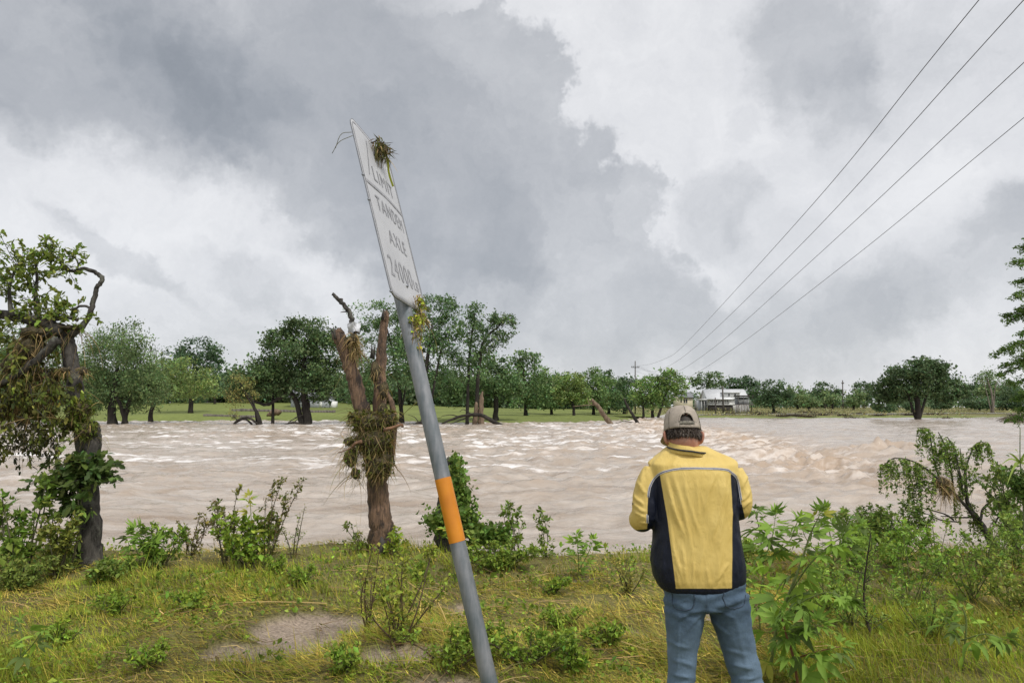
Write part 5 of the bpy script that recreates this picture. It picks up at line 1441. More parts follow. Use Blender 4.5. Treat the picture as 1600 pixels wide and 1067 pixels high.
def build_man():
    YM = 3.2; S = YM / F
    foot_l = at(1058, 1200, YM - .02); foot_r = at(1190, 1200, YM + .02)
    gz = float(ground_z(foot_l[0], YM)); foot_l[2] = gz; foot_r[2] = float(ground_z(foot_r[0], YM))
    base = np.array([(foot_l[0] + foot_r[0]) / 2, YM, gz])
    t = thing('person', 'man in yellow and navy jacket, jeans and tan cap, seen from behind', 'person', base)
    P = lambda x, y, d=0.0: at(x, y, YM + d)
    X = np.array([1.0, 0, 0]); D = np.array([0, 1.0, 0])
    # --- body: head, neck, hands, one continuous skin surface under the clothes
    g = Geo(); tilt = np.array([0, math.cos(R(18)), -math.sin(R(18))]); upv = np.array([0, math.sin(R(18)), math.cos(R(18))])
    hc = P(1066.5, 681, .06)
    rings = []
    for (k, w, d, f) in ((-.135, .030, .030, .045), (-.120, .052, .060, .035), (-.09, .064, .080, .022), (-.05, .070, .092, .006), (0, .0745, .098, 0), (.04, .076, .100, -.002), (.08, .070, .092, 0), (.11, .052, .068, .003), (.127, .022, .03, .004)):
        rings.append((hc + upv * k + tilt * f, X * w * .955, tilt * d * .96))
    loft(g, rings, 28, 2.1)
    nk = [(P(1072, 740, .03), .062, .06), (P(1070, 705, .03), .056, .060), (P(1068, 692, .045), .052, .060), (P(1067, 680, .07), .052, .060)]
    loft(g, [(c, X * a, D * b) for c, a, b in nk], 24, 2)
    # face, turned down and away: nose, brow, chin
    fc = hc + tilt * .098
    loft(g, [(fc + upv * .03 - tilt * .01, X * .008, upv * .01), (fc + upv * .0 + tilt * .012, X * .011, upv * .012), (fc - upv * .022 + tilt * .022, X * .015, upv * .012), (fc - upv * .030 + tilt * .004, X * .012, upv * .006)], 10, 2)
    loft(g, [(hc - upv * .118 + tilt * .05, X * .03, upv * .018), (hc - upv * .112 + tilt * .088, X * .024, upv * .018), (hc - upv * .108 + tilt * .104, X * .012, upv * .010)], 10, 2)
    for s in (-1, 1):      # ears
        e = hc + X * s * .0755 - upv * .012 - tilt * .006; o = unit(X * s * .8 - tilt * .6)
        loft(g, [(e - upv * .032 + o * .000, tilt * .006, o * .007), (e - upv * .022 + o * .008, tilt * .013, o * .011), (e + o * .014, tilt * .017, o * .013), (e + upv * .020 + o * .017, tilt * .018, o * .012), (e + upv * .032 + o * .010, tilt * .010, o * .008)], 12, 2)
    body_parts = g
    # wrists and hands held together in front of the chest
    hands = {}
    for s, ex in ((-1, P(1006, 806, .03)), (1, P(1155, 790, .03))):
        wr = P(1080 + s * 26, 775, .36); hands[s] = (ex, wr)
        d = unit(wr - ex); gz2 = Geo()
        palm = wr + d * .055
        side = unit(np.cross(d, [0, 0, 1])); upn = np.cross(side, d)
        loft(body_parts, [(wr - d * .10, side * .027, upn * .030), (wr - d * .02, side * .022, upn * .027), (wr + d * .02, side * .018, upn * .036), (palm, side * .016, upn * .042), (wr + d * .095, side * .013, upn * .040)], 16, 2.2)
        for k in range(4):
            a = wr + d * .088 + upn * (.030 - k * .020); L_ = (.070, .078, .072, .056)[k]
            c1 = unit(d + side * s * .25); c2 = unit(d * .6 + side * s * .8); c3 = unit(d * .1 + side * s)
            Q = np.array([a, a + c1 * L_ * .45, a + c1 * L_ * .45 + c2 * L_ * .32, a + c1 * L_ * .45 + c2 * L_ * .32 + c3 * L_ * .25])
            tube(body_parts, curve_pts(Q, 8), np.array([.0095, .0095, .009, .009, .0085, .008, .0075, .006]), 9)
        a = wr + d * .035 + upn * .036
        tube(body_parts, curve_pts([a, a + upn * .026 + d * .020 + side * s * .008, a + upn * .034 + d * .048 + side * s * .014], 7), np.array([.013, .012, .011, .0105, .010, .009, .007]), 9)
    me = remesh(body_parts.mesh('body'), .0055, 3)
    def skin_mat():
        m, nt = newmat('skin'); N, L, nd = nodes_helpers(nt)
        tc = nd('ShaderNodeTexCoord'); n1 = nd('ShaderNodeTexNoise', {'Vector': tc.outputs['Object'], 'Scale': 22.0, 'Detail': 6.0})
        rp = nd('ShaderNodeValToRGB', {0: n1.outputs['Fac']}); rp.color_ramp.elements[0].position = .3; rp.color_ramp.elements[0].color = (.33, .135, .085, 1); rp.color_ramp.elements[1].position = .7; rp.color_ramp.elements[1].color = (.47, .24, .165, 1)
        p = nd('ShaderNodeBsdfPrincipled', {'Base Color': rp.outputs[0], 'Roughness': .5}); p.inputs['Subsurface Weight'].default_value = .12; p.inputs['Subsurface Radius'].default_value = (.02, .008, .004)
        n2 = nd('ShaderNodeTexNoise', {'Vector': tc.outputs['Object'], 'Scale': 140.0, 'Detail': 4.0}); b = nd('ShaderNodeBump', {'Height': n2.outputs['Fac'], 'Strength': .2, 'Distance': .002}); L.new(b.outputs[0], p.inputs['Normal'])
        nd('ShaderNodeOutputMaterial', {'Surface': p.outputs[0]}); return m
    me.materials.clear(); me.materials.append(skin_mat()); co = get_co(me); set_co(me, co - base)
    link('body', me, t)
    # --- hair: short tufts under the cap and down the nape
    g = Geo(); r = np.random.default_rng(4); n = 2600
    a = r.uniform(R(-205), R(25), n); zz = r.uniform(-.016, .034, n)
    zz = np.where(np.abs(np.cos(a)) > .82, np.maximum(zz, -.004), zz)
    rad = np.stack([np.cos(a) * .0745, np.sin(a) * .0975], 1)
    B = hc + rad[:, :1] * X + rad[:, 1:] * tilt + (zz[:, None]) * upv
    out = unit(np.cos(a)[:, None] * X + np.sin(a)[:, None] * tilt)
    d0 = out * .45 - upv * .9 + r.normal(size=(n, 3)) * .28
    Pp = np.stack([B - out * .004, B + unit(d0) * .012, B + unit(d0 - out * .5) * .024], 1)
    hc_ = np.array([[.040, .028, .020], [.075, .056, .042], [.14, .12, .10]])[r.choice(3, n, p=[.5, .35, .15])]
    ribbons(g, Pp, .004, hc_ * np.exp(r.normal(size=(n, 1)) * .2), r)
    V = []
    loft(g, [(hc + upv * z + tilt * f, X * w, tilt * d_) for z, w, d_, f in ((-.020, .063, .083, -.012), (-.008, .0715, .0925, -.005), (.01, .0738, .097, -.002), (.05, .0742, .097, -.002), (.10, .058, .080, 0))], 28, 2.1)
    me = g.mesh('hair', leaf_material('hair', 0.0, .6), False, base)
    ca = me.color_attributes['col']; nv = len(me.vertices); arr = np.zeros(nv * 4, np.float32); ca.data.foreach_get('color', arr); arr = arr.reshape(-1, 4); arr[n * 6:, :3] = (.028, .021, .016); ca.data.foreach_set('color', arr.ravel())
    # keep only the back half of the underlying cap of hair (the face stays bare)
    bm = bmesh.new(); bm.from_mesh(me); bm.verts.ensure_lookup_table()
    dele = [v for v in bm.verts if v.index >= n * 6 and (Vector(v.co) + Vector(base) - Vector(hc)).dot(Vector(tilt)) > .012]
    bmesh.ops.delete(bm, geom=dele, context='VERTS'); bm.to_mesh(me); bm.free()
    link('hair', me, t)
    # --- cap: crown with back opening, strap, peak
    M_CAP = plain_material('tan_twill', (.40, .345, .285), .85, 0, .10, 25, .35, 420)
    M_CAPDARK = plain_material('cap_lining', (.045, .04, .035), .9, 0, .1, 20)
    cc = hc + upv * .028 - tilt * .004
    nu, nv_ = 64, 22
    g = Geo(); A_ = np.linspace(0, 2 * math.pi, nu, endpoint=False); T_ = np.linspace(0, 1, nv_)
    V = np.zeros((nv_, nu, 3))
    for i, tt in enumerate(T_):
        z = -.012 + .118 * math.sin(tt * math.pi / 2) ; k = math.cos(tt * math.pi / 2) ** .52 if tt < 1 else 0.0
        z += .004 * math.sin(tt * math.pi)
        for j, a in enumerate(A_):
            w = .0815 * k * (1 + .010 * math.cos(6 * a)); d_ = .104 * k * (1 + .010 * math.cos(6 * a))
            V[i, j] = cc + X * math.cos(a) * w + tilt * math.sin(a) * d_ + upv * (z + (.006 * math.cos(a * 2) * (1 - tt)))
    idx = lambda i, j: i * nu + (j % nu)
    quads = []
    for i in range(nv_ - 1):
        for j in range(nu):
            am = (A_[j] + math.pi / nu); da = (am - 1.5 * math.pi + math.pi) % (2 * math.pi) - math.pi
            zz_ = (T_[i] + T_[i + 1]) / 2
            hole = (da / .40) ** 2 + ((zz_ - .16) / .20) ** 2 < 1 and zz_ > .10
            if not hole: quads.append([idx(i, j), idx(i, j + 1), idx(i + 1, j + 1), idx(i + 1, j)])
    g.add(V.reshape(-1, 3), quads)
    me = g.mesh('cap', M_CAP, True, base)
    cap = link('cap', me, t); sm = cap.modifiers.new('s', 'SOLIDIFY'); sm.thickness = .003; sm.offset = 1
    g = Geo(); a = np.linspace(1.5 * math.pi - .62, 1.5 * math.pi + .62, 22)
    for (z0, z1, off, nm, mt_) in ((.008, .026, .0035, 'strap', M_CAPSTRAP), ):
        lo = np.array([cc + X * math.cos(q) * (.0815 + off) + tilt * math.sin(q) * (.104 + off) + upv * (-.012 + z0) for q in a]); hi = np.array([cc + X * math.cos(q) * (.081 + off) + tilt * math.sin(q) * (.103 + off) + upv * (-.012 + z1) for q in a])
        g.add(np.concatenate([lo, hi]), [[i, i + 1, 22 + i + 1, 22 + i] for i in range(21)])
        st = link(nm, g.mesh(nm, mt_, False, base), cap); st.modifiers.new('s', 'SOLIDIFY').thickness = .002
    for q in range(6):       # panel seams
        an = math.pi / 6 + q * math.pi / 3 ; sp_ = []
        for tt in np.linspace(.40 if abs((an - 1.5 * math.pi)) < .5 else 0, .985, 16):
            z = -.012 + .118 * math.sin(tt * math.pi / 2) + .004 * math.sin(tt * math.pi); k = math.cos(tt * math.pi / 2) ** .52
            sp_.append(cc + X * math.cos(an) * (.0815 * k * 1.01 + .0032) + tilt * math.sin(an) * (.104 * k * 1.01 + .0032) + upv * (z + .006 * math.cos(an * 2) * (1 - tt)))
        g = Geo(); tube(g, np.array(sp_), .0014, 5); link('panel_seam', g.mesh('panel_seam', M_CAPSTRAP, True, base), cap)
    # stitched rim round the back opening
    aa = np.linspace(0, math.pi, 30); pts = []
    for q in aa:
        da = .41 * math.cos(q); tt = .13 + .235 * math.sin(q); z = -.012 + .118 * math.sin(tt * math.pi / 2) + .004 * math.sin(tt * math.pi); k = math.cos(tt * math.pi / 2) ** .52
        an = 1.5 * math.pi + da; pts.append(cc + X * math.cos(an) * (.0815 * k + .003) + tilt * math.sin(an) * (.104 * k + .003) + upv * z)
    g = Geo(); tube(g, np.array(pts), .0032, 6); link('opening_rim', g.mesh('opening_rim', M_CAP, True, base), cap)
    g = Geo(); pk = []
    for q in np.linspace(R(18), R(162), 25):
        i0 = cc + X * math.cos(q) * .084 + tilt * math.sin(q) * .106 - upv * .012; i1 = cc + X * math.cos(q) * .086 + tilt * (.09 + .095 * math.sin(q)) - upv * (.018 + .016 * math.sin(q)); pk.append((i0, i1))
    pk = np.array(pk); g.add(np.concatenate([pk[:, 0], pk[:, 1]]), [[i, i + 1, 25 + i + 1, 25 + i] for i in range(24)])
    pko = link('peak', g.mesh('peak', M_CAP, True, base), cap); pko.modifiers.new('s', 'SOLIDIFY').thickness = .004
    g = Geo(); tp = cc + upv * .111; loft(g, [(tp - upv * .004, X * .007, tilt * .007), (tp, X * .006, tilt * .006), (tp + upv * .002, X * .002, tilt * .002)], 10, 2); link('button', g.mesh('button', M_CAP, True, base), cap)
    # --- jacket
    g = Geo()
    prof = [(919, 1095, 60, .118), (914, 1094, 65, .130), (900, 1092, 70, .138), (880, 1090, 71, .140), (850, 1088.5, 68, .135), (815, 1087, 65, .132), (780, 1085, 63, .130), (755, 1084, 64, .128), (738, 1083, 66, .120), (724, 1081, 66, .106), (713, 1079, 57, .090), (704, 1076, 42, .078), (697, 1073, 31, .068)]
    loft(g, [(P(x, y, .03 + (.02 if y < 720 else 0)), X * (w * S), D * d) for (y, x, w, d) in prof], 36, 2.5)
    for s in (-1, 1):
        ex, wr = hands[s]
        sh = P(1083 + s * 60, 736, .04)
        up_ = [sh, P(1082.5 + s * 68, 754, .035), P(1082 + s * 73.5, 775, .03), ex]
        # sleeve runs from shoulder over the elbow to the wrist
        Q = curve_pts(up_ + [ex + [s * -.008, .085, -.026], (ex + wr) / 2 + [0, .01, -.02], wr - unit(wr - ex) * .02], 26)
        rad = np.interp(np.linspace(0, 1, 26), [0, .14, .3, .45, .56, .7, .9, 1], [.052, .056, .058, .057, .060, .056, .047, .042])
        tube(g, Q, rad, 22)
        tube(g, curve_pts([P(1078 + s * 28, 719, .035), P(1081 + s * 46, 727, .035), sh], 8), [.046, .048, .050, .052, .053, .054, .054, .054], 18)
    me = remesh(g.mesh('jacket'), .0052, 8)
    co = get_co(me); no = get_no(me)
    # cloth folds: soft diagonal drag lines across the back, gathers at the hem and in the sleeve bends
    px, py = proj(co); back = sstep(.1, -.35, no[:, 1])
    xr = (px - 1088) / 60.0; yr = (py - 735) / 185.0
    def fold(x0, y0, x1, y1, A, w, bow=0.0):
        """one crease: a soft ridge along a line on the cloth, with a sharper lee side"""
        ux, uy = x1 - x0, y1 - y0; l = math.hypot(ux, uy); ux /= l; uy /= l
        s_ = ((px - x0) * ux + (py - y0) * uy) / l
        d = -(px - x0) * uy + (py - y0) * ux - bow * np.sin(np.clip(s_, 0, 1) * math.pi) + 3.0 * (fbm(s_ * 3 + x0, s_ * 0 + y0, 17, 2) - .5)
        prof = np.where(d > 0, np.exp(-(d / w) ** 2), np.exp(-(d / (w * .45)) ** 2))
        return A * prof * sstep(-.12, .25, s_) * sstep(1.12, .7, s_)
    f = .0035 * (fbm(px * .05, py * .028, 6, 4) - .5) * 2
    rf = np.random.default_rng(77)
    for (x0, y0, x1, y1, A, w, bow) in [
        (1040, 742, 1072, 842, .0070, 5, 3), (1052, 740, 1084, 868, .0055, 5, -2), (1068, 742, 1094, 838, .0050, 4, 2), (1134, 742, 1112, 842, .0075, 5, -3), (1139, 756, 1122, 880, .0055, 5, 2),
        (1118, 740, 1100, 806, .0050, 4, 2), (1088, 745, 1092, 812, .0040, 4, 0), (1048, 822, 1068, 908, .0060, 5, 3), (1066, 850, 1074, 912, .0045, 4, 0), (1100, 850, 1094, 912, .0045, 5, 2),
        (1128, 846, 1120, 910, .0055, 5, -2), (1139, 880, 1116, 912, .0045, 4, 0), (1084, 872, 1082, 916, .0040, 3, 0), (1106, 886, 1108, 916, .0040, 3, 0), (1058, 890, 1062, 917, .0035, 3, 0), (1132, 892, 1134, 915, .0035, 3, 0),
        (1044, 706, 1020, 726, .0045, 4, 2), (1100, 706, 1132, 722, .0040, 4, -2), (1060, 712, 1050, 730, .0030, 4, 0), (1016, 722, 1004, 760, .0050, 4, 2), (1006, 728, 998, 770, .0045, 4, -2),
        (990, 772, 1008, 788, .0075, 4, 2), (988, 784, 1010, 800, .0065, 4, 2), (990, 800, 1012, 808, .0060, 4, 0), (996, 752, 1010, 772, .0055, 4, 0), (1000, 815, 1016, 818, .0050, 3, 0),
        (1172, 766, 1156, 784, .0070, 4, -2), (1174, 782, 1156, 795, .0065, 4, 0), (1168, 742, 1158, 764, .0050, 4, 0), (1150, 722, 1160, 752, .0045, 4, 2),
        (1030, 836, 1022, 890, .0060, 5, 2), (1040, 850, 1034, 905, .0050, 4, 0), (1022, 850, 1018, 880, .0050, 4, 0), (1152, 836, 1158, 890, .0060, 5, -2), (1148, 860, 1152, 905, .0045, 4, 0), (1020, 780, 1028, 820, .0050, 4, 0), (1150, 770, 1148, 812, .0050, 4, 0)]:
        f = f + fold(x0, y0, x1, y1, A, w, bow)
    co = co + no * f[:, None]
    set_co(me, co); 
    # where the navy side panels lie, as a signed distance in centimetres on the cloth
    wob = 1.2 * (fbm(py * .02, py * 0 + 1, 3, 2) - .5)
    inL = np.interp(py, [740, 800, 850, 915], [1031, 1041, 1048, 1056]) + wob; inR = np.interp(py, [740, 800, 850, 915], [1142, 1144, 1144, 1144]) + wob
    # the piping: over the shoulders and down the back of each sleeve
    pipe = np.array([(1011, 828), (1011.5, 808), (1012, 787), (1014.5, 764), (1020, 751), (1028, 742), (1038, 737), (1050, 734), (1066, 732), (1085, 731.5), (1110, 732), (1128, 733), (1138, 735), (1146, 741), (1152, 750), (1156, 768), (1159, 787), (1164, 808)], float)
    pc = curve_pts(np.concatenate([pipe, np.zeros((len(pipe), 1))], 1), 120)[:, :2]
    ypipe_L = np.interp(py, pc[:60][::-1][np.argsort(pc[:60][::-1][:, 1])][:, 1], pc[:60][::-1][np.argsort(pc[:60][::-1][:, 1])][:, 0])
    rr_ = pc[60:]; o_ = np.argsort(rr_[:, 1]); ypipe_R = np.interp(py, rr_[o_][:, 1], rr_[o_][:, 0])
    low = sstep(826, 834, py)
    outL = ypipe_L * (1 - low) + 900 * low; outR = ypipe_R * (1 - low) + 1300 * low
    left = np.minimum(inL - px, px - outL); right = np.minimum(px - inR, outR - px)
    below = py - 741
    # sleeves below the armhole stay yellow outside the piping; the fronts are yellow again
    dist = np.minimum(np.maximum(left, right), below)
    side = np.where(no[:, 1] > .55, -20.0, dist)
    hem = py - 913
    set_attr(me, 'navy', np.maximum(side, np.where(np.abs(px - 1096) < 70, hem * 1.0 - 6.0, -20)))
    m, nt = newmat('jacket_nylon'); N, L, nd = nodes_helpers(nt)
    at_ = nd('ShaderNodeAttribute', attribute_name='navy'); k = nd('ShaderNodeMapRange', {'Value': at_.outputs['Fac'], 'From Min': -.5, 'From Max': .5})
    tc = nd('ShaderNodeTexCoord'); n1 = nd('ShaderNodeTexNoise', {'Vector': tc.outputs['Object'], 'Scale': 9.0, 'Detail': 5.0})
    ye = nd('ShaderNodeValToRGB', {0: n1.outputs['Fac']}); ye.color_ramp.elements[0].position = .3; ye.color_ramp.elements[0].color = (.60, .435, .125, 1); ye.color_ramp.elements[1].position = .7; ye.color_ramp.elements[1].color = (.68, .51, .165, 1)
    mx = nd('ShaderNodeMix', data_type='RGBA'); L.new(k.outputs[0], mx.inputs[0]); L.new(ye.outputs[0], mx.inputs[6]); mx.inputs[7].default_value = (.006, .009, .021, 1)
    mpw = nd('ShaderNodeMapping', {'Vector': tc.outputs['Object']}); mpw.inputs['Scale'].default_value = (30, 30, 9); mpw.inputs['Rotation'].default_value = (0, .25, 0); n2 = nd('ShaderNodeTexNoise', {'Vector': mpw.outputs[0], 'Scale': 1.0, 'Detail': 7.0, 'Roughness': .62, 'Distortion': 1.0}); b = nd('ShaderNodeBump', {'Height': n2.outputs['Fac'], 'Strength': .55, 'Distance': .012})
    p = nd('ShaderNodeBsdfPrincipled', {'Base Color': mx.outputs[2], 'Roughness': .52, 'Normal': b.outputs[0]}); p.inputs['Specular IOR Level'].default_value = .3
    nd('ShaderNodeOutputMaterial', {'Surface': p.outputs[0]})
    me.materials.clear(); me.materials.append(m); set_co(me, co - base)
    jk = link('jacket', me, t)
    # piping laid on the cloth: find the back surface under each point of the line
    def on_back(q, lift=.002):
        dd = (px - q[0]) ** 2 + (py - q[1]) ** 2 + np.where(no[:, 1] > .2, 1e5, 0); j = np.argsort(dd)[:5]
        return co[j].mean(0) + unit(no[j].mean(0)) * lift
    def lay(pts, wd, name, mat, lift):
        Q = np.array([on_back(q, lift) for q in pts]); Qs = Q.copy()
        for _ in range(3): Qs[1:-1] = (Qs[:-2] + 2 * Qs[1:-1] + Qs[2:]) / 4
        g = Geo(); tube(g, Qs, wd, 6); link(name, g.mesh(name, mat, True, base), jk)
    M_PIPE = plain_material('reflective_piping', (.20, .21, .30), .4, 0, .1, 60); M_PIPEW = plain_material('white_piping', (.66, .66, .66), .5, 0, .05, 60)
    nrm2 = np.gradient(pc, axis=0); nrm2 = np.stack([-nrm2[:, 1], nrm2[:, 0]], 1); nrm2 /= np.linalg.norm(nrm2, axis=1)[:, None]
    lay(pc, .0028, 'piping', M_PIPE, .0005); lay(pc + nrm2 * 1.3, .0012, 'piping_edge', M_PIPEW, .0018); lay(pc - nrm2 * 1.3, .0012, 'piping_edge', M_PIPEW, .0025)
    lay(np.array([(991, 787), (995, 790), (999, 791), (1004, 792)], float), .004, 'sleeve_tab', plain_material('dark_tab', (.02, .02, .03), .6), .0015)
    # collar: a stand of cloth round the neck with a dark trim line
    g = Geo(); cpts = [(P(1074, 706, .03), .100, .080), (P(1073, 701, .03), .090, .078), (P(1072, 696, .035), .081, .077), (P(1070, 692, .04), .078, .077)]
    nu = 40; V = []
    for (c, w, d_) in cpts:
        for a in np.arange(nu) / nu * 2 * math.pi: V.append(c + X * w * math.cos(a) + D * d_ * math.sin(a) + np.array([0, 0, .010 * math.sin(a) - .006 * math.cos(a)]) + np.array([0, 0, -.012 * max(0, math.cos(a)) ]))
    q = [[i * nu + j, i * nu + (j + 1) % nu, (i + 1) * nu + (j + 1) % nu, (i + 1) * nu + j] for i in range(3) for j in range(nu)]
    g.add(np.array(V), q); mc = g.mesh('collar', None, True, base); set_attr(mc, 'navy', np.full(len(mc.vertices), -20.0)); mc.materials.append(m)
    cl = link('collar', mc, jk); cl.modifiers.new('s', 'SOLIDIFY').thickness = .006
    g = Geo(); tp = np.array(V[-nu:]); nkp = np.array(V[nu:2 * nu])
    sel = [j for j in range(nu) if nkp[j][1] < cpts[1][0][1] - .0]; arc = nkp[sel]; arc = arc[np.argsort(arc[:, 0])]
    arc = arc + unit((arc - cpts[1][0]) * [1, 1, 0]) * .005 + [0, 0, .004]
    tube(g, curve_pts(arc, 40), .0042, 6); link('collar_trim', g.mesh('collar_trim', plain_material('dark_trim', (.02, .022, .03), .6), True, base), cl)
    # --- jeans
    g = Geo()
    loft(g, [(P(1099, 900, .03), X * .185, D * .120), (P(1100, 918, .03), X * .184, D * .126), (P(1102, 934, .03), X * .185, D * .128), (P(1103, 945, .03), X * .15, D * .115), (P(1103, 950, .03), X * .08, D * .08)], 30, 2.5)
    for (pts) in ([(1072, 925, 32, .115, .03), (1070, 950, 30, .110, .03), (1068.5, 975, 27, .100, .03), (1066.5, 1010, 22.5, .090, .035), (1065, 1050, 20, .080, .03), (1063, 1100, 20, .075, .01), (1060, 1150, 20, .072, .0), (1058, 1185, 22, .078, -.01), (1058, 1196, 22, .082, -.01)],
                  [(1134, 925, 32, .115, .03), (1138, 950, 31, .110, .03), (1144, 975, 28.5, .100, .03), (1153, 1010, 26, .090, .035), (1164, 1050, 24, .080, .03), (1174, 1100, 22, .075, .02), (1184, 1150, 21, .072, .02), (1190, 1185, 22, .078, .02), (1191, 1196, 22, .082, .02)]):
        loft(g, [(P(x, y, dd), X * (w * S), D * d_) for (x, y, w, d_, dd) in pts], 26, 2.2)
    me = remesh(g.mesh('jeans'), .007, 4); co = get_co(me); no = get_no(me); px, py = proj(co)
    f = .0055 * (fbm(px * .03, py * .05, 31, 4) - .5) * 2 + .0035 * np.sin(py * .30 + (px - 1100) * .12 * np.sign(px - 1105) + 5 * fbm(px * .03, py * .03, 33, 2)) * (sstep(985, 940, py) + sstep(1020, 1100, py))
    for (x0, y0, x1, y1, A, w, bow) in [(1100, 952, 1060, 968, .006, 4, 2), (1098, 958, 1072, 990, .006, 4, 2), (1106, 952, 1150, 966, .006, 4, -2), (1108, 960, 1140, 992, .006, 4, 2), (1046, 1000, 1080, 1012, .005, 4, 2), (1050, 1030, 1084, 1040, .006, 4, -2), (1048, 1052, 1082, 1058, .006, 3, 0), (1046, 1075, 1080, 1066, .006, 4, 0),
        (1130, 1010, 1172, 1022, .005, 4, 2), (1142, 1036, 1182, 1044, .006, 4, 0), (1148, 1058, 1188, 1056, .006, 3, 2), (1154, 1080, 1190, 1070, .006, 4, 0), (1062, 960, 1058, 1060, .004, 4, 0), (1150, 965, 1172, 1060, .004, 4, 0), (1048, 942, 1078, 936, .004, 3, 0), (1158, 940, 1130, 936, .004, 3, 0)]:
        f = f + fold2(px, py, x0, y0, x1, y1, A, w, bow)
    co = co + no * f[:, None]
    seam = np.exp(-((px - np.interp(py, [905, 965], [1101, 1106])) / 1.6) ** 2) * sstep(975, 960, py)
    leg_pale = sstep(950, 1030, py); set_attr(me, 'seam', seam); set_attr(me, 'leg_pale', leg_pale * (.6 + .8 * fbm(px * .03, py * .01, 22, 3)))  # denim colour turns paler from the seat down the legs
    m, nt = newmat('blue_denim'); N, L, nd = nodes_helpers(nt)
    tc = nd('ShaderNodeTexCoord'); n1 = nd('ShaderNodeTexNoise', {'Vector': tc.outputs['Object'], 'Scale': 11.0, 'Detail': 8.0, 'Roughness': .7})
    mp = nd('ShaderNodeMapping', {'Vector': tc.outputs['Object']}); mp.inputs['Scale'].default_value = (400, 400, 60); n2 = nd('ShaderNodeTexNoise', {'Vector': mp.outputs[0], 'Scale': 1.0, 'Detail': 2.0})
    rp = nd('ShaderNodeValToRGB', {0: n1.outputs['Fac']}); rp.color_ramp.elements[0].position = .3; rp.color_ramp.elements[0].color = (.034, .062, .100, 1); rp.color_ramp.elements[1].position = .7; rp.color_ramp.elements[1].color = (.085, .138, .20, 1)
    fa = nd('ShaderNodeAttribute', attribute_name='leg_pale'); mxf = nd('ShaderNodeMix', data_type='RGBA'); kf = nd('ShaderNodeMath', {0: fa.outputs['Fac'], 1: .45}, operation='MULTIPLY'); L.new(kf.outputs[0], mxf.inputs[0]); L.new(rp.outputs[0], mxf.inputs[6]); mxf.inputs[7].default_value = (.15, .22, .30, 1)
    sa = nd('ShaderNodeAttribute', attribute_name='seam'); mx = nd('ShaderNodeMix', data_type='RGBA'); ks = nd('ShaderNodeMath', {0: sa.outputs['Fac'], 1: .6}, operation='MULTIPLY'); L.new(ks.outputs[0], mx.inputs[0]); L.new(mxf.outputs[2], mx.inputs[6]); mx.inputs[7].default_value = (.03, .05, .08, 1)
    mr = nd('ShaderNodeMapRange', {'Value': n2.outputs['Fac'], 'To Min': .8, 'To Max': 1.2}); vs = nd('ShaderNodeVectorMath', {0: mx.outputs[2], 'Scale': mr.outputs[0]}, operation='SCALE')
    b = nd('ShaderNodeBump', {'Height': n1.outputs['Fac'], 'Strength': .5, 'Distance': .012})
    p = nd('ShaderNodeBsdfPrincipled', {'Base Color': vs.outputs[0], 'Roughness': .85, 'Normal': b.outputs[0]}); nd('ShaderNodeOutputMaterial', {'Surface': p.outputs[0]})
    me.materials.clear(); me.materials.append(m)
    pxj, pyj, noj, coj = px, py, no, co.copy()
    set_co(me, co - base); jn = link('jeans', me, t)
    # two back pockets outlined in thread
    M_THREAD = plain_material('pocket_thread', (.035, .055, .085), .8)
    for pts in ([(1050, 925), (1051, 938), (1055, 950), (1068, 953), (1082, 949), (1085, 938), (1085, 925)], [(1131, 924), (1131, 937), (1136, 948), (1150, 950), (1162, 944), (1163, 932), (1163, 922)]):
        pp = curve_pts(np.array([(x, y, 0) for x, y in pts], float), 40)[:, :2]
        Q = []
        for q in pp:
            dd = (pxj - q[0]) ** 2 + (pyj - q[1]) ** 2 + np.where(noj[:, 1] > .1, 1e5, 0); j = np.argsort(dd)[:4]; Q.append(coj[j].mean(0) + unit(noj[j].mean(0)) * .001)
        Q = np.array(Q); g = Geo(); tube(g, Q, .0022, 5); link('pocket_seam', g.mesh('pocket_seam', M_THREAD, True, base), jn)
    # --- shoes
    M_SHOE = plain_material('brown_boot', (.09, .06, .04), .6, 0, .2, 20, .3, 60)
    for (f0, dd, s) in ((foot_l, -.01, -1), (foot_r, .02, 1)):
        g = Geo(); c = np.array([f0[0], YM + dd, f0[2]])
        loft(g, [(c + [0, -.10, .045], X * .032, np.array([0, 0, .045])), (c + [0, -.06, .06], X * .042, np.array([0, 0, .06])), (c + [0, .0, .055], X * .042, np.array([0, 0, .055])), (c + [s * .01, .08, .042], X * .047, np.array([0, 0, .040])), (c + [s * .015, .15, .034], X * .044, np.array([0, 0, .032])), (c + [s * .015, .185, .026], X * .026, np.array([0, 0, .022]))], 20, 2.6)
        link('shoe', remesh(g.mesh('shoe'), .008, 3), t)
        sh = t.children[-1] if False else [q for q in COL.objects if q.name.startswith('shoe')][-1]
        sh.data.materials.clear(); sh.data.materials.append(M_SHOE); set_co(sh.data, get_co(sh.data) - base)
M_CAPSTRAP = plain_material('cap_strap', (.17, .155, .12), .8, 0, .5, 160, color2=(.03, .028, .025))
build_man()
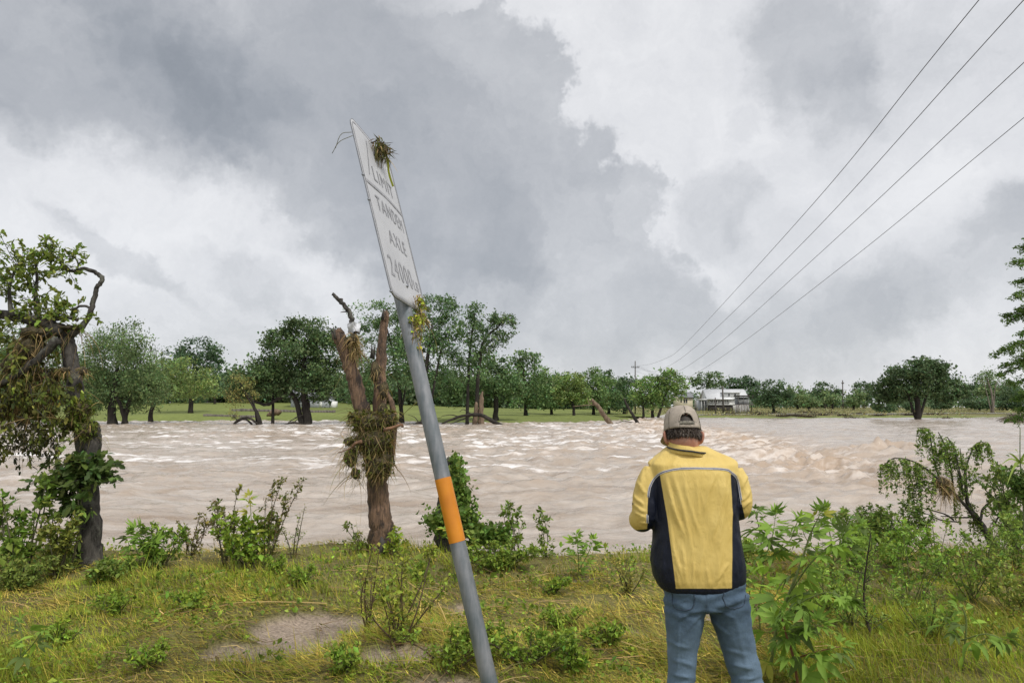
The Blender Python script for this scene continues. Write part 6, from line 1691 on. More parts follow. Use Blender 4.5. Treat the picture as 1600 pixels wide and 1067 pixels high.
# ------------------------------------------------------------------ grass and ground cover on the near bank
def grass():
    r = np.random.default_rng(500)
    def scatter(n, y0=1.7, y1=9.6, p=1.15):
        # even in the picture: nearer ground gets more, finer blades
        y = (y0 ** -p + r.random(n) * (y1 ** -p - y0 ** -p)) ** (-1 / p)
        x = r.uniform(-1.15, 1.15, n) * (y + .6)
        return x, y
    # matted blades, combed by the flood: one slim leaf each
    n = 820000; x, y = scatter(n)
    mud = mud_mask(x, y); dens = fbm(x * 1.7, y * 1.7, 501, 3)
    lush = sstep(.43, .58, fbm(x * .9 + 5, y * .9, 503, 4))
    keep = (r.random(n) > mud * 1.25) & (r.random(n) < .12 + 1.15 * dens) & (y < crest(x) + .9)
    x, y, lush = x[keep], y[keep], lush[keep]; n = len(x)
    flow = -2.75 + 1.5 * (fbm(x * .7, y * .7, 505, 3) - .5) * 2 + r.normal(size=n) * .6
    flat = np.clip(.84 - .45 * lush + r.normal(size=n) * .22, .05, 1)       # 1 lies down, 0 stands
    long_ = sstep(.52, .62, fbm(x * 1.3 + 30, y * 1.3, 511, 3))              # swathes of longer combed grass
    L_ = (.036 + .045 * fbm(x * 1.1, y * 1.1, 507, 3) + .07 * long_) * np.exp(r.normal(size=n) * .35)
    w = .0017 * np.clip(y / 3.2, .8, 2.4) * np.exp(r.normal(size=n) * .25)
    d = np.stack([np.cos(flow) * flat, np.sin(flow) * flat, 1.05 - flat * .95], 1); d = unit(d + r.normal(size=(n, 3)) * .26)
    z = ground_z(x, y) + .004 + .035 * r.random(n) * flat
    P0 = np.stack([x, y, z], 1); P2 = P0 + d * L_[:, None]
    P2[:, 2] = np.maximum(P2[:, 2], z + .002)
    pal = np.array([[.245, .205, .082], [.185, .165, .055], [.150, .175, .038], [.115, .165, .030], [.160, .215, .038], [.33, .265, .125], [.125, .085, .042]])
    pr_dry = np.array([.24, .26, .20, .10, .06, .09, .05]); pr_lush = np.array([.05, .12, .25, .27, .26, .02, .03])
    u = r.random(n); cd = np.cumsum(pr_dry); cl = np.cumsum(pr_lush)
    ci = np.where(r.random(n) < lush, np.searchsorted(cl, u * cl[-1]), np.searchsorted(cd, u * cd[-1])).clip(0, 6)
    col = pal[ci] * np.exp(r.normal(size=(n, 1)) * .28) * (.40 + 1.15 * fbm(x * 2.3, y * 2.3, 530, 5, .6))[:, None]
    s = unit(np.cross(d, [0, 0, 1]) + r.normal(size=(n, 3)) * .35) * w[:, None]
    V = np.stack([P0 - s, P0 + s, P2], 1).reshape(-1, 3)
    g = Geo(); g.add(V, None, np.arange(n * 3).reshape(-1, 3), np.repeat(col, 3, 0))
    link('grass', g.mesh('grass', M_GRASS), kind='stuff', label='flood-flattened grass covering the near bank', category='grass')
    # low broad-leaved creepers among the grass
    n = 110000; x, y = scatter(n); c = fbm(x * 1.3 + 9, y * 1.3, 521, 4); mud = mud_mask(x, y)
    keep = (c > .455) & (r.random(n) > mud * 1.1) & (y < crest(x) + .5); x, y, c = x[keep], y[keep], c[keep]; n = len(x)
    h = sstep(.47, .68, c) * .15 * r.random(n) + .012
    P = np.stack([x, y, ground_z(x, y) + h], 1)
    sz = .020 * np.clip(y / 3.4, .85, 2.0) * np.exp(r.normal(size=n) * .35)
    g = Geo(); leaf_quads(g, P, sz, 1.5, .55, vary((.082, .132, .024), n, .42, r), r)
    link('ground_cover', g.mesh('ground_cover', M_LEAF), kind='stuff', label='small-leaved green creeper patches in the grass', category='ground cover')
    # loose dead stalks and twigs thrown down by the water
    n = 4200; x, y = scatter(n, 1.8, 8.2); fl = -2.9 + r.normal(size=n) * .6; L_ = .25 * np.exp(r.normal(size=n) * .5)
    t = np.linspace(0, 1, 5); X_ = x[:, None] + np.cos(fl)[:, None] * L_[:, None] * t; Y_ = y[:, None] + np.sin(fl)[:, None] * L_[:, None] * t
    X_ += .03 * np.sin(t * 5 + r.random((n, 1)) * 6); Z_ = ground_z(X_, Y_) + .02 + .035 * r.random((n, 1)) + .03 * np.sin(t * 3.1) * r.random((n, 1))
    g = Geo(); ribbons(g, np.stack([X_, Y_, Z_], -1), .0045 * np.clip(y / 3.5, .8, 1.8), straw_cols(n, r, [2, 4, 4, 1, 2, 1]), r, False)
    link('drift_straw', g.mesh('drift_straw', M_STRAW), kind='stuff', label='dead stalks strewn over the flattened grass', category='straw')
grass()

# ------------------------------------------------------------------ weeds
def palmate_mesh(name, lobes, seed, col):
    """lobed ragweed-like leaf lying along +X from its stalk, blades folded and drooping"""
    r = np.random.default_rng(seed); g = Geo()
    for (ang, l, w) in lobes:
        m = 5; x = np.linspace(0, 1, m); prof = np.array([.22, .85, 1.0, .62, .02]) * w
        a = R(ang); bend = r.uniform(.10, .38)
        px_ = .10 + x * l; zc = -bend * (x ** 2) * l + .04 * np.sin(x * 5 + seed)
        mid = np.stack([px_ * math.cos(a), px_ * math.sin(a), zc], 1)
        sd = np.array([-math.sin(a), math.cos(a), 0]); fold = r.uniform(.12, .4)
        up = mid + sd * prof[:, None] / 2 + np.array([0, 0, 1]) * fold * prof[:, None] * .5; dn = mid - sd * prof[:, None] / 2 + np.array([0, 0, 1]) * fold * prof[:, None] * .5
        k = np.arange(m - 1); c = np.asarray(col) * r.uniform(.9, 1.12)
        g.add(np.concatenate([mid, up, dn]), np.concatenate([np.stack([k, k + 1, m + k + 1, m + k], -1), np.stack([k + 1, k, 2 * m + k, 2 * m + k + 1], -1)]), None, c)
    tube(g, np.array([[-.28, 0, .02], [0, 0, .01], [.12, 0, 0]]), [.012, .010, .008], 4, np.asarray(col) * 1.35)
    return g.mesh(name, M_LEAF)
TRI = [(0, 1.0, .30), (34, .74, .25), (-34, .74, .25)]; FIVE = [(0, 1.0, .25), (28, .82, .22), (-28, .82, .22), (62, .5, .16), (-62, .5, .16)]; ONE = [(0, 1.0, .32)]
LEAFSET = [palmate_mesh('leaf', s, i, c) for i, (s, c) in enumerate([(TRI, (.090, .170, .034)), (FIVE, (.078, .150, .036)), (TRI, (.115, .200, .036)), (FIVE, (.10, .185, .040)), (ONE, (.12, .21, .040)), (ONE, (.085, .16, .034)), (TRI, (.052, .088, .030)), (TRI, (.15, .17, .036))])]

def leaf_parts(parent, base, C, A, sizes, r, kinds=(0, 1, 2, 3, 6), roll=.5):
    for c, a, s in zip(C, A, sizes):
        a = unit(a); up = unit(np.array([0, 0, 1.0]) + r.normal(size=3) * roll); y = unit(np.cross(up, a)); z = np.cross(a, y)
        o = bpy.data.objects.new('leaf', LEAFSET[kinds[int(r.integers(len(kinds)))]]); COL.objects.link(o); o.parent = parent
        M = Matrix(((a[0], y[0], z[0], 0), (a[1], y[1], z[1], 0), (a[2], y[2], z[2], 0), (0, 0, 0, 1)))
        o.matrix_local = Matrix.Translation(Vector(c - base)) @ M @ Matrix.Scale(float(s), 4)

M_STEM = leaf_material('green_stem', .1, .55)
def ragweed(label, stems, seed, size=.13, every=2, stemcol=(.16, .20, .06), top=5, name='ragweed', group='ragweed on the near bank', kinds=(0, 1, 2, 3, 6), droop=.35, side=1.0):
    """stems: lists of (px, py, Y, radius)"""
    r = np.random.default_rng(seed)
    base = at(*stems[0][0][:3]); base[2] = float(ground_z(base[0], base[1]))
    t = thing(name, label, 'weed', base, group)
    for st in stems:
        P = np.array([at(*p[:3]) for p in st]);
        if st is stems[0]: P[0] = base - [0, 0, .03]
        n = 5 * len(st); Q = curve_pts(P, n); rad = np.interp(np.linspace(0, 1, n), np.linspace(0, 1, len(st)), [p[3] for p in st])
        g = Geo(); tube(g, Q, rad, 7, stemcol); link('stem', g.mesh('stem', M_STEM, True, base), t)
        C, A, S = [], [], []; T = unit(np.gradient(Q, axis=0)); a0 = r.uniform(0, 6.28)
        for i in range(3, n, every):
            a0 += 1.57 + r.normal() * .3
            for s in (0, math.pi):
                h = np.array([math.cos(a0 + s), .8 * math.sin(a0 + s), 0]); f = i / n
                sz = size * (1.1 - .45 * f) * np.exp(r.normal() * .22)
                a = unit(h * side + T[i] * .45 + [0, 0, -droop * (1.3 - f)] + r.normal(size=3) * .2)
                C.append(Q[i] + a * sz * .30); A.append(a); S.append(sz)
        for k in range(top):
            a = unit(r.normal(size=3) * .7 + T[-1] * .8 + [0, 0, .15]); C.append(Q[-1] + a * size * .2); A.append(a); S.append(size * .62 * np.exp(r.normal() * .2))
        leaf_parts(t, base, np.array(C), np.array(A), S, r, kinds)
    return t

def bushy(label, px, py, height, spread, seed, nst=5, leaf=.045, color=(.08, .13, .035), per=10, twig=.14, ntw=9, name='weed', cat='weed', group='weeds along the bank', lean=(0, 0, 0), stemcol=(.09, .085, .045), shape=None, wood=.0035, hang=0.0, amt=.3, base=None, up=1.0, seedhead=None):
    """upright small-leaved plant: stems from one foot, twigs and leaves along them"""
    r = np.random.default_rng(seed)
    b = ground_hit(px, py) if base is None else np.asarray(base, float)
    b = np.array([b[0], b[1], float(ground_z(b[0], b[1]))]) if base is None else b
    t = thing(name, label, cat, b, group)
    gs, gw, gl = Geo(), Geo(), Geo(); S, E = [], []
    for k in range(nst):
        a = r.uniform(0, 6.28); rr_ = spread * math.sqrt(r.random()); h = height * (.55 + .5 * r.random()) if k else height
        tip = b + np.array([math.cos(a) * rr_, math.sin(a) * rr_ * .7, h]) + np.asarray(lean) * h
        Q = curve_pts([b + r.normal(size=3) * [.02, .02, 0] - [0, 0, .03], b + (tip - b) * .5 + r.normal(size=3) * .05 * h, tip], 14)
        tube(gs, Q, np.linspace(wood * 2.1, wood * .7, 14), 6, stemcol)
        for j in range(ntw):
            i = int(2 + 11.9 * r.random()); d = unit(r.normal(size=3) * [1, 1, .4] + [0, 0, .45 * up]); l = twig * (1.25 - i / 15.0) * (.6 + .7 * r.random())
            S.append(Q[i]); E.append(Q[i] + d * l)
        S.append(Q[-3]); E.append(Q[-1] + [0, 0, twig * .3])
        if seedhead:
            n = 60; P = Q[(6 + 8 * r.random(n)).astype(int).clip(0, 13)] + r.normal(size=(n, 3)) * .012; leaf_quads(gl, P, .016, 1.3, .2, vary(seedhead, n, .3, r), r)
    leafy_twigs(gw, gl, S, E, r, per, leaf, color, shape, wood * .6, hang=hang, amt=amt)
    gs.v += gw.v; gs.c += [c * 0 + np.asarray(stemcol) for c in gw.c]
    for k_ in (3, 4): gs.f[k_] += [f + gs.n for f in gw.f[k_]]
    link('stem', gs.mesh('stem', M_STEM, False, b), t)
    link('foliage', gl.mesh('foliage', M_LEAF, False, b), t)['kind'] = 'stuff'
    return t
LANCE = lobed_leaf(1, 1, .30, .0)

# tall ragweed right of the man
ragweed('tall lobed-leaf ragweed leaning right beside the man', [
    [(1196, 1040, 4.35, .011), (1215, 974, 4.32, .010), (1230, 935, 4.3, .009), (1251, 881, 4.28, .007), (1266, 835, 4.25, .005), (1280, 806, 4.22, .003)],
    [(1235, 925, 4.3, .006), (1262, 885, 4.2, .005), (1290, 857, 4.15, .004), (1316, 838, 4.1, .002)],
    [(1216, 974, 4.3, .006), (1245, 945, 4.15, .004), (1290, 925, 4.05, .003), (1322, 935, 4.0, .002)],
    [(1206, 1010, 4.3, .005), (1240, 985, 4.1, .004), (1280, 975, 4.0, .002)]], 601, .128, 2, top=7, kinds=(0, 1, 2, 3, 1, 3, 6, 6, 7), droop=.7)
ragweed('ragweed with red-brown broken stem at the man\'s jeans', [
    [(1252, 1072, 4.1, .009), (1240, 1030, 4.1, .008), (1228, 990, 4.1, .006), (1222, 965, 4.1, .004)],
    [(1238, 1030, 4.1, .005), (1275, 1018, 4.0, .004), (1312, 1010, 3.95, .002)]], 602, .13, 2, (.20, .085, .045), 4, droop=.55, kinds=(0, 1, 6, 3, 5))
ragweed('ragweed with upright tops just behind the man\'s right elbow', [
    [(1192, 905, 6.6, .008), (1190, 860, 6.6, .007), (1186, 825, 6.6, .005), (1180, 800, 6.6, .003)], [(1192, 880, 6.6, .005), (1206, 840, 6.5, .004), (1212, 806, 6.5, .002)], [(1190, 880, 6.6, .005), (1230, 850, 6.4, .004), (1246, 815, 6.4, .002)]], 603, .16, 2, top=6, droop=.2)
ragweed('ragweed growing low between the man and the leaning ragweed', [
    [(1188, 985, 5.2, .007), (1186, 940, 5.2, .006), (1192, 905, 5.2, .004)], [(1188, 965, 5.2, .005), (1172, 930, 5.2, .004), (1170, 900, 5.2, .002)], [(1190, 960, 5.2, .005), (1215, 925, 5.1, .003)]], 604, .15, 2, top=5, kinds=(4, 5, 0, 2), droop=.5)
ragweed('bushy ragweed behind the leaning one, tops over the river', [
    [(1300, 915, 6.9, .008), (1302, 870, 6.9, .007), (1296, 830, 6.9, .005), (1290, 800, 6.9, .003)], [(1300, 885, 6.9, .006), (1262, 845, 6.8, .004), (1250, 812, 6.8, .002)], [(1302, 880, 6.9, .006), (1330, 850, 6.8, .004), (1345, 822, 6.8, .002)]], 605, .15, 2, top=6, droop=.25)
ragweed('broad-leaved weed lying low near the right bottom corner', [
    [(1500, 1010, 4.6, .007), (1510, 975, 4.6, .006), (1502, 945, 4.6, .004)], [(1502, 1000, 4.6, .005), (1540, 990, 4.5, .004), (1572, 1000, 4.45, .002)], [(1500, 995, 4.6, .005), (1475, 965, 4.55, .003)]], 606, .13, 2, top=4, kinds=(4, 5, 6, 5), droop=.6, name='broadleaf_weed')
ragweed('small-lobed weed shoot standing on the crest left of the man', [[(905, 905, 7.0, .006), (904, 875, 7.0, .005), (902, 850, 7.0, .004), (900, 838, 7.0, .002)], [(905, 890, 7.0, .004), (920, 862, 7.0, .003), (926, 846, 7.0, .002)]], 607, .12, 2, top=5, kinds=(0, 2, 4, 1), droop=.1, name='weed_shoot')
ragweed('single bright weed shoot topping the brown dock plants', [[(392, 880, 7.4, .006), (393, 840, 7.4, .005), (392, 800, 7.4, .004), (390, 778, 7.4, .002)]], 608, .11, 3, top=5, kinds=(2, 7, 4), droop=.1, name='weed_shoot')
ragweed('lobed weed sprouting right of the battered trunk', [[(222, 892, 7.3, .006), (214, 862, 7.3, .005), (205, 838, 7.3, .003)], [(222, 880, 7.3, .005), (226, 850, 7.3, .004), (214, 828, 7.3, .002)], [(224, 880, 7.3, .004), (240, 852, 7.2, .003)]], 609, .15, 2, top=4, kinds=(0, 1, 6, 3), droop=.2, name='weed_shoot')
ragweed('low lobed weed at the very bottom left of the grass', [[(28, 1040, 4.5, .005), (34, 1000, 4.5, .004), (30, 972, 4.5, .002)], [(30, 1030, 4.5, .004), (52, 1005, 4.45, .003), (66, 985, 4.4, .002)]], 610, .10, 3, top=3, kinds=(0, 6, 4), droop=.4, name='weed_shoot')
ragweed('green lobed weed at the foot of the ivy stump', [[(712, 880, 6.9, .006), (704, 845, 6.9, .005), (698, 828, 6.9, .003)], [(714, 870, 6.9, .004), (738, 845, 6.8, .003)]], 611, .11, 3, top=4, kinds=(2, 7, 4, 0), droop=.2, name='weed_shoot')

# fine-leaved weeds and shrubs
B_ = bushy
B_('dark dock weed with brown seed heads, tallest of its clump', 352, 884, .82, .22, 620, 6, .040, (.085, .105, .035), 9, .12, 10, seedhead=(.085, .058, .030), cat='weed')
B_('brown-tipped dock weed leaning right beside the tallest one', 415, 886, .85, .20, 621, 6, .038, (.075, .090, .032), 9, .11, 10, lean=(.22, 0, 0), seedhead=(.080, .055, .030))
B_('bright green bushy weed under the brown dock plants', 385, 890, .50, .42, 622, 10, .055, (.105, .170, .032), 12, .16, 10)
B_('thin feathery weed at the right end of the dock clump', 455, 872, .55, .14, 623, 3, .022, (.10, .135, .040), 9, .10, 8)
B_('sparse brown-leaved weed left of the dock clump', 298, 872, .46, .28, 624, 5, .040, (.085, .090, .034), 8, .12, 7, seedhead=(.08, .055, .03))
B_('small leafy weed right of the battered trunk, second from it', 252, 888, .40, .24, 625, 7, .050, (.085, .145, .032), 11, .13, 8)
B_('feathery sapling tuft between two weeds on the left crest', 262, 862, .45, .10, 626, 3, .030, (.075, .115, .035), 10, .12, 8)
B_('tall leafy shrub at the left edge below the hanging drift', 30, 905, .92, .30, 627, 7, .065, (.082, .140, .034), 12, .20, 11, name='shrub', cat='shrub', group='shrubs on the left bank', wood=.006)
B_('dense olive shrub at the foot of the battered tree', 88, 905, .62, .28, 628, 7, .048, (.095, .125, .036), 13, .16, 12, name='shrub', cat='shrub', group='shrubs on the left bank', wood=.005)
B_('lanky sapling with hanging leaves touching the battered trunk', 104, 895, 1.05, .20, 629, 4, .080, (.068, .118, .034), 9, .20, 9, name='shrub', cat='shrub', group='shrubs on the left bank', shape=LANCE, hang=.4, wood=.005)
B_('fallen feathery frond lying at the battered tree foot', 160, 908, .16, .30, 630, 7, .045, (.085, .135, .038), 12, .14, 10, lean=(.9, -.3, 0))
B_('low ferny growth at the left edge of the grass', 25, 925, .28, .45, 631, 12, .040, (.090, .130, .040), 13, .14, 9)
B_('vine-tangled shrub in the grass left of the sign post', 622, 1012, .58, .32, 632, 9, .030, (.115, .158, .032), 10, .15, 11, name='shrub', cat='shrub', group='shrubs round the sign', stemcol=(.10, .070, .040), amt=.4)
B_('low leafy vine clump hugging the left of the sign post', 700, 1040, .20, .36, 633, 9, .028, (.095, .150, .030), 13, .13, 11, name='shrub', cat='shrub', group='shrubs round the sign', stemcol=(.10, .07, .04))
B_('leafy clump at the right foot of the sign post', 820, 1040, .19, .44, 634, 10, .028, (.095, .160, .030), 14, .13, 11, name='shrub', cat='shrub', group='shrubs round the sign')
B_('twiggy brown shrub with few leaves in mid grass', 575, 985, .60, .18, 635, 5, .024, (.115, .130, .036), 5, .12, 10, stemcol=(.085, .055, .035))
B_('green sprig standing on the crest behind the sign post', 762, 862, .34, .16, 636, 4, .050, (.080, .140, .034), 9, .13, 7)
B_('leaning leafy sprig over the river right of the post', 812, 868, .58, .16, 637, 4, .055, (.085, .140, .036), 10, .15, 8, lean=(-.15, 0, 0))
B_('thin leafy sprig nearest the open water right of the post', 856, 870, .52, .10, 638, 3, .045, (.075, .120, .034), 10, .12, 8, lean=(-.10, 0, 0))
B_('mounded bright vine patch below the crest sprigs', 780, 890, .24, .50, 639, 14, .042, (.095, .150, .034), 14, .14, 9)
B_('thin-stemmed yellowish weed left of the man\'s hip', 985, 930, .30, .20, 640, 7, .024, (.125, .140, .045), 9, .10, 8)
B_('small drowned sprig poking from the water beside the forked trunk', 632, 0, .42, .05, 641, 2, .050, (.080, .105, .032), 12, .08, 8, base=at(632, 828, 11.4) * [1, 1, 0] + [0, 0, WATER_Z - .02])
B_('leafy sprig leaning left at the forked trunk foot', 566, 864, .30, .12, 642, 3, .040, (.085, .120, .034), 8, .10, 6, lean=(-.4, 0, 0))
B_('yellow-green shoot just right of the forked trunk foot', 614, 872, .30, .10, 643, 4, .050, (.13, .19, .034), 9, .11, 6)
B_('dark-stemmed weed standing bare in the right-hand weeds', 1372, 1000, .74, .10, 644, 1, .030, (.075, .125, .034), 8, .18, 22, stemcol=(.045, .035, .025), wood=.005)
for i, (x, y, h, sp, lab, lf, c) in enumerate([
    (1330, 985, .62, .34, 'feathery weed right of the leaning ragweed', .032, (.085, .150, .034)), (1425, 950, .70, .40, 'feathery weed mass right of the dark stem', .034, (.082, .148, .034)),
    (1470, 905, .62, .42, 'bright feathery weeds below the fallen sapling', .036, (.090, .155, .034)), (1395, 890, .52, .45, 'bright weeds under the dark drowned bush', .038, (.088, .155, .034)),
    (1540, 900, .58, .40, 'weed clump at the fallen sapling root', .036, (.080, .132, .034)), (1590, 890, .62, .34, 'weed clump against the right edge of the photo', .038, (.082, .135, .036)),
    (1345, 900, .48, .36, 'weed patch just right of the bushy ragweed', .040, (.086, .150, .034)), (1580, 960, .45, .3, 'olive weed low at the right edge', .032, (.092, .128, .036)),
    (1455, 1000, .34, .30, 'short ferny weed near the bottom right', .030, (.085, .140, .034)), (1520, 940, .50, .34, 'green weed behind the broad low leaves', .036, (.085, .142, .034)),
    (1290, 960, .40, .30, 'weed filling under the leaning ragweed', .036, (.090, .150, .034)), (1160, 880, .34, .20, 'small weed peeping out at the man\'s right hip', .036, (.095, .15, .036))]):
    B_(lab, x, y, h * .88, sp, 660 + i, 8, lf * (.75 + .12 * (i % 4)), tuple(q * 1.18 for q in c), 10, .16, 10, wood=.0026, stemcol=(.10, .115, .04))
for i, (x, y, lab) in enumerate([(880, 985, 'low green weed tuft right of the sign post'), (950, 1010, 'low green weed tuft nearest the man\'s left leg'), (300, 955, 'low green weed tuft in the left grass'), (180, 960, 'low weed tuft in front of the battered tree'),
                                 (470, 915, 'low weed tuft in the middle of the left grass'), (230, 1045, 'low weed tuft at the bottom of the left grass'), (540, 1055, 'low weed tuft at the bottom centre beside bare silt'), (430, 900, 'dark broad weed tuft below the dock clump'),
                                 (905, 1050, 'low weed tuft at the bottom right of the post'), (100, 1010, 'low weed tuft in the lower left grass'), (660, 910, 'pale weed tuft left of the orange band'), (860, 930, 'pale weed tuft right of the lower post')]):
    B_(lab, x, y, .15, .17, 690 + i, 8, .030, (.10, .165, .030), 10, .08, 6, group='low tufts in the grass', name='weed_tuft')

# yellow dead reed bent in the grass, and loose sticks
g = Geo(); Q = curve_pts([at(636, 908, 6.0), at(660, 925, 5.6), at(684, 940, 5.3)], 8); tube(g, Q, .005, 6, (.42, .33, .12)); Q2 = curve_pts([at(684, 940, 5.3), at(692, 957, 5.15), at(699, 975, 5.0)], 8); tube(g, Q2, .005, 6, (.42, .33, .12))
link('bent_reed', g.mesh('bent_reed', M_STRAW), None, None, label='snapped yellow reed stalk in the shrub left of the post', category='reed')
g = Geo(); tube(g, curve_pts([ground_hit(345, 1060) + [0, 0, .03], ground_hit(362, 1056) + [0, 0, .04], ground_hit(382, 1060) + [0, 0, .03]], 8), .011, 7); link('fallen_stick', g.mesh('fallen_stick', M_BARK), None, None, label='short dark stick lying at the bottom of the left grass', category='stick')
g = Geo(); tube(g, curve_pts([ground_hit(188, 915) + [0, 0, .03], ground_hit(176, 900) + [0, 0, .08], at(165, 888, 7.0)], 8), .008, 6); link('fallen_stick', g.mesh('fallen_stick', M_BARK), None, None, label='thin stick propped beside the battered tree foot', category='stick')

# ------------------------------------------------------------------ ivy-clad stump behind the post
def ivy_stump():
    b = ground_hit(705, 862); r = np.random.default_rng(701); Y = b[1] + .1; base = np.array([b[0], Y, float(ground_z(b[0], Y))])
    t = thing('ivy_stump', 'dark snapped stump draped in ivy behind the orange band', 'tree stump', base)
    g = Geo(); tree_stem(g, [(703, 880, 58), (703, 850, 46), (702, 810, 38), (701, 770, 32), (700, 735, 26), (704, 715, 10)], Y, 14, .1, 1); link('trunk', g.mesh('trunk', M_BARK_NEAR, True, base), t)
    gl = Geo(); n = 1700; f = r.random(n); x = np.interp(f, [0, .5, 1], [711, 722, 742]) + r.normal(size=n) * np.interp(f, [0, 1], [5, 12]) ; y = np.interp(f, [0, 1], [718, 848]) + r.normal(size=n) * 8
    P = np.array([at(a, c, Y - .12 + e) for a, c, e in zip(x, y, r.normal(size=n) * .10)])
    n2 = 700; x = 705 + r.normal(size=n2) * 14; y = 815 + r.normal(size=n2) * 9; P2 = np.array([at(a - 12, c, Y - .25 + e) for a, c, e in zip(x, y, r.normal(size=n2) * .06)])
    n3 = 900; x = r.uniform(735, 795, n3); y = 832 + (x - 735) * .12 + r.normal(size=n3) * 9; P3 = np.array([at(a, c, Y - .2 + e) for a, c, e in zip(x, y, r.normal(size=n3) * .12)])
    P = np.concatenate([P, P2, P3]); n = len(P)
    leaf_quads(gl, P, .058 * np.exp(r.normal(size=n) * .3), 1.5, .35, vary((.065, .118, .032), n, .32, r), r)
    link('ivy', gl.mesh('ivy', M_LEAF, False, base), t)['kind'] = 'stuff'
ivy_stump()

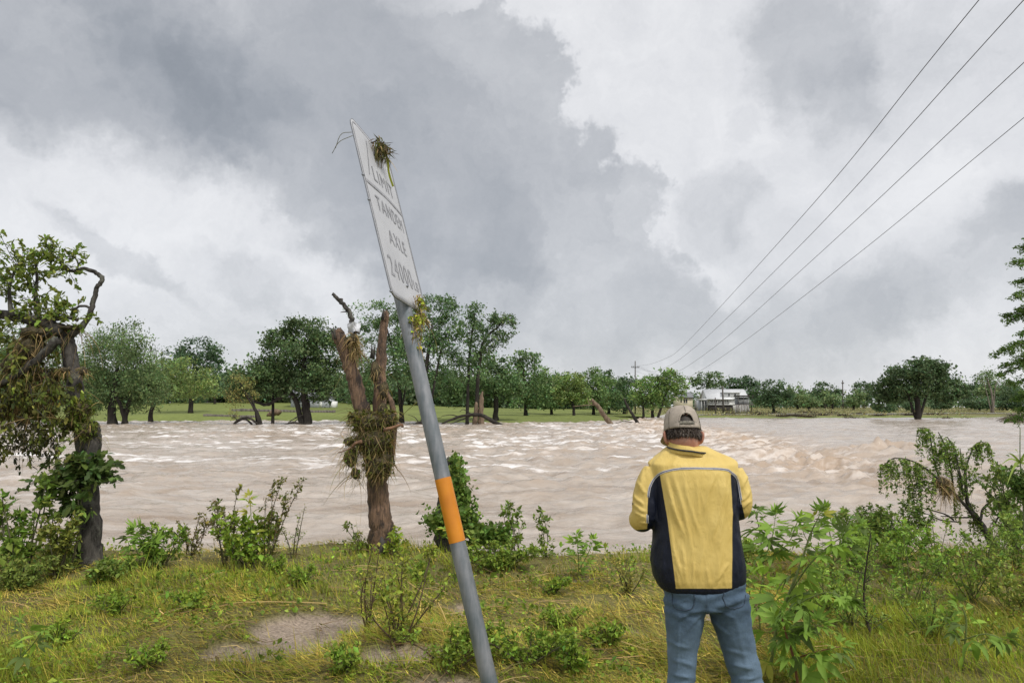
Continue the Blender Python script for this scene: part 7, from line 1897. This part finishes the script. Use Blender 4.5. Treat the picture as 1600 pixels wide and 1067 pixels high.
# ------------------------------------------------------------------ fallen sapling at the right
def fallen_sapling():
    Y = 8.6; r = np.random.default_rng(801); base = at(1552, 850, Y); base[2] = float(ground_z(base[0], Y))
    t = thing('fallen_sapling', 'flood-bent sapling with drooping leaf strings over the right-hand water', 'tree', base)
    g = Geo(); paths = []
    tree_stem(g, [(1556, 862, 14), (1545, 838, 12), (1526, 811, 10), (1512, 785, 6), (1509, 758, 5), (1508, 731, 4)], Y, 9, .1, 1); link('trunk', g.mesh('trunk', M_BARK_NEAR, True, base), t)
    defs = [[(1522, 806, 5), (1500, 780, 4.5), (1482, 762, 4), (1465, 747, 3.5), (1442, 729, 3), (1422, 719, 2.4), (1397, 716, 1.8), (1378, 728, 1)],
            [(1482, 762, 3), (1462, 756, 2.5), (1440, 753, 2), (1415, 762, 1)], [(1470, 752, 3), (1462, 730, 2.4), (1456, 700, 2), (1450, 672, 1.6), (1436, 668, 1)], [(1490, 770, 3), (1486, 735, 2.4), (1478, 700, 2), (1466, 675, 1.4)],
            [(1505, 775, 3), (1500, 740, 2.4), (1492, 705, 2), (1480, 682, 1.2)], [(1508, 735, 3), (1503, 722, 2), (1500, 700, 1)], [(1508, 735, 3), (1514, 716, 2.4), (1522, 698, 2), (1534, 690, 1.4), (1545, 700, 1)], [(1509, 760, 2), (1500, 745, 1.5), (1494, 728, 1)],
            [(1490, 812, 3), (1476, 803, 2.4), (1455, 797, 2), (1430, 790, 1.2)], [(1495, 815, 2.5), (1470, 812, 2), (1446, 802, 1.4), (1424, 800, 1)], [(1518, 808, 3), (1498, 808, 2.2), (1470, 806, 1.4)],
            [(1532, 812, 4), (1536, 796, 3.5), (1548, 783, 3), (1562, 776, 2.5), (1590, 768, 2)], [(1545, 835, 3), (1556, 815, 2.4), (1566, 790, 1.6), (1556, 752, 1)]]
    for i, d in enumerate(defs):
        g = Geo(); Q, _ = tree_stem(g, d, Y + r.normal() * .12, 6, .08, 10 + i, 5, .15); link('branch', g.mesh('branch', M_BARK_NEAR, True, base), t); paths.append(Q)
    gw, gl = Geo(), Geo()
    def strings(path, n, ln, lo=.35, c=(.085, .140, .042)):
        for k in range(n):
            s = path[int((lo + (1 - lo) * r.random()) * (len(path) - 1))]; l = ln * (.4 + .8 * r.random())
            m = 10; d = unit(r.normal(size=3) * [.8, .8, .2]); Q = s + np.cumsum(np.array([unit(d * max(0, 1 - j * .22) + [0, 0, -.35 - .25 * j] + r.normal(size=3) * .12) * l / m for j in range(m)]), 0)
            tube(gw, Q, .0016, 4, cap=False)
            q = int(34 * l / .35) + 6; f = r.random(q); P = Q[(f * (m - 1)).astype(int)] + r.normal(size=(q, 3)) * .010; A = unit(r.normal(size=(q, 3)) * [1, 1, .5] + [0, 0, -.55])
            leaf_quads(gl, P + A * .014, .036 * np.exp(r.normal(size=q) * .25), 2.1, .3, vary(c, q, .3, r), r, along=A)
    strings(paths[0], 40, .42, .55); strings(paths[1], 18, .34, .5); strings(paths[2], 20, .40, .5); strings(paths[3], 18, .42, .5); strings(paths[4], 16, .40, .5); strings(paths[5], 8, .22); strings(paths[6], 22, .34, .5); strings(paths[7], 10, .3); strings(paths[11], 8, .2); strings(paths[12], 16, .25, .3, (.075, .12, .036))
    strings(np.array([at(1525, 811, Y), at(1512, 785, Y), at(1500, 775, Y), at(1485, 765, Y)]), 18, .3, 0, (.085, .135, .036))
    link('twigs', gw.mesh('twigs', M_BARK_NEAR, False, base), t)['kind'] = 'stuff'
    link('foliage', gl.mesh('foliage', M_LEAF, False, base), t)['kind'] = 'stuff'
    A_ = lambda x, y: at(x, y, Y - .08)
    drift_mat('drift_nest', 'small brown nest of drift caught in the bent sapling', [(A_(1470, 754), (.10, .08, .07)), (A_(1480, 766), (.06, .06, .06))], 31, 420, .16, 'drift', .005, 1.4, 30, w=[2, 3, 4, 1, 1, 1])
    B_('dark drowned bush at the water edge under the bent sapling', 1390, 0, .55, .55, 811, 14, .045, (.062, .105, .034), 14, .2, 11, name='shrub', cat='shrub', group='shrubs at the right water edge', base=np.array([at(1395, 838, 8.4)[0], 8.4, float(ground_z(at(1395, 838, 8.4)[0], 8.4))]))
    B_('green shrub left of the dark drowned bush', 1350, 0, .46, .40, 812, 10, .050, (.075, .125, .034), 13, .18, 10, name='shrub', cat='shrub', group='shrubs at the right water edge', base=np.array([at(1345, 842, 8.1)[0], 8.1, float(ground_z(at(1345, 842, 8.1)[0], 8.1))]))
    B_('leafy shrub right of the bent sapling trunk', 1580, 0, .95, .45, 813, 12, .050, (.068, .115, .034), 13, .2, 11, name='shrub', cat='shrub', group='shrubs at the right water edge', wood=.005, base=np.array([at(1585, 850, 8.2)[0], 8.2, float(ground_z(at(1585, 850, 8.2)[0], 8.2))]))
    # giant reed with strap leaves at the right edge
    b = at(1600, 860, 7.6); b[2] = float(ground_z(b[0], b[1])); t2 = thing('giant_reed', 'reed with long strap leaves at the right edge over the water', 'reed', b)
    g = Geo(); top = at(1594, 668, 7.6); Q = curve_pts([b, at(1598, 760, 7.6), at(1594, 720, 7.6), top], 14); tube(g, Q, np.linspace(.010, .004, 14), 7, (.14, .17, .07)); link('stem', g.mesh('stem', M_STEM, True, b), t2)
    ctr = at(1594, 722, 7.6)
    for k, (dx, dy) in enumerate([(-28, -12), (-30, 4), (-14, 18), (18, -14), (26, 2), (-20, 34), (12, 30), (-8, -20), (24, 24)]):
        e = at(1594 + dx, 722 + dy, 7.5 + r.normal() * .1); m = (ctr + e) / 2 + [0, 0, .05]; g = Geo(); ribbons(g, np.stack([curve_pts([ctr, m, e], 8)]), .026, np.array([[.11, .17, .045]]) * r.uniform(.8, 1.3), r, True, .1); link('leaf', g.mesh('leaf', M_LEAF, False, b), t2)
    for k in range(3):
        c = at(1590 + 8 * k, 752 + 9 * k, 7.55); g = Geo(); n = 420; P = c + r.normal(size=(n, 3)) * [.06, .08, .07]; leaf_quads(g, P, .05, 2, .3, vary((.05, .09, .03), n, .3, r), r, droop=.5); link('clinging_leaves', g.mesh('clinging_leaves', M_LEAF, False, b), t2)['kind'] = 'stuff'
fallen_sapling()
